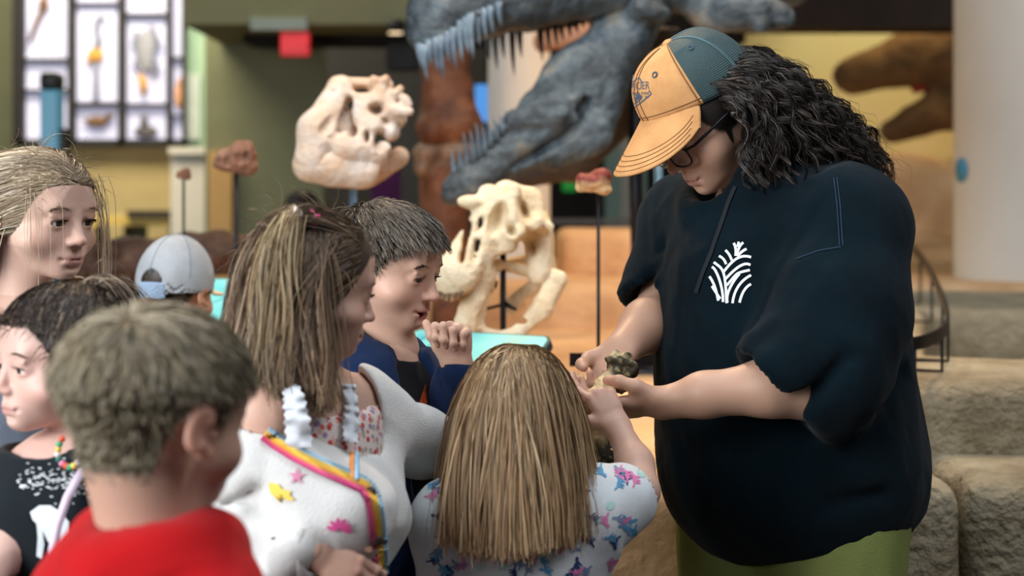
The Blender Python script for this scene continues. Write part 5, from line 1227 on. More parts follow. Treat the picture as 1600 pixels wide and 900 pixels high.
    for l in L:
        l = np.array(l, float)
        if len(l) > 2:
            t = np.linspace(0, 1, 14); tt = np.linspace(0, 1, len(l)); pol = [np.polyfit(tt, l[:, i], min(3, len(l) - 1)) for i in (0, 1)]
            l = np.stack([np.polyval(pol[i], t) for i in (0, 1)], 1)
        ribbon_on(em, bv, l, 4.0, .0012, 4)
    e = em.build('emblem', flat_mat('print_white', (.80, .84, .86), .7), hood); e['label'] = 'white branching line emblem printed on the chest'
    ds = MB(); ribbon_on(ds, bv, [(1150, 292), (1138, 320), (1128, 350), (1112, 395), (1098, 430), (1089, 458)], 6, .0030, 5)
    ds.build('drawstring', flat_mat('cord_black', (.004, .008, .012), .8), hood)
    st = MB(); ribbon_on(st, bv, [(1303, 278), (1308, 320), (1312, 384)], 2.0, .0016, 5); ribbon_on(st, bv, [(1308, 278), (1313, 320), (1317, 384)], 2.0, .0016, 5)
    ribbon_on(st, bv, [(1314, 386), (1280, 392), (1245, 405)], 2.0, .0016, 5)
    st.build('seam', flat_mat('seam_navy', srgb(14, 40, 58), .9), hood)
    # trousers
    fl = field_of([(q, k_) for q, k_ in legs(T, pv + (0, 0, .02), .10, .46, (.125, .105, .085))[0]] + [(ell(pv + (0, 0, .02), (.165, .145, .10), T), .05)], .012)
    fl.plane((0, 0, .06), (0, 0, -1))
    cloth('trousers', o, fl, noise_mat('olive_cotton', [(.3, srgb(128, 140, 78)), (.7, srgb(146, 156, 92))], 8, 4, .9, .3, 500, .15), mkfolds(.006, 9, (0, 0, 1), 9, 3))
    shoes(ank, o, T[:, 1], (.03, .03, .03), 1.25)
    build_cap(o, H)
    build_glasses(o, H)
    build_curls(o, H, nb, T)
    return o, H
def build_cap(o, H):
    s = H['s']; tan = noise_mat('cap_cotton', [(.3, srgb(206, 150, 96)), (.7, srgb(222, 168, 112))], 30, 4, .85, .3, 900, .2)
    na, nt_ = 96, 22
    def dome(a, t, grow=0.0):
        # a azimuth from the front, t 0 at the rim .. 1 at the button
        rim = .030 + .022 * math.cos(a); c, s_ = math.cos(t * math.pi / 2), math.sin(t * math.pi / 2)
        pw = .62 if abs(a) < 1.15 else .70
        r = max(c, 1e-6) ** pw
        return np.array([math.sin(a) * (.0800 + grow) * r, -.010 + math.cos(a) * (.1000 + grow) * r + .000, rim + (.128 + grow - rim) * s_ ** .95])
    root = MB(); front = MB(); V = []
    A = np.linspace(-math.pi, math.pi, na + 1); T_ = np.linspace(0, 1, nt_ + 1)
    def panel(a0, a1, n, name, mat, parent, th=.0022):
        aa = np.linspace(a0, a1, n + 1); vo = np.array([[dome(a, t) for t in T_] for a in aa]); vi = np.array([[dome(a, t, -th) for t in T_] for a in aa])
        m = MB(); W = nt_ + 1
        q = [[i * W + j, (i + 1) * W + j, (i + 1) * W + j + 1, i * W + j + 1] for i in range(n) for j in range(nt_)]
        m.add(head_points(H, vo.reshape(-1, 3)), [x[::-1] for x in q]); m.add(head_points(H, vi.reshape(-1, 3)), q)
        e = [[i * W, (i + 1) * W, (n + 1) * W + (i + 1) * W, (n + 1) * W + i * W] for i in range(n)]
        v, qq, tt = m.arrays(); m2 = MB(); m2.add(v, np.concatenate([qq, np.array(e)]))
        ob = m2.build(name, mat, parent); at = ob.data.attributes.new('weave', 'FLOAT_VECTOR', 'POINT'); gv = np.array([[a * 2.6, t * 3.0, 0] for a in aa for t in T_], np.float32); at.data.foreach_set('vector', np.concatenate([gv, gv]).ravel()); return ob, v[:(n + 1) * W], np.array([x[::-1] for x in q])
    # rear mesh fabric: a fine woven grid
    mm, nt, b = new_mat('cap_mesh')
    tc = nt.nodes.new('ShaderNodeAttribute'); tc.attribute_name = 'weave'; w1 = nt.nodes.new('ShaderNodeTexWave'); w1.wave_type = 'BANDS'; w1.bands_direction = 'X'; w1.inputs['Scale'].default_value = 4.0
    w2 = nt.nodes.new('ShaderNodeTexWave'); w2.bands_direction = 'Y'; w2.inputs['Scale'].default_value = 5.0
    mx = nt.nodes.new('ShaderNodeMath'); mx.operation = 'MAXIMUM'; nt.links.new(tc.outputs['Vector'], w1.inputs[0]); nt.links.new(tc.outputs['Vector'], w2.inputs[0])
    nt.links.new(w1.outputs['Fac'], mx.inputs[0]); nt.links.new(w2.outputs['Fac'], mx.inputs[1])
    r = ramp(nt, [(.35, srgb(16, 32, 34)), (.9, srgb(56, 84, 86))]); nt.links.new(mx.outputs[0], r.inputs[0]); nt.links.new(r.outputs[0], b.inputs['Base Color'])
    bp = nt.nodes.new('ShaderNodeBump'); bp.inputs['Strength'].default_value = .5; bp.inputs['Distance'].default_value = .002; nt.links.new(mx.outputs[0], bp.inputs['Height']); nt.links.new(bp.outputs[0], b.inputs['Normal'])
    b.inputs['Roughness'].default_value = .6
    half = 1.17
    fr, fv, fq = panel(-half, half, 44, 'cap', tan, o)
    rear, rv, rq = panel(half, 2 * math.pi - half, 60, 'cap_mesh_panel', mm, fr)
    # seams on the crown
    dark = flat_mat('thread_brown', srgb(110, 72, 40), .9); teal = flat_mat('thread_teal', srgb(96, 124, 130), .9)
    def line(aa, tt, name, mat, r=.0007, g=.0006):
        m = MB(); m.tube(head_points(H, np.array([dome(a, t, g) for a, t in zip(aa, tt)])), r, 5); m.build(name, mat, fr)
    tt = np.linspace(.02, .97, 30)
    for a in (-.10, .10, -half + .05, half - .05, half - .01): line([a * (1 - .35 * t) if abs(a) < .2 else a for t in tt], tt, 'stitching', dark)
    for a in (1.95, 1.98, -1.95, -1.98, math.pi): line([a] * 30, tt, 'stitching', teal, .0009)
    line(np.linspace(-half, half, 40), [.06] * 40, 'stitching', dark)
    m = MB(); c = head_point(H, dome(0, 1.0)); m.sphere(c, np.array([.0085, .0085, .0045]) * s, 8, H['R']); m.build('cap_button', tan, fr)
    for a, t, mt in ((-.62, .55, 'eyelet_blue'), (.62, .55, 'eyelet_blue'), (-1.6, .62, 'eyelet_teal'), (1.6, .62, 'eyelet_teal')):
        c = dome(a, t, .0005); n_ = nrm(c - np.array([0, -.01, .04])); u_ = nrm(np.cross(n_, (0, 0, 1))); w_ = np.cross(n_, u_); m = MB()
        m.tube(head_points(H, np.array([c + .0040 * (math.cos(q) * u_ + math.sin(q) * w_) for q in np.linspace(0, 2 * math.pi, 17)])), .0013, 6)
        m.build('eyelet', flat_mat(mt, srgb(60, 84, 104) if 'blue' in mt else srgb(60, 88, 96), .7), fr)
    # bill
    nu, nv = 40, 14; hb = 1.10
    def bill(u, v, th=0.0):
        a = u * hb; p = dome(a, .02, -.001); L = .086 * math.sqrt(max(0, 1 - (abs(u) ** 2.6) * .93))
        y = p + np.array([.10 * math.sin(a) * .25 * v * L / .08, 1.0 * L * v, 0])
        y[2] += -.46 * L * v - .016 * (u ** 2) * (v ** .7) - th
        return y
    m = MB(); vt = np.array([[bill(u, v) for v in np.linspace(0, 1, nv + 1)] for u in np.linspace(-1, 1, nu + 1)]); vb = np.array([[bill(u, v, .0032) for v in np.linspace(0, 1, nv + 1)] for u in np.linspace(-1, 1, nu + 1)])
    W = nv + 1; q = [[i * W + j, (i + 1) * W + j, (i + 1) * W + j + 1, i * W + j + 1] for i in range(nu) for j in range(nv)]; N0 = (nu + 1) * W
    e = [[i * W + nv, (i + 1) * W + nv, N0 + (i + 1) * W + nv, N0 + i * W + nv] for i in range(nu)]
    m.add(np.concatenate([head_points(H, vt.reshape(-1, 3)), head_points(H, vb.reshape(-1, 3))]), np.concatenate([np.array(q), np.array(q)[:, ::-1] + N0, np.array(e)]))
    bl = m.build('bill', tan, fr)
    for v0 in (.62, .72, .82, .92):
        ms = MB(); us = np.linspace(-.93, .93, 60)
        ms.tube(head_points(H, np.array([bill(u, 1 - (1 - v0) * .075 / max(.02, .082 * math.sqrt(1 - abs(u) ** 2.6 * .93)), -.0004) for u in us])), .0006, 5); ms.build('stitching', dark, bl)
    # printed badge: lozenge outline, lettering and a small hill scene
    bv = bvh_of(fv, fq); ink = flat_mat('badge_ink', srgb(74, 92, 110), .8); bd = MB()
    for l in ([(979, 136), (999, 121), (1004, 130)], [(1014, 141), (1018, 147), (992, 168), (983, 160)], [(986, 152), (990, 147), (994, 150), (999, 146), (1003, 152)],
              [(986, 158), (992, 163), (1003, 154)]): ribbon_on(bd, bv, l, 1.8, .0009, 3)
    patch_on(bd, bv, [(985, 156), (989, 149), (993, 152), (998, 147), (1003, 153), (993, 162)], .0009, 3)
    for txt, x0, y0, w, hgt, sl in (('LACIER', 982, 141, 33, 12, -.06), ('IONAL PARK', 985, 147.5, 30, 4.5, .02), ('EST. 1910', 1000, 153, 14, 4, .02)):
        text_on(bd, bv, txt, x0, y0, w, hgt, sl)
    b_ = bd.build('badge', ink, fr); b_['label'] = 'faded blue lozenge badge with lettering on the cap front'
    return fr
def text_on(mb, bv, txt, x0, y0, w, hgt, slope=0.0, lift=.0009):
    """flat lettering laid on a surface; baseline start, width and cap height are picture positions"""
    cu = bpy.data.curves.new('lettering', 'FONT'); cu.body = txt; cu.size = 1.0; cu.resolution_u = 2
    ob = bpy.data.objects.new('lettering', cu); COL.objects.link(ob)
    me = ob.to_mesh(); bm = bmesh.new(); bm.from_mesh(me); bmesh.ops.triangulate(bm, faces=bm.faces[:])
    bmesh.ops.subdivide_edges(bm, edges=[e for e in bm.edges if e.calc_length() > .25], cuts=1); bmesh.ops.triangulate(bm, faces=bm.faces[:])
    v = np.array([x.co[:] for x in bm.verts]); t = [[x.index for x in f.verts] for f in bm.faces]
    bm.free(); ob.to_mesh_clear(); bpy.data.objects.remove(ob); bpy.data.curves.remove(cu)
    if len(v) == 0: return
    u = (v[:, 0] - v[:, 0].min()) / np.ptp(v[:, 0]); g = v[:, 1] / .69
    out = []; ok = True
    for a, b in zip(u, g):
        p, n = cast(bv, x0 + a * w, y0 + slope * a * w - b * hgt)
        if p is None: out.append(None); continue
        if np.dot(n, p - np.array(CAMP)) > 0: n = -n
        out.append(p + n * lift)
    t = [q for q in t if all(out[i] is not None for i in q)]
    out = [np.zeros(3) if q is None else q for q in out]
    used = sorted({i for q in t for i in q}); mp = {i: j for j, i in enumerate(used)}
    if t: mb.add([out[i] for i in used], [], [[mp[i] for i in q] for q in t])
def build_glasses(o, H):
    blk = flat_mat('glasses_black', (.006, .006, .008), .25, .5)
    g = None
    for sx in (-1, 1):
        m = MB(); c = np.array([sx * .033, .095, -.013]); pts = []
        for t in np.linspace(0, 2 * np.pi, 33):
            x, z = .0235 * np.sign(math.cos(t)) * abs(math.cos(t)) ** .7, .0165 * np.sign(math.sin(t)) * abs(math.sin(t)) ** .7
            pts.append(c + (x, -.006 * (abs(c[0] + x) / .05) ** 2, z))
        m.tube(head_points(H, np.array(pts)), .0020, 8)
        r = m.build('glasses' if g is None else 'rim', blk, o if g is None else g)
        if g is None: g = r
        lens = MB(); q = head_points(H, np.array(pts[:-1])); cc = q.mean(0); n = len(q)
        lens.add(np.concatenate([q, [cc]]), [], [[n, k, (k + 1) % n] for k in range(n)]); lens.build('lens', flat_mat('lens_glass', (.95, .97, 1), .03, .5, alpha=.12), g)
        t = MB(); P0 = np.array([sx * .057, .087, -.004]); P1 = np.array([sx * .078, -.010, .006])
        t.tube(head_points(H, np.array([P0, P0 + (sx * .008, -.012, 0), (P0 + P1) / 2 + (sx * .006, 0, 0), P1, P1 + (-sx * .002, -.02, -.02)])), .0026, 8); t.build('temple', blk, g)
    b = MB(); b.tube(head_points(H, np.array([(-.011, .0945, -.002), (0, .0985, .002), (.011, .0945, -.002)])), .0018, 8); b.build('bridge', blk, g)
def build_curls(o, H, nb, T):
    rng = np.random.default_rng(11)
    # inner mass so no scalp or daylight shows through
    f = Field(P(1060, 80, 2.66) - (0, .2, 0) - (0, 0, .35), P(1420, 60, 2.66) + (0, .25, .02), .006)
    f.u(ell(head_point(H, (0, -.055, .015)), np.array([.080, .075, .075]) * 1.1, H['R']))
    f.u(ell(P(1235, 200, 2.68), (.095, .100, .068)), .05); f.u(ell(P(1300, 232, 2.68), (.075, .105, .066)), .05); f.u(ell(P(1202, 235, 2.59), (.046, .048, .062)), .05)
    f.u(ell(P(1340, 268, 2.67), (.050, .09, .055)), .05)
    V, Fq = f.mesh(2); N_ = vnormals(V, Fq); V = V + N_ * (fbm(V * 28, 3, 2) * .012 - .022)[:, None]
    hm = mesh_obj('hair', V, Fq, noise_mat('dark_hair_mass', [(.35, (.006, .005, .005)), (.7, (.020, .016, .014))], 30, 5, .6, .8, 120, .3, stretch=(1, 1, 1)), o)
    # wavy locks: each lock is a bundle of fibres round one curling guide
    nl, per, K = 460, 12, 26
    m = lambda L: np.where((L[:, 1] < .008) & (L[:, 2] < .060), 1, -1) * (hairline_girl(L) > 0) - .5
    p, nn, L = scalp_roots(H, nl, rng, m, lambda L: np.where(L[:, 0] < 0, 1.6, .7))
    near = np.clip(.5 - L[:, 0] / .10, 0, 1)                     # 1 on her left, the side we see
    u = rng.random(nl) ** .9; xe = 1172 + u * 232
    yb = np.interp(xe, [1150, 1210, 1260, 1300, 1345, 1400], [280, 295, 298, 314, 345, 362])
    ye = yb - rng.random(nl) ** 1.6 * np.interp(xe, [1150, 1250, 1400], [30, 60, 120]) + rng.normal(size=nl) * 5
    Ye = np.interp(near, [0, 1], [2.78, 2.535]) + np.interp(xe, [1150, 1400], [-.0, .07]) + rng.normal(size=nl) * .02
    e = np.array([P(a, b, c) for a, b, c in zip(xe, ye, Ye)])
    dist = np.linalg.norm(e - p, axis=1)[:, None]
    c1 = p + nn * .022 + np.array([.30, -.02, .0]) * dist + rng.normal(size=(nl, 3)) * .008
    c2 = e + np.array([-.16, -.03, .36]) * dist + rng.normal(size=(nl, 3)) * .010
    t = np.linspace(0, 1, K)[None, :, None]
    G = (1 - t) ** 3 * p[:, None] + 3 * (1 - t) ** 2 * t * c1[:, None] + 3 * (1 - t) * t * t * c2[:, None] + t ** 3 * e[:, None]
    hc = [(c, r + .003, R) for c, r, R in head_colliders(H)] + [(P(1213, 440, 2.70), np.array([.205, .175, .25]), T), (P(1320, 375, 2.56), np.array([.095, .095, .095]), np.eye(3))]
    G = collide(G.reshape(-1, 3), hc).reshape(G.shape)
    Tn = np.gradient(G, axis=1); Tn /= np.linalg.norm(Tn, axis=2, keepdims=True) + 1e-9
    A = np.cross(Tn, np.array([.2, .3, .93])); A /= np.linalg.norm(A, axis=2, keepdims=True) + 1e-9; B = np.cross(Tn, A)
    ph = rng.uniform(0, 6.28, nl)[:, None]; turns = (dist[:, 0] / rng.uniform(.050, .085, nl))[:, None] * rng.choice([-1, 1], nl)[:, None]; am = rng.uniform(.006, .013, nl)[:, None]
    tt = np.linspace(0, 1, K)[None]; env = np.clip(tt * 2.5, 0, 1)
    G = G + A * (am * env * np.cos(ph + 6.28 * turns * tt))[..., None] + B * (.7 * am * env * np.sin(ph + 6.28 * turns * tt))[..., None]
    N = nl * per; idx = np.repeat(np.arange(nl), per)
    ra = rng.uniform(.003, .0085, nl)[idx] * np.sqrt(rng.random(N)); an = rng.uniform(0, 6.28, N)
    w = ra[:, None] * np.interp(np.linspace(0, 1, K), [0, .15, .7, 1], [.5, 1, 1, .35])[None]
    tw = an[:, None] + .8 * tt
    S = G[idx] + A[idx] * (w * np.cos(tw))[..., None] + B[idx] * (w * np.sin(tw))[..., None] + rng.normal(size=(N, 1, 3)) * .0012
    S = collide(S.reshape(-1, 3), hc[:1]).reshape(S.shape)
    strands('hair', S, .0009, np.clip(hair_cols(N, (.018, .0135, .011), rng, .3, (.085, .066, .054), .12) * (1 + .7 * (rng.random(nl)[idx][:, None] - .5)), .002, 1), o)
    # flyaway frizz
    k = 240; idx = rng.choice(N, k); Fz = S[idx] + (rng.normal(size=(k, 1, 3)) * .014 + np.array([.008, 0, .012])) * np.linspace(0, 1, K)[None, :, None] + rng.normal(size=(k, K, 3)) * .0012
    strands('hair', Fz, .00045, hair_cols(k, (.03, .022, .018), rng, .3), o)
WOMAN, WH = build_woman()

# ------------------------------------------------------------------ children
def torso_prims(T, nb, ch, pv, shR, shL, g=0.0, rc=.098, rp=.095, fl=1.35, rs=.042):
    return [(cone(ch, pv, rc + g, rp + g, (T[:, 1], fl)), 0), (cone(shR, shL, rs + g, rs + g), .07), (cone(nb + (0, 0, -.005), ch, .040 + g * .5, rc * .8 + g), .05)]
def arm_prims(sh, el, wr, r=(.036, .030, .021), g=0.0):
    return [(cone(sh, el, r[0] + g, r[1] + g), .03), (cone(el, wr, r[1] + g, r[2] + g), .02)]
def kid_low(o, T, pv, colr, z0=.0, r=(.085, .068, .055), shoe=(.05, .05, .06), name='trousers', mat=None):
    lg, ank = legs(T, pv, .062, .36, r)
    f = field_of(lg + [(ell(pv + (0, 0, .01), (.13, .10, .09), T), .05)], .016); f.plane((0, 0, .055), (0, 0, -1))
    cloth(name, o, f, mat or noise_mat('trousers_%d' % int(colr[2] * 999), [(.3, tuple(np.array(colr) * .85)), (.7, tuple(np.array(colr) * 1.15))], 10, 4, .9, .3, 500, .15), mkfolds(.004, 12, (0, 0, 1), 3, 3))
    shoes(ank, o, T[:, 1], shoe, .8)
def leg_skin(T, pv): return legs(T, pv, .062, .36, (.062, .042, .030))[0]
def jersey(name, c, var=.08, bump=.25, sc=700): return noise_mat(name, [(.3, tuple(np.array(c) * (1 - var))), (.7, tuple(np.minimum(np.array(c) * (1 + var), 1)))], 14, 4, .92, bump, sc, .12, sheen=.08)
def short_hair(o, H, rng, n, base, ln, hi=None, hi_p=.2, lean=(0, .5, 0), crown=(0, -.045, .095), rad=.0009, lift=.45, K=7, mask=None, clumps=260, fade=True, grav=.15, cw=.5):
    p, nn, L = scalp_roots(H, n, rng, mask or hair_scalp_mask)
    R = H['R']; cr = np.array(crown)
    away = L - cr; away = away - (away * (nn @ R)).sum(1, keepdims=True) * (nn @ R); away /= np.linalg.norm(away, axis=1)[:, None] + 1e-6
    d = (away + np.array(lean)) @ R.T + nn * lift + rng.normal(size=p.shape) * .16
    top = np.clip((L[:, 2] - .015) / .05, 0, 1) if fade else np.ones(n)
    length = (ln[0] + (ln[1] - ln[0]) * top) * rng.uniform(.75, 1.2, n) * H['s']
    def flow(q, dd, t): return dd + np.array([0, 0, -grav]) + rng.normal(size=q.shape) * .05
    S = grow(p - nn * .001, d, length, K, flow, head_colliders(H, .001))
    S, b = clump(S, clumps, rng, 0, cw, 1.2)
    c = hair_cols(n, base, rng, .22, hi, hi_p)
    c = c * (1 + .25 * (rng.random(clumps)[b][:, None] - .5))
    strands('hair', S, rad, np.clip(c, .003, 1), o)

# ---- boy in red, back to the camera
def build_red_boy():
    rng = np.random.default_rng(21); Y = 1.55
    sk = (.50, .30, .22)
    H = make_head((.60, .78, -.14), P(243, 650, Y), 1.05, neck=P(232, 830, Y - .01), neck_r=(.047, .050), skin=sk, scalp=(.085, .062, .040), h=.0036)
    T = frame((.62, .78, 0)); nb = P(235, 822, Y - .01); ch = P(240, 950, Y); pv = ch + (0, 0, -.36); shR = nb + T[:, 0] * .092 + (0, 0, -.105); shL = nb - T[:, 0] * .092 + (0, 0, -.105)
    elR, wrR = shR + (.01, -.01, -.18), shR + (.03, .06, -.34); elL, wrL = shL + (-.01, -.01, -.18), shL + (.0, .08, -.34)
    bp = torso_prims(T, nb, ch, pv, shR, shL) + arm_prims(shR, elR, wrR) + arm_prims(shL, elL, wrL) + leg_skin(T, pv)
    hands = [make_hand(w, w - e, T[:, 0] * sg, sd, .115, skin=sk, h=.005, wrist_from=e * .3 + w * .7, wrist_r=.02) for w, e, sg, sd in ((wrR, elR, -1, -1), (wrL, elL, 1, 1))]
    o = person('small boy with short blond hair in a red sweatshirt, back to camera', nb, [(H['V'], H['F'], H['C']), body_mesh(bp, sk)] + hands)
    make_eyes(H, o, (.6, .78, -.1))
    f = field_of(torso_prims(T, nb + (0, 0, -.04), ch, pv + (0, 0, .05), shR, shL, .016) + arm_prims(shR, elR, wrR, g=.018) + arm_prims(shL, elL, wrL, g=.018), .006, .05)
    # standing collar
    cc = nb + np.array([0, 0, -.030])
    q = lambda t: cc + T[:, 0] * .060 * math.cos(t) + T[:, 1] * (.064 * math.sin(t) + .006) + np.array([0, 0, .008 + .010 * math.cos(2 * t)])
    for a in np.linspace(0, 2 * np.pi, 25)[:-1]: f.u(cone(q(a), q(a + .27), .017, .017), .025)
    f.cut(cone(nb + (0, 0, -.02), nb + (0, .01, .10), .050, .056), .006)
    cloth('sweatshirt', o, f, jersey('red_fleece', srgb(176, 17, 22)), mkfolds(.010, 9, (1, 0, .5), 4, 2.5), smooth=2)
    kid_low(o, T, pv, (.03, .035, .05))
    short_hair(o, H, rng, 9500, (.205, .165, .105), (.007, .038), (.36, .31, .22), .22, lean=(0, .1, -.1), crown=(.012, -.055, .090), rad=.0009, lift=.16, K=7, clumps=300, fade=True, cw=.28)
# ---- girl with long blond hair, back to the camera, pointing
def build_blonde():
    rng = np.random.default_rng(31); Y = 2.25; sk = (.60, .37, .28)
    T = frame((.25, .97, 0))
    H = make_head((.35, .93, -.12), P(808, 648, Y), .97, neck=P(812, 775, Y - .02), skin=sk, scalp=(.20, .14, .08), h=.0045)
    nb = P(815, 772, Y - .01); ch = P(820, 860, Y); pv = ch + (.0, 0, -.32)
    shR, shL = P(925, 800, Y - .01), P(708, 818, Y - .03)
    elR, wrR = P(1001, 768, 2.30), P(966, 668, 2.39); elL = shL + (-.01, .03, -.19); wrL = elL + (.03, .12, -.10)
    bp2 = [(cone(shR, elR, .035, .0295), .03)]
    bp = torso_prims(T, nb, ch, pv, shR, shL) + arm_prims(shL, elL, wrL) + leg_skin(T, pv)
    hR = make_hand(wrR, (-.45, .30, .84), (-.35, .93, -.10), -1, .118, curl=((.75, .7, .4), (1.3, 1.4, .7), (1.4, 1.4, .7), (1.45, 1.4, .7)), skin=sk, h=.0020, arm=[(elR, P(992, 725, 2.345), .030, .027), (P(992, 725, 2.345), wrR, .027, .018)],
                   thumb=((.022, .020, -.006), (.044, .040, -.010), (.068, .058, -.010), (.090, .066, -.006)))
    hL = make_hand(wrL, wrL - elL, T[:, 0], 1, .112, skin=sk, h=.005, wrist_from=elL * .3 + wrL * .7, wrist_r=.019)
    o = person('girl with long straight blond hair in printed white tee, reaching to the bone', nb, [(H['V'], H['F'], H['C']), body_mesh(bp, sk), body_mesh(bp2, sk, .005), hR, hL])
    make_eyes(H, o, (.4, .9, -.1))
    f = field_of(torso_prims(T, nb + (0, 0, -.02), ch, pv + (0, 0, .0), shR, shL, .016), .0048, .10)
    f.u(cone(shR, shR * .35 + elR * .65, .052, .050), .04); f.u(cone(shL, shL * .35 + elL * .65, .050, .050), .04)
    n_ = nrm(elR - shR); f.plane(shR * .30 + elR * .70, n_) if False else None
    f.cut(cone(shR * .42 + elR * .58, elR + n_ * .03, .038, .044), .004)
    f.cut(cone(nb + (0, 0, -.03), nb + (0, 0, .08), .050, .060), .006)
    tee, V, Fq = cloth('tee_shirt', o, f, jersey('white_jersey', (.66, .70, .72), .04), mkfolds(.0045, 11, (.3, 0, 1), 14, 3), smooth=2)
    bv = bvh_of(V, Fq); pal = {'navy': srgb(42, 62, 110), 'blue': srgb(86, 150, 190), 'pink': srgb(214, 120, 170), 'mint': srgb(170, 206, 196), 'grey_blue': srgb(120, 140, 170)}
    for nm, c in pal.items():
        for i in range(26):
            mb = MB()
            x, y = rng.uniform(672, 1010), rng.uniform(735, 899)
            a0 = rng.uniform(0, 6.28)
            # a small running-animal shape: body, head, legs and tail as lobes
            def lob(cx, cy, rx, ry, rot):
                t = np.linspace(0, 6.28, 9)[:-1]
                return [(x + cx * math.cos(a0) - cy * math.sin(a0) + rx * math.cos(u) * math.cos(rot + a0) - ry * math.sin(u) * math.sin(rot + a0),
                         y + cx * math.sin(a0) + cy * math.cos(a0) + rx * math.cos(u) * math.sin(rot + a0) + ry * math.sin(u) * math.cos(rot + a0)) for u in t]
            if nm == 'mint':
                patch_on(mb, bv, lob(0, 0, rng.uniform(6, 12), rng.uniform(4, 8), 0), .0008, 4)
                if mb.n: mb.build('print', flat_mat('tee_print_' + nm, c, .9), tee)
                continue
            patch_on(mb, bv, lob(0, 0, 7.5, 3.6, 0), .0009 + i * 1e-5, 3); patch_on(mb, bv, lob(8, -4, 4, 2.6, -.6), .0010, 3)
            for lx in (-5, -1, 4): patch_on(mb, bv, lob(lx, 5, 1.4, 4.2, .2), .0010, 3)
            patch_on(mb, bv, lob(-9, -2, 4.5, 1.5, .5), .0010, 3)
            if mb.n: mb.build('print', flat_mat('tee_print_' + nm, c, .9), tee)
    kid_low(o, T, pv, (.05, .07, .12), name='leggings', r=(.07, .055, .042))
    # hair
    n = 9800; p, nn, L = scalp_roots(H, n, rng, lambda q: (hairline(q) + .012) * (~in_ear(q)) * (q[:, 1] < .075))
    R = H['R']; crown = np.array([0, -.022, .099]); part = L - crown
    side = np.sign(L[:, 0]) + (L[:, 0] == 0)
    tgt = np.stack([side * (.65 + .4 * rng.random(n)) * np.where(L[:, 1] > -.02, 1, .45), -np.clip(.05 - L[:, 1], 0, 1) * 6 + .1, -.35 + 0 * side], 1)
    d = tgt @ R.T + nn * .03
    cols = head_colliders(H, .004) + [(ch + (0, 0, .0), np.array([.150, .090, .16]), T), (nb + (0, 0, -.03), np.array([.085, .07, .06]), np.eye(3))]
    zend = P(0, 872, Y - .12)[2] + rng.normal(size=n) * .010 + .014 * np.abs(L[:, 0]) / .07
    length = np.maximum(p[:, 2] - zend, .05) * 1.0 + .015 * np.clip((L[:, 2] - .02) / .08, 0, 1)
    rnd = rng.normal(size=(n, 3)) * np.array([.05, .03, .02])
    back = np.array([.0, -.10, 0]); xc = P(818, 0, Y - .1)[0]
    def flow(q, dd, t): return dd * .45 + np.array([0, 0, -1.0]) * (.35 + .4 * t) + rnd + back * 1.2 + np.stack([-.45 * (q[:, 0] - xc), 0 * t * q[:, 0], 0 * q[:, 0]], 1) * t
    K = 11; S = grow(p, d, length, K, flow, cols)
    S, b = clump(S, 260, rng, 0, .45, 1.4)
    wv = np.sin(np.linspace(0, 5, K)[None, :] + rng.uniform(0, 6.28, 260)[b][:, None]) * .003 * np.linspace(0, 1, K)[None]
    S[:, :, 0] += wv; S[:, :, 1] += wv * .6
    c = hair_cols(n, (.33, .205, .105), rng, .16, (.56, .40, .23), .30); c *= (1 + .5 * (rng.random(260)[b][:, None] - .5))
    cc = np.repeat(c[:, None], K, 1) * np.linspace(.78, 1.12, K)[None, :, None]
    strands('hair', S, .0011, np.clip(cc, .01, 1), o)
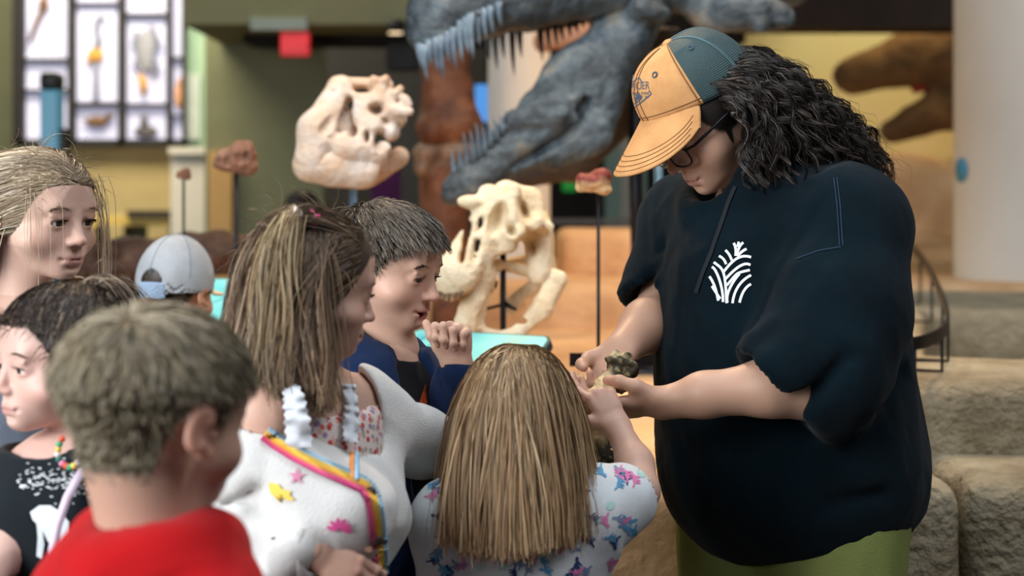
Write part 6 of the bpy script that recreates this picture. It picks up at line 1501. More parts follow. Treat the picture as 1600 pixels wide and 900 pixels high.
# ---- girl in the white cardigan, profile to the right
def build_cardigan_girl():
    rng = np.random.default_rng(41); Y = 2.1; sk = (.56, .345, .26)
    T = frame((.86, -.5, 0))
    H = make_head((.91, .36, -.20), P(484, 447, Y), .98, neck=P(478, 585, Y + .02), skin=sk, lip=(.45, .19, .16), scalp=(.06, .042, .03), h=.0027, cheek=1.2, nose=-.1, es=1.18, hl=hairline_girl)
    nb = P(482, 580, Y + .02); shR = P(418, 648, 2.02); shL = P(552, 632, 2.19); ch = P(482, 730, Y + .03); pv = ch + (-.01, 0, -.33)
    elR = P(372, 848, 1.99); wrR = P(486, 858, 1.93)
    elL = P(655, 692, 2.30); wrL = P(770, 690, 2.46)
    bp = torso_prims(T, nb, ch, pv, shR, shL, rc=.092, rs=.040) + arm_prims(shR, elR, wrR) + arm_prims(shL, elL, wrL) + leg_skin(T, pv)
    bp2 = torso_prims(T, nb, ch, ch + (0, 0, -.02), shR, shL, rc=.092, rs=.040) + arm_prims(shR, elR, wrR) + [(ell(shR + (0, 0, -.004), (.046, .046, .046)), .03)]
    hR = make_hand(wrR, (.80, .10, -.52), (-.25, .90, -.30), -1, .118, curl=((.35, .5, .3), (.4, .5, .3), (.4, .5, .3), (.4, .5, .3)), skin=sk, h=.0020, wrist_from=P(455, 856, 1.95), wrist_r=.021)
    hL = make_hand(wrL, (.9, .35, .1), (0, .3, -.9), 1, .118, skin=sk, h=.0028, wrist_from=elL * .3 + wrL * .7, wrist_r=.019)
    o = person('girl with brown half-up hair in a white rainbow-trimmed cardigan and floral dress', nb, [(H['V'], H['F'], H['C']), body_mesh(bp, sk), body_mesh(bp2, sk, .0065), hR, hL])
    make_eyes(H, o, (.85, .45, -.2)); make_brows(H, o, (.06, .04, .025), which=(1,), n=40)
    # floral dress
    m, nt, b = new_mat('floral_cotton'); tc = nt.nodes.new('ShaderNodeTexCoord'); v = nt.nodes.new('ShaderNodeTexVoronoi'); v.inputs['Scale'].default_value = 110; nt.links.new(tc.outputs['Object'], v.inputs['Vector'])
    sep = nt.nodes.new('ShaderNodeSeparateColor'); nt.links.new(v.outputs['Color'], sep.inputs[0])
    fl = ramp(nt, [(.0, srgb(178, 58, 52)), (.30, srgb(196, 96, 92)), (.45, srgb(150, 120, 150)), (.6, srgb(160, 150, 140)), (.8, srgb(206, 160, 150))]); fl.color_ramp.interpolation = 'CONSTANT'; nt.links.new(sep.outputs[0], fl.inputs[0])
    th = nt.nodes.new('ShaderNodeMath'); th.operation = 'LESS_THAN'; th.inputs[1].default_value = .48; nt.links.new(v.outputs['Distance'], th.inputs[0])
    mix = nt.nodes.new('ShaderNodeMix'); mix.data_type = 'RGBA'; nt.links.new(th.outputs[0], mix.inputs[0]); mix.inputs[6].default_value = (*srgb(206, 196, 190), 1); nt.links.new(fl.outputs[0], mix.inputs[7]); nt.links.new(mix.outputs[2], b.inputs['Base Color']); b.inputs['Roughness'].default_value = .9
    pr = [(cone(ch + (0, 0, .0), pv, .112, .118, (T[:, 1], 1.15)), 0), (cone(pv, pv + (0, 0, -.22), .125, .19, (T[:, 1], 1.15)), .05), (cone(ch + T[:, 0] * .048 + (0, 0, .07), ch - T[:, 0] * .048 + (0, 0, .07), .078, .078, (T[:, 1], 1.15)), .05)]
    f = field_of(pr, .008); f.plane(ch + (0, 0, .100), (T[0, 1] * .3, T[1, 1] * .3, 1)); f.plane((0, 0, .45), (0, 0, -1))
    cloth('dress', o, f, m, mkfolds(.005, 14, (0, 0, 1), 6, 4))
    # ruffled straps
    wht = jersey('ruffle_white', (.62, .66, .70), .05)
    for pts, w, nd in (([P(449, 588, 2.005), P(458, 618, 1.975), P(464, 655, 1.955), P(468, 700, 1.955)], .016, (.1, -1, .15)), ([P(452, 590, 2.0), P(430, 598, 2.0), P(406, 606, 2.03), P(384, 626, 2.08)], .013, (-.2, -.8, .5)), ([P(545, 600, 2.09), P(550, 640, 2.06), P(548, 690, 2.03)], .012, (.3, -1, .1))):
        pts = np.array(pts); k = 70; q = np.stack([np.interp(np.linspace(0, 1, k), np.linspace(0, 1, len(pts)), pts[:, i]) for i in range(3)], 1)
        for _ in range(6): q[1:-1] = (q[:-2] + q[2:]) / 2
        Tq = np.gradient(q, axis=0); Tq /= np.linalg.norm(Tq, axis=1)[:, None]; nd = nrm(nd); Sq = np.cross(Tq, nd); J = np.linspace(-1, 1, 9)
        V_ = np.array([[q[i] + Sq[i] * w * j * (1 + .10 * math.sin(i * .83)) + nd * (.003 + .0060 * abs(j) * math.sin(i * .42 + .9 * j + 1.3 * math.sin(i * .17)) - .004 * j * j) for j in J] for i in range(k)])
        m_ = MB(); m_.add(V_.reshape(-1, 3), [[i * 9 + j, i * 9 + j + 1, (i + 1) * 9 + j + 1, (i + 1) * 9 + j] for i in range(k - 1) for j in range(8)]); m_.build('strap', wht, o)
    # cardigan
    knit = jersey('cardigan_knit', (.66, .66, .64), .04, .3, 420)
    pr = [(cone(P(470, 800, 2.06), pv, .125, .125, (T[:, 1], 1.2)), 0),                       # hanging body
          (cone(P(400, 735, 2.02), elR + (.01, 0, -.01), .062, .058), .02), (cone(elR + (0, 0, -.012), wrR + (-.035, 0, .0), .060, .036), .02),     # near sleeve
          (cone(P(372, 690, 2.03), P(540, 790, 1.99), .055, .062, ((0, 1, 0), 1.0)), .06),                 # dropped edge round the arm
          (cone(shL + (-.015, .03, 0), shL, .050, .052), .04), (cone(shL, elL, .053, .045), .03), (cone(elL, P(712, 699, 2.36), .045, .037), .03), (cone(P(712, 699, 2.36), wrL, .036, .030), .02),
          (cone(shL + (.01, .05, -.02), P(576, 800, 2.12), .045, .055), .05), (cone(P(430, 620, 2.16), P(440, 760, 2.16), .05, .08), .05)]
    f = field_of(pr, .0060, .03)
    # open front: carve the neck and chest along the slanted trim
    n_ = nrm(np.array([.52, -.10, .85])); p0 = P(474, 700, 1.96)
    def wedge(X, Yv, Z):
        d = (X - p0[0]) * n_[0] + (Yv - p0[1]) * n_[1] + (Z - p0[2]) * n_[2]
        xr = P(548, 0, 2.1)[0] + (P(0, 600, 2.1)[2] - Z) * .24 + np.where(Yv < 2.08, .05, 0)
        return np.maximum(np.maximum(-d, X - xr), Yv - 2.30)
    f.cut((wedge, np.array([-1, 1.5, .6]), np.array([P(660, 0, 2.1)[0], 2.31, 1.4])), .012)
    f.cut(cone(ch + (0, 0, .06), ch + (0, 0, -.13), .108, .112, (T[:, 1], 1.15)), .008); f.cut(cone(shR + (0, 0, .02), shR * .6 + elR * .4, .046, .046), .008)
    f.plane((0, 0, .60), (0, 0, -1))
    for a_, b_2, r_ in (((398, 795, 1.925), (446, 826, 1.90), .010), ((352, 835, 1.92), (400, 822, 1.91), .009), ((362, 868, 1.915), (412, 842, 1.905), .009), ((386, 888, 1.91), (430, 858, 1.90), .008), ((400, 770, 1.935), (352, 790, 1.95), .007), ((446, 828, 1.89), (476, 832, 1.885), .008)):
        f.cut(cone(P(*a_) + (0, .012, 0), P(*b_2) + (0, .012, 0), r_ * 1.5, r_ * .9), .014)
    def fo(V, N_): 
        r = mkfolds(.009, 10, (.6, 0, -.5), 12, 2.5)(V, N_)
        cuff = np.clip(1 - np.abs((V - wrR) @ nrm(wrR - elR) + .052) / .03, 0, 1)
        return r * (1 - cuff) 
    cg, V, Fq = cloth('cardigan', o, f, knit, fo, smooth=2)
    bv = bvh_of(V, Fq)
    # ribbed cuff
    m_ = MB(); d = nrm(wrR - elR); c0 = wrR - d * .042; c1 = wrR + d * .006
    for c_, c2, r_ in ((c0, c1, .0345),):
        u_ = nrm(np.cross(d, (0, 0, 1))); w_ = np.cross(d, u_); n = 72; vs = []
        for k in range(n):
            a = 2 * math.pi * k / n; rr = r_ * (1 + .045 * (k % 2))
            off = (math.cos(a) * u_ + math.sin(a) * w_)
            vs += [c_ + off * (rr + .004), c_ * .5 + c2 * .5 + off * (rr + .002), c2 + off * rr, c2 + off * (rr - .007)]
        m_.add(vs, [[4 * k + j, 4 * ((k + 1) % n) + j, 4 * ((k + 1) % n) + j + 1, 4 * k + j + 1] for k in range(n) for j in range(3)]); m_.build('cuff', knit, cg)
    # ribbed rainbow trim
    blue, yel, org, pk = srgb(150, 190, 212), srgb(238, 196, 84), srgb(234, 150, 84), srgb(214, 84, 136)
    path = np.array([(374, 640), (398, 662), (430, 688), (462, 708), (500, 727), (540, 744), (572, 757), (584, 776), (590, 810), (594, 850), (597, 898)], float)
    seg = np.linalg.norm(np.diff(path, axis=0), axis=1); cum = np.concatenate([[0], np.cumsum(seg)]); tt = np.arange(0, cum[-1], 4.4)
    q = np.stack([np.interp(tt, cum, path[:, 0]), np.interp(tt, cum, path[:, 1])], 1); Tn = np.gradient(q, axis=0); Tn /= np.linalg.norm(Tn, axis=1)[:, None]; Nn = np.stack([-Tn[:, 1], Tn[:, 0]], 1)
    S, Cc = [], []; lastz = None
    for a, nn in zip(q, Nn):
        row = []
        for e in np.linspace(-11, 13, 7):
            p_, n2 = cast(bv, a[0] + nn[0] * e, a[1] + nn[1] * e)
            row.append(p_ if p_ is not None else None)
        good = [r for r in row if r is not None and r[1] < 2.16]
        if len(good) < 3: continue
        yy = np.median([g_[1] for g_ in good]); row2 = []
        for e, r in zip(np.linspace(-11, 13, 7), row):
            if r is None or abs(r[1] - yy) > .03: r = P(a[0] + nn[0] * e, a[1] + nn[1] * e, yy)
            row2.append(r + np.array([0, -.004, .001]))
        S.append(row2); Cc.append([blue, blue, yel, yel, org, pk, pk])
    tr = strands('trim', np.array(S), np.array([.0028] * 7), np.array(Cc), cg, attr_mat('trim_wool', .95, .1, bump=.3, bscale=800), tube=True); tr['label'] = 'ribbed blue, yellow and pink edging'; tr['kind'] = 'stuff'
    ed = []
    for y in np.linspace(602, 748, 16):
        for x in np.arange(548, 600, 2.0):
            p_, n2 = cast(bv, x, y)
            if p_ is not None and p_[1] < 2.35: ed.append(p_ + np.array([.002, -.002, 0])); break
    if len(ed) > 4:
        ed = np.array(ed)
        for off, cl_ in ((0.0, org), (.006, blue)):
            mb = MB(); mb.tube(ed + np.array([off, -.001, 0]), .0035, 8); mb.build('trim', flat_mat('trim_%d' % int(cl_[2] * 99), cl_, .95), cg)
    # knitted motifs
    def motif(name, polys, col):
        mb = MB()
        for pl in polys: patch_on(mb, bv, pl, .0026, 3)
        if mb.n: mb.build(name, flat_mat('motif_' + name, col, .95), cg)
    motif('lightning_motif', [[(421, 754), (436, 757), (441, 764), (455, 768), (453, 774), (461, 782), (452, 783), (440, 778), (440, 786), (428, 774), (424, 770)]], srgb(232, 200, 90))
    st = [(464 + (15 if i % 2 == 0 else 5) * math.cos(-1.5 + i * math.pi / 5), 745 + (15 if i % 2 == 0 else 5) * math.sin(-1.5 + i * math.pi / 5)) for i in range(10)]
    motif('star_motif', [st], srgb(206, 130, 160))
    for i, a in enumerate((-2.9, -2.3, -1.7, -1.1, -.5, 0.0)):
        cx, cy = 530 + 12 * math.cos(a), 828 + 11 * math.sin(a)
        motif('petal_motif', [[(cx + 9 * math.cos(a) * math.cos(t) - 3.4 * math.sin(a) * math.sin(t), cy + 9 * math.sin(a) * math.cos(t) + 3.4 * math.cos(a) * math.sin(t)) for t in np.linspace(0, 6.28, 11)[:-1]]], srgb(206, 76, 140))
    for (x, y) in ((579, 768), (589, 842)):
        p_, n2 = cast(bv, x, y)
        if p_ is None: p_ = P(x, y, 1.98)
        b_ = MB(); b_.cyl(p_ + (0, -.004, 0), p_ + (0, -.008, 0), .0075, n=14); b_.build('button', flat_mat('button_brown', (.03, .02, .018), .4), cg)
    kid_low(o, T, pv + (0, 0, -.03), (.25, .20, .20), name='leggings', r=(.06, .05, .04))
    # hair
    R = H['R']; cols = head_colliders(H, .003) + [(ch + (0, 0, .05), np.array([.105, .085, .14]), T), (shR, np.array([.05, .05, .05]), np.eye(3)), (nb + (0, 0, -.03), np.array([.07, .07, .05]), np.eye(3))]
    _b = bvh_of(H['V'], H['F']); _p, _n = cast(_b, 458, 356); tie = _p + _n * .020
    msk = lambda q: np.where(q[:, 1] < .050, 1, -1) * (girl_scalp_mask(q) > -.003) - .5
    n = 11000; p, nn, L = scalp_roots(H, n, rng, msk, lambda q: 1 + 2.2 * (q[:, 2] > .060))
    up = (L[:, 2] > .066) & (np.abs(L[:, 0]) < .05)                       # gathered part
    # a) loose hair hanging: side hair straight down over the ear, back hair behind the neck
    i = ~up; pl, nl, Ll = p[i], nn[i], L[i]; m = len(pl)
    fr = np.clip((Ll[:, 1] + .01) / .05, 0, 1)
    d = np.stack([np.sign(Ll[:, 0]) * .35, -1.0 * fr, -.75 + 0 * fr], 1) @ R.T + nl * .20
    zend = P(0, 596, Y)[2] - (.070 * fr * (Ll[:, 0] > 0)) * rng.random(m) ** 2 - .03 * rng.random(m)
    ln = np.maximum(pl[:, 2] - zend, .06) * 1.06
    rnd = rng.normal(size=(m, 3)) * .05
    hb = R @ np.array([0, -1., 0]); hb[2] = 0
    pull = hb[None] * (.80 * fr)[:, None] + np.array([0, -.03, 0])
    def flow(q, dd, t): return dd * .45 + np.array([0, 0, -1.]) * (.30 + .5 * t) + rnd + (pull * (.9 if t < .42 else .06)) + (np.array([.06, 0, 0])[None] * fr[:, None] * (t > .65))
    K = 13; S = grow(pl, d, ln, K, flow, cols)
    S, b_ = clump(S, 190, rng, 0, .6, 1.3); t = np.linspace(0, 1, K)[None]
    ph = rng.uniform(0, 6.28, 190)[b_][:, None]; wv = .007 * t ** 1.5 * np.sin(ph + t * 8); S[:, :, 0] += wv; S[:, :, 1] += wv * .5
    c = hair_cols(m, (.105, .068, .042), rng, .22, (.26, .18, .11), .20); c *= 1 + .6 * (rng.random(190)[b_][:, None] - .5)
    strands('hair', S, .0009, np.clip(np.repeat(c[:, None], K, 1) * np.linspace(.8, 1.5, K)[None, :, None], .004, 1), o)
    # b) gathered to the tie
    pu, nu = p[up], nn[up]; m = len(pu); K = 8; s_ = np.linspace(0, 1, K)[None, :, None]
    e = tie + rng.normal(size=(m, 3)) * .005; bow = (np.linalg.norm(e - pu, axis=1) * .16)[:, None, None]
    S = pu[:, None] * (1 - s_) + e[:, None] * s_ + (nu * .9 + np.array([0, 0, .25]))[:, None] * bow * (s_ * (1 - s_) * 2.2)
    S = collide(S.reshape(-1, 3), cols[:2]).reshape(S.shape); S, b_ = clump(S, 90, rng, 0, .3)
    strands('hair', S, .0009, hair_cols(m, (.10, .068, .044), rng, .28, (.24, .155, .09), .2), o)
    # c) ponytail falling from the tie, sun-bleached
    m = 1900; K = 16; p0 = tie + rng.normal(size=(m, 3)) * .006; d = hb * .25 + np.array([0, -.25, .0]) + rng.normal(size=(m, 3)) * .12; rnd = rng.normal(size=(m, 3)) * np.array([.035, .03, .03])
    def flow2(q, dd, t): return dd * .55 + np.array([0, 0, -.8]) * (.3 + t) + hb * (.05 if t < .35 else -.03) + rnd
    S = grow(p0, d, rng.uniform(.19, .26, m), K, flow2, [(c_, r_ + .008, R_) for c_, r_, R_ in cols[:4]] + cols[4:])
    S, b_ = clump(S, 60, rng, 0, .6, 1.0); t = np.linspace(0, 1, K)[None]; ph = rng.uniform(0, 6.28, 60)[b_][:, None]; S[:, :, 0] += .008 * t * np.sin(ph + t * 7)
    c = hair_cols(m, (.26, .18, .095), rng, .22, (.44, .34, .20), .30); c *= 1 + .6 * (rng.random(60)[b_][:, None] - .5)
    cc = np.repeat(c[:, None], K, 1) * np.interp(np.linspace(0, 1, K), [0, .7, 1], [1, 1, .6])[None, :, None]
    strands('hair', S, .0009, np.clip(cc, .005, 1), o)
    # flyaways
    m = 160; pk_, nk, Lk = scalp_roots(H, m, rng, lambda q: q[:, 2] - .03)
    S = grow(pk_, nk * .6 + rng.normal(size=(m, 3)) * .6, rng.uniform(.03, .07, m), 9, lambda q, dd, t: dd + rng.normal(size=q.shape) * .1 + np.array([-.1, 0, -.12]), cols[:4])
    strands('hair', S, .0004, hair_cols(m, (.16, .10, .06), rng, .3), o)
    # spiral tie and clip
    sp = MB(); ax = nrm(np.array([-.55, -.3, .5])); u_ = nrm(np.cross(ax, (0, 1, 0))); w_ = np.cross(ax, u_)
    a = np.linspace(0, 2 * np.pi * 4, 80); sp.tube([tie + ax * (.013 * t_ / 25.1 - .006) + .0125 * (math.cos(t_) * u_ + math.sin(t_) * w_) for t_ in a], .0022, 8); sp.build('hair_tie', flat_mat('tie_pearl', (.70, .62, .60), .35), o)
    cl = MB(); _p2, _n2 = cast(_b, 484, 350); cc_ = _p2 + _n2 * .012
    for dx, dz in ((-.010, .004), (0, .007), (.008, .001), (-.003, -.004), (.005, -.008)): cl.sphere(cc_ + (dx, 0, dz), (.006, .005, .0042), 6)
    cl.build('hair_clip', flat_mat('clip_pink', srgb(226, 40, 132), .25, .6), o)

# ---- boy in the navy hooded jacket, hand at his mouth
def build_blue_boy():
    rng = np.random.default_rng(51); Y = 2.5; sk = (.66, .41, .305)
    T = frame((.86, -.42, 0))
    H = make_head((.905, -.36, -.22), P(603, 416, Y), 1.0, neck=P(612, 560, Y + .02), skin=sk, lip=(.52, .17, .15), scalp=(.05, .04, .032), h=.0023, mouth_open=.75, eye_open=.62, lids=.0012, smile=.3, nose=.2, cheek=1.15, es=1.15)
    nb = P(610, 548, Y + .01); shR = P(567, 612, 2.45); shL = P(660, 610, 2.62); ch = P(618, 690, Y); pv = ch + (-.01, 0, -.36)
    elL = P(706, 672, 2.50); wrL = P(716, 577, 2.44); elR = shR + (-.0, -.0, -.21); wrR = elR + (.14, .02, -.10)
    bp = torso_prims(T, nb, ch, pv, shR, shL) + arm_prims(shR, elR, wrR) + arm_prims(shL, elL, wrL) + leg_skin(T, pv)
    hL = make_hand(wrL, (-.08, -.12, .99), (-.25, -.95, -.12), 1, .130, curl=((1.25, 1.45, .75), (1.35, 1.5, .8), (1.45, 1.5, .8), (1.5, 1.5, .8)), spread=.05, skin=sk, h=.0017, wrist_from=P(716, 600, 2.45), wrist_r=.022,
                   thumb=((.020, .022, -.004), (.038, .052, -.010), (.050, .078, -.012), (.062, .105, -.006)))
    hR = make_hand(wrR, wrR - elR, -T[:, 0], -1, .12, skin=sk, h=.005, wrist_from=elR * .3 + wrR * .7, wrist_r=.02)
    o = person('boy with short brown hair in a navy jacket, thumb raised to his open mouth', nb, [(H['V'], H['F'], H['C']), body_mesh(bp, sk), hL, hR])
    make_eyes(H, o, (.86, -.35, -.35), (.05, .03, .02)); make_brows(H, o, (.07, .05, .035), n=90, eye_open=.62)
    te = MB()
    for i in range(-2, 3):
        c = head_point(H, (i * .0055, .0735 - .0006 * i * i, -.0615 * .88)); te.sphere(c, np.array([.0026, .0016, .0030]), 5, H['R'])
    te.build('teeth', flat_mat('tooth_white', (.72, .69, .62), .3), o)
    # black tee and open jacket
    f = field_of(torso_prims(T, nb + (0, 0, -.02), ch, pv + (0, 0, .06), shR, shL, .010), .006); f.cut(cone(nb + (0, 0, -.02), nb + (0, 0, .06), .046, .052), .005)
    tee, V, Fq = cloth('tee_shirt', o, f, jersey('black_jersey', (.010, .010, .013)), mkfolds(.003, 12, (0, 0, 1), 2, 3))
    bv = bvh_of(V, Fq); mb = MB(); patch_on(mb, bv, [(648, 668), (652, 640), (658, 618), (664, 600), (667, 630), (671, 660), (664, 676), (655, 680)], .0012, 3)
    if mb.n: mb.build('print', noise_mat('flame_print', [(.35, srgb(120, 30, 14)), (.6, srgb(206, 84, 34))], 60, 3, .9), tee)
    navy = jersey('navy_fleece', srgb(16, 36, 70), .15)
    pr = torso_prims(T, nb + (0, 0, -.015), ch, pv + (0, 0, .02), shR, shL, .024, rs=.044) + arm_prims(shR, elR, wrR, g=.022)
    pr += [(cone(shL, elL, .060, .054), .03), (cone(elL, wrL + (0, 0, -.012), .052, .036), .03)]
    f = field_of(pr, .0062, .05)
    for a in np.linspace(0, 2 * np.pi, 17)[:-1]:
        q = lambda t: nb + T[:, 0] * .070 * math.cos(t) + T[:, 1] * (.062 * math.sin(t) - .004) + np.array([0, 0, -.004 - .030 * math.sin(t)])
        if math.sin(a) < .15: f.u(cone(q(a), q(a + .4), .020, .020), .02)
    f.u(ell(nb - T[:, 1] * .085 + (0, 0, -.03), (.09, .05, .05), T), .04)
    # front opening showing the tee
    c0 = nb + T[:, 1] * .082 + (0, 0, .02) + T[:, 0] * .030; c1 = ch + T[:, 1] * .105 + (0, 0, -.10) + T[:, 0] * .050
    f.cut(cone(c0, c1, .052, .034), .010); f.cut(cone(nb + (0, 0, -.02), nb + (0, 0, .08), .048, .056), .006)
    f.u(cone(shL * .4 + elL * .6, elL, .056, .054), .02); f.u(cone(elL, wrL + (0, 0, -.008), .052, .036), .02)
    f.cut(cone(wrL + (0, 0, -.010), wrL + (0, 0, .04), .027, .034), .004)
    jk, V, Fq = cloth('jacket', o, f, navy, mkfolds(.005, 11, (0, .2, 1), 22, 2.5), smooth=2)
    zp = MB(); zp.tube([c0 + T[:, 0] * .03 + T[:, 1] * (-.02) + (0, 0, -.05), ch + T[:, 0] * .03 + T[:, 1] * .105], .002, 6)
    kid_low(o, T, pv, srgb(18, 30, 62), r=(.088, .07, .058))
    def fade(L): return hair_scalp_mask(L)
    short_hair(o, H, rng, 12000, (.115, .092, .070), (.007, .034), (.26, .22, .175), .20, lean=(.05, .75, .0), crown=(0, -.06, .085), rad=.0006, lift=.50, K=6, clumps=420)
def tank_girl_face():
    pass
# ---- tall girl at the left edge
def build_left_girl():
    rng = np.random.default_rng(61); Y = 2.45; sk = (.66, .43, .34)
    T = frame((.55, -.83, 0)); H = make_head((.87, -.48, -.10), P(58, 338, Y), 1.04, neck=P(38, 480, Y + .02), skin=sk, lip=(.50, .22, .20), scalp=(.14, .10, .065), h=.0024, cheek=1.25, nose=-.2, es=1.2, eye_open=.85, hl=hairline_girl)
    nb = P(40, 478, Y + .01); ch = P(25, 610, Y); pv = ch + (0, 0, -.38); shR = nb + T[:, 0] * .125 + (0, 0, -.045); shL = nb - T[:, 0] * .125 + (0, 0, -.045)
    elR, wrR = shR + (-.04, 0, -.22), shR + (-.02, -.05, -.42); elL, wrL = shL + (.03, .02, -.22), shL + (.02, -.03, -.42)
    bp = torso_prims(T, nb, ch, pv, shR, shL) + arm_prims(shR, elR, wrR) + arm_prims(shL, elL, wrL) + leg_skin(T, pv)
    hands = [make_hand(w, w - e, T[:, 0] * sg, sd, .12, skin=sk, h=.005, wrist_from=e * .3 + w * .7, wrist_r=.02) for w, e, sg, sd in ((wrR, elR, -1, -1), (wrL, elL, 1, 1))]
    o = person('tallest girl, fair hair tucked back, glancing sideways at the edge of the group', nb, [(H['V'], H['F'], H['C']), body_mesh(bp, sk)] + hands)
    make_eyes(H, o, (.93, -.30, -.12), (.05, .035, .025)); make_brows(H, o, (.16, .11, .075), n=80, eye_open=.85)
    f = field_of(torso_prims(T, nb + (0, 0, -.02), ch, pv + (0, 0, .02), shR, shL, .014), .006)
    for sh, el in ((shR, elR), (shL, elL)): f.u(cone(sh, sh * .6 + el * .4, .052, .054), .03)
    f.cut(cone(nb + T[:, 1] * .02 + (0, 0, -.035), nb + T[:, 1] * .03 + (0, 0, .08), .058, .075), .006)
    sh_, V, Fq = cloth('shirt', o, f, jersey('denim_blue_jersey', srgb(120, 130, 144)), mkfolds(.004, 11, (0, 0, 1), 32, 3), smooth=2); bv = bvh_of(V, Fq)
    for (x, y, r) in ((5, 560, 15), (14, 592, 10), (30, 640, 10), (12, 530, 8)):
        mb = MB(); patch_on(mb, bv, [(x + (r if i % 2 == 0 else r * .4) * math.cos(i * math.pi / 5), y + (r if i % 2 == 0 else r * .4) * math.sin(i * math.pi / 5)) for i in range(10)], .001, 3)
        if mb.n: mb.build('star_print', flat_mat('star_pink', srgb(190, 44, 120), .8), sh_)
    kid_low(o, T, pv, (.03, .02, .05))
    # hair swept back behind the ear, loose wisps by the face
    cols = head_colliders(H, .0025) + [(ch + (0, 0, .06), np.array([.12, .09, .14]), T)]; R = H['R']
    n = 8500; p, nn, L = scalp_roots(H, n, rng, lambda q: girl_scalp_mask(q) + .002, edge_dense)
    d = np.stack([np.sign(L[:, 0]) * .75, -.9 + 0 * L[:, 0], -.30 + 0 * L[:, 0]], 1) @ R.T + nn * .12; rnd = rng.normal(size=(n, 3)) * .05; bkw = R @ np.array([0, -1., -.35])
    def flow(q, dd, t): return dd * .5 + bkw * (.55 if t < .5 else .15) + np.array([0, 0, -1.]) * (.04 + .7 * t * t) + rnd
    K = 12; S = grow(p, d, rng.uniform(.22, .29, n), K, flow, cols); S, b_ = clump(S, 140, rng, 0, .6, 1.)
    c = hair_cols(n, (.235, .170, .105), rng, .22, (.46, .37, .26), .28); c *= 1 + .7 * (rng.random(140)[b_][:, None] - .5)
    strands('hair', S, .0011, np.clip(c, .01, 1), o)
    for (x0, y0, z0, m, far) in ((.050, .046, .046, 10, 0), (-.048, .056, .052, 34, 1)):
        p0 = head_points(H, np.array([x0, y0, z0]) + rng.normal(size=(m, 3)) * np.array([.012, .010, .010])); d = (R @ np.array([np.sign(x0) * .3, .50, -.5]))[None] + rng.normal(size=(m, 3)) * .10
        K = 13; S = grow(p0, d, rng.uniform(.10, .17, m) if not far else rng.uniform(.16, .22, m), K, lambda q, dd, t: dd * .7 + np.array([0, 0, -.6]) + rng.normal(size=q.shape) * .04, [(a, b * .99, c_) for a, b, c_ in cols])
        strands('hair', S, .0005, hair_cols(m, (.40, .31, .21), rng, .2), o, tube=True)
    m = 120; pk_, nk, Lk = scalp_roots(H, m, rng, lambda q: q[:, 2] - .05); S = grow(pk_, nk + rng.normal(size=(m, 3)) * .7, rng.uniform(.02, .06, m), 8, lambda q, dd, t: dd + rng.normal(size=q.shape) * .15 + np.array([.05, 0, -.1]), cols[:4])
    strands('hair', S, .0004, hair_cols(m, (.3, .22, .14), rng, .3), o)
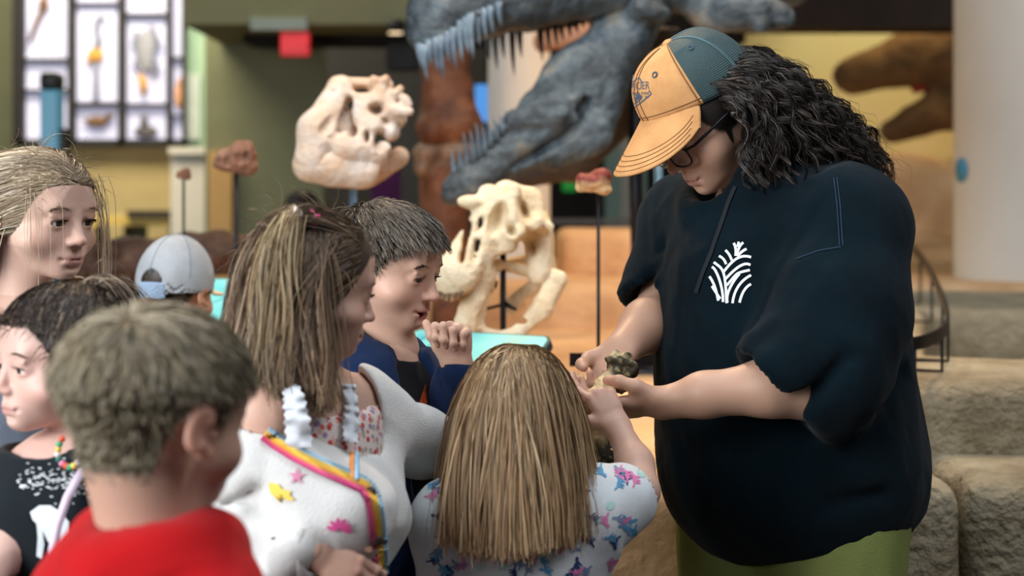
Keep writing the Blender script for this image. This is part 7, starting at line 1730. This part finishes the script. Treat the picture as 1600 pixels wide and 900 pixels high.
# ---- dark-haired girl in the black sequin top
def build_dark_girl():
    rng = np.random.default_rng(71); Y = 2.02; sk = (.66, .43, .36)
    T = frame((-.55, -.83, 0)); H = make_head((-.77, -.63, -.06), P(100, 562, Y), .95, neck=P(118, 705, Y + .03), skin=sk, lip=(.50, .24, .22), scalp=(.035, .026, .022), h=.0024, cheek=1.25, nose=-.2, es=1.2, eye_open=.72, lids=.0008, hl=hairline_girl)
    nb = P(116, 708, Y + .02); ch = P(95, 810, Y); pv = ch + (0, 0, -.33); shR = nb + T[:, 0] * .110 + (0, 0, -.045); shL = nb - T[:, 0] * .110 + (0, 0, -.045)
    elR, wrR = P(8, 850, 1.95), P(-40, 930, 1.86); elL, wrL = shL + (.02, .02, -.19), shL + (.0, -.06, -.34)
    shR = P(58, 762, 2.0)
    bp = torso_prims(T, nb, ch, pv, shR, shL) + arm_prims(shR, elR, wrR) + arm_prims(shL, elL, wrL) + leg_skin(T, pv)
    hands = [make_hand(w, w - e, T[:, 0] * sg, sd, .11, skin=sk, h=.005, wrist_from=e * .3 + w * .7, wrist_r=.02) for w, e, sg, sd in ((wrR, elR, -1, -1), (wrL, elL, 1, 1))]
    o = person('girl with dark ponytail, bead necklace and black sequin top, looking away', nb, [(H['V'], H['F'], H['C']), body_mesh(bp, sk)] + hands)
    make_eyes(H, o, (-.85, -.5, -.12), (.03, .018, .012)); make_brows(H, o, (.035, .025, .02), n=90, thick=.8, eye_open=.72)
    f = field_of(torso_prims(T, nb + (0, 0, -.02), ch, pv + (0, 0, .02), shR, shL, .012), .0055)
    f.cut(cone(nb + T[:, 1] * .03 + (0, 0, -.045), nb + T[:, 1] * .04 + (0, 0, .08), .055, .070), .006); f.u(cone(shR, shR * .55 + elR * .45, .050, .044), .03)
    tk, V, Fq = cloth('top', o, f, jersey('black_knit', (.010, .014, .018)), mkfolds(.003, 11, (0, 0, 1), 42, 3)); bv = bvh_of(V, Fq)
    sq = MB()
    for i in range(170):
        x, y = rng.uniform(28, 150), 752 + rng.normal() * 13
        pt, n_ = cast(bv, x, y)
        if pt is None: continue
        a = np.cross(n_, (0, 0, 1)); a = nrm(a); b_ = np.cross(n_, a); w_, h_ = rng.uniform(.0008, .0022), .0006
        c = pt + n_ * .0015 * (1 if np.dot(n_, pt - np.array(CAMP)) < 0 else -1); sq.add([c - a * w_ - b_ * h_, c + a * w_ - b_ * h_, c + a * w_ + b_ * h_, c - a * w_ + b_ * h_], [[0, 1, 2, 3]])
    if sq.n: s_ = sq.build('sequins', flat_mat('sequin_silver', (.75, .80, .82), .3, .6), tk); s_['kind'] = 'stuff'
    un = MB()
    for pl in ([(48, 800), (62, 790), (80, 790), (96, 800), (108, 815), (106, 840), (92, 852), (76, 846), (66, 826), (52, 812)], [(58, 815), (66, 818), (70, 850), (66, 872), (58, 868), (60, 840)], [(84, 845), (92, 850), (88, 876), (80, 880)]): patch_on(un, bv, pl, .002, 4)
    if un.n: un.build('pony_print', flat_mat('pony_white', (.70, .76, .80), .8), tk)
    # bead necklace
    nk = empty('necklace', o.location); nk.parent = o; nk.location = (0, 0, 0); nk['_o'] = o['_o']
    pal = [srgb(220, 90, 60), srgb(60, 170, 120), srgb(240, 200, 90), srgb(230, 225, 220), srgb(40, 110, 100), srgb(236, 140, 170)]
    pts = [(97, 686), (93, 694), (91, 702), (90, 710), (92, 718), (97, 724), (103, 728), (109, 730), (115, 728), (121, 722)]
    for i, (x, y) in enumerate(pts):
        b_ = MB(); b_.sphere(P(x, y, 1.925 + .006 * i * 0), .0042, 6); b_.build('bead', flat_mat('bead_%d' % (i % 6), pal[i % 6], .3), nk)
    # purse strap
    st = MB(); pts = [P(128, 735, 1.93), P(105, 778, 1.90), P(90, 820, 1.885), (P(82, 860, 1.88)), P(78, 905, 1.88), P(76, 960, 1.885)]
    for i in range(1): st.tube(pts, .0055, 8)
    st.build('strap', flat_mat('strap_pale', srgb(214, 196, 214), .5), o)
    kid_low(o, T, pv, (.12, .04, .10))
    # hair pulled up to a high ponytail
    tie = P(126, 462, Y + .045); R = H['R']; cols = head_colliders(H, .0025)
    n = 8500; p, nn, L = scalp_roots(H, n, rng, lambda q: girl_scalp_mask(q) + .002, edge_dense); K = 7; s_ = np.linspace(0, 1, K)[None, :, None]
    e = tie + rng.normal(size=(n, 3)) * .006; S = p[:, None] * (1 - s_) + e[:, None] * s_; S = S + nn[:, None] * (np.linalg.norm(e - p, axis=1) * .12)[:, None, None] * (s_ * (1 - s_) * 4)
    S = collide(S.reshape(-1, 3), cols).reshape(S.shape); S, b_ = clump(S, 160, rng, .0, .45, .7)
    c = hair_cols(n, (.040, .029, .023), rng, .3, (.16, .115, .085), .22); c *= 1 + .9 * (rng.random(160)[b_][:, None] - .5); strands('hair', S, .0010, np.clip(c, .004, 1), o)
    m = 900; K = 16; d = np.array([.85, .15, .40]) + rng.normal(size=(m, 3)) * .22; rnd = rng.normal(size=(m, 3)) * .10
    S = grow(tie + rng.normal(size=(m, 3)) * .006, d, rng.uniform(.10, .15, m), K, lambda q, dd, t: dd * .75 + np.array([.30, .0, -.62]) * (.15 + 1.0 * t) + rnd * .6, cols)
    S, b_ = clump(S, 50, rng, 0, .5); c = hair_cols(m, (.12, .082, .055), rng, .3, (.34, .27, .2), .3); strands('hair', S, .0011, np.clip(c, .004, 1), o)
    m = 120; pk_, nk_, Lk = scalp_roots(H, m, rng, lambda q: (hairline_girl(q) < .012) * (hairline_girl(q) > -.006) * (q[:, 1] > .02) - .5); S = grow(pk_, nk_ * .4 + np.array([-.2, -.2, .3]) + rng.normal(size=(m, 3)) * .3, rng.uniform(.015, .04, m), 6, lambda q, dd, t: dd + np.array([0, 0, -.2]), cols)
    strands('hair', S, .0006, hair_cols(m, (.08, .055, .04), rng, .3), o)
    sc = MB()
    for a in np.linspace(0, 6.28, 10)[:-1]: sc.sphere(tie + .012 * np.array([math.cos(a), math.sin(a) * .6, .25 * math.cos(a)]), (.009, .009, .010), 6)
    sc.build('scrunchie', jersey('scrunchie_navy', (.010, .020, .045)), o)
# ---- boy with the grey cap, further off
def build_cap_boy():
    rng = np.random.default_rng(81); Y = 3.4; sk = (.52, .30, .20)
    H = make_head((.38, .91, -.16), P(276, 456, Y), .98, neck=P(268, 548, Y), skin=sk, scalp=(.05, .04, .03), h=.005)
    T = frame((.55, .83, 0)); nb = P(268, 545, Y); ch = P(268, 630, Y); pv = ch + (0, 0, -.36); shR = nb + T[:, 0] * .12 + (0, 0, -.05); shL = nb - T[:, 0] * .12 + (0, 0, -.05)
    elR, wrR = shR + (.03, .0, -.2), shR + (.05, .06, -.37); elL, wrL = shL + (-.05, .0, -.2), shL + (-.03, .10, -.32)
    bp = torso_prims(T, nb, ch, pv, shR, shL) + arm_prims(shR, elR, wrR) + arm_prims(shL, elL, wrL) + leg_skin(T, pv)
    hands = [make_hand(w, w - e, T[:, 0] * sg, sd, .115, skin=sk, h=.005, wrist_from=e * .3 + w * .7, wrist_r=.02) for w, e, sg, sd in ((wrR, elR, -1, -1), (wrL, elL, 1, 1))]
    o = person('child seen from behind in a pale grey-blue snapback cap by the display panel', nb, [(H['V'], H['F'], H['C']), body_mesh(bp, sk)] + hands)
    make_eyes(H, o, (.5, .8, 0))
    f = field_of(torso_prims(T, nb + (0, 0, -.02), ch, pv, shR, shL, .018) + arm_prims(shR, elR, wrR, g=.018) + arm_prims(shL, elL, wrL, g=.018), .011); f.cut(cone(nb + (0, 0, -.02), nb + (0, 0, .06), .05, .058), .005)
    cloth('shirt', o, f, jersey('tan_jersey', srgb(150, 128, 104)), mkfolds(.004, 11, (0, 0, 1), 52, 3)); kid_low(o, T, pv, (.04, .05, .08))
    # cap with an arched gap and strap at the back
    grey = noise_mat('cap_grey_twill', [(.3, srgb(158, 162, 166)), (.7, srgb(176, 180, 184))], 30, 4, .85, .3, 700, .2)
    f = Field((-.11, -.13, -.035), (.11, .12, .14), .0042)
    f.u(ell((0, -.010, .022), (.0815, .096, .105))); f.plane((0, 0, .0), (0, .16, -1)); f.cut(ell((0, -.010, .014), (.0755, .090, .099)))
    f.cut(cone((0, -.13, .012), (0, -.06, .012), .026, .026)); 
    V, Fq = f.mesh(1); cp = mesh_obj('cap', head_points(H, V), Fq, grey, o)
    f = Field((-.06, -.13, -.03), (.06, -.05, .03), .0025); f.u(ell((0, -.010, .022), (.0822, .0972, .105))); f.cut(ell((0, -.010, .02), (.079, .0938, .102))); f.plane((0, 0, .002), (0, .1, 1)); f.plane((0, 0, -.016), (0, .1, -1)); f.plane((.034, 0, 0), (1, 0, 0)); f.plane((-.034, 0, 0), (-1, 0, 0))
    V, Fq = f.mesh(1); mesh_obj('strap', head_points(H, V), Fq, noise_mat('strap_grey', [(.3, srgb(140, 160, 184)), (.7, srgb(160, 180, 204))], 30), cp)
    m = MB(); m.sphere(head_point(H, (0, -.010, .128)), (.006, .006, .003), 6); m.build('cap_button', flat_mat('cap_dark', (.12, .13, .14)), cp)
    for a in (0, 1.05, -1.05, 2.1, -2.1, math.pi):
        t = np.linspace(.05, 1.5, 20); m = MB(); m.tube(head_points(H, np.array([[.0822 * math.sin(a) * math.cos(u), -.010 - .0965 * math.cos(a) * math.cos(u), .022 + .1055 * math.sin(u)] for u in t])), .0009, 5); m.build('seam', flat_mat('seam_grey', srgb(120, 138, 156), .9), cp)
    nu, nv = 24, 8
    vt = np.array([[np.array([.074 * math.sin(u * 1.2), -.010 + .092 * math.cos(u * 1.2) + v * .070 * math.sqrt(max(0, 1 - abs(u) ** 2.5 * .9)), .018 - .012 * u * u - .004 * v]) for v in np.linspace(0, 1, nv + 1)] for u in np.linspace(-1, 1, nu + 1)]); W = nv + 1
    q = [[i * W + j, (i + 1) * W + j, (i + 1) * W + j + 1, i * W + j + 1] for i in range(nu) for j in range(nv)]; N0 = (nu + 1) * W
    e = [[i * W + nv, (i + 1) * W + nv, N0 + (i + 1) * W + nv, N0 + i * W + nv] for i in range(nu)]
    m = MB(); m.add(head_points(H, np.concatenate([vt.reshape(-1, 3), vt.reshape(-1, 3) - (0, 0, .004)])), np.concatenate([np.array(q), np.array(q)[:, ::-1] + N0, np.array(e)])); m.build('bill', noise_mat('bill_cream', [(.3, srgb(206, 190, 158)), (.7, srgb(220, 206, 176))], 20), cp)
    short_hair(o, H, rng, 1500, (.05, .038, .028), (.008, .015), K=5, rad=.001, mask=lambda L: hair_scalp_mask(L) * (L[:, 2] < .01))
# ---- far visitor in the hall
def build_far_visitor():
    rng = np.random.default_rng(91); Y = 7.0; sk = (.45, .28, .2)
    H = make_head((-.3, .9, 0), P(472, 332, Y), .95, neck=P(472, 372, Y), skin=sk, scalp=(.02, .012, .01), h=.006); T = frame((-.3, .95, 0)); nb = P(472, 372, Y); ch = nb + (0, 0, -.14); pv = ch + (0, 0, -.36); shR = nb + T[:, 0] * .12 + (0, 0, -.05); shL = nb - T[:, 0] * .12 + (0, 0, -.05)
    elR, wrR = shR + (.03, .0, -.2), shR + (.05, .06, -.37); elL, wrL = shL + (-.05, .0, -.2), shL + (-.03, .10, -.32)
    o = person('far visitor with dark hair standing behind the large pale skull', nb, [(H['V'], H['F'], H['C']), body_mesh(torso_prims(T, nb, ch, pv, shR, shL) + arm_prims(shR, elR, wrR) + arm_prims(shL, elL, wrL) + leg_skin(T, pv), sk, .01)])
    f = field_of(torso_prims(T, nb + (0, 0, -.02), ch, pv, shR, shL, .018) + arm_prims(shR, elR, wrR, g=.018) + arm_prims(shL, elL, wrL, g=.018), .01); cloth('shirt', o, f, jersey('plum_jersey', srgb(70, 34, 70))); kid_low(o, T, pv, (.04, .05, .08))
    short_hair(o, H, rng, 1500, (.03, .02, .016), (.02, .03), K=5, rad=.002)
build_red_boy(); build_blonde(); build_cardigan_girl(); build_blue_boy(); build_left_girl(); build_dark_girl(); build_cap_boy(); build_far_visitor()
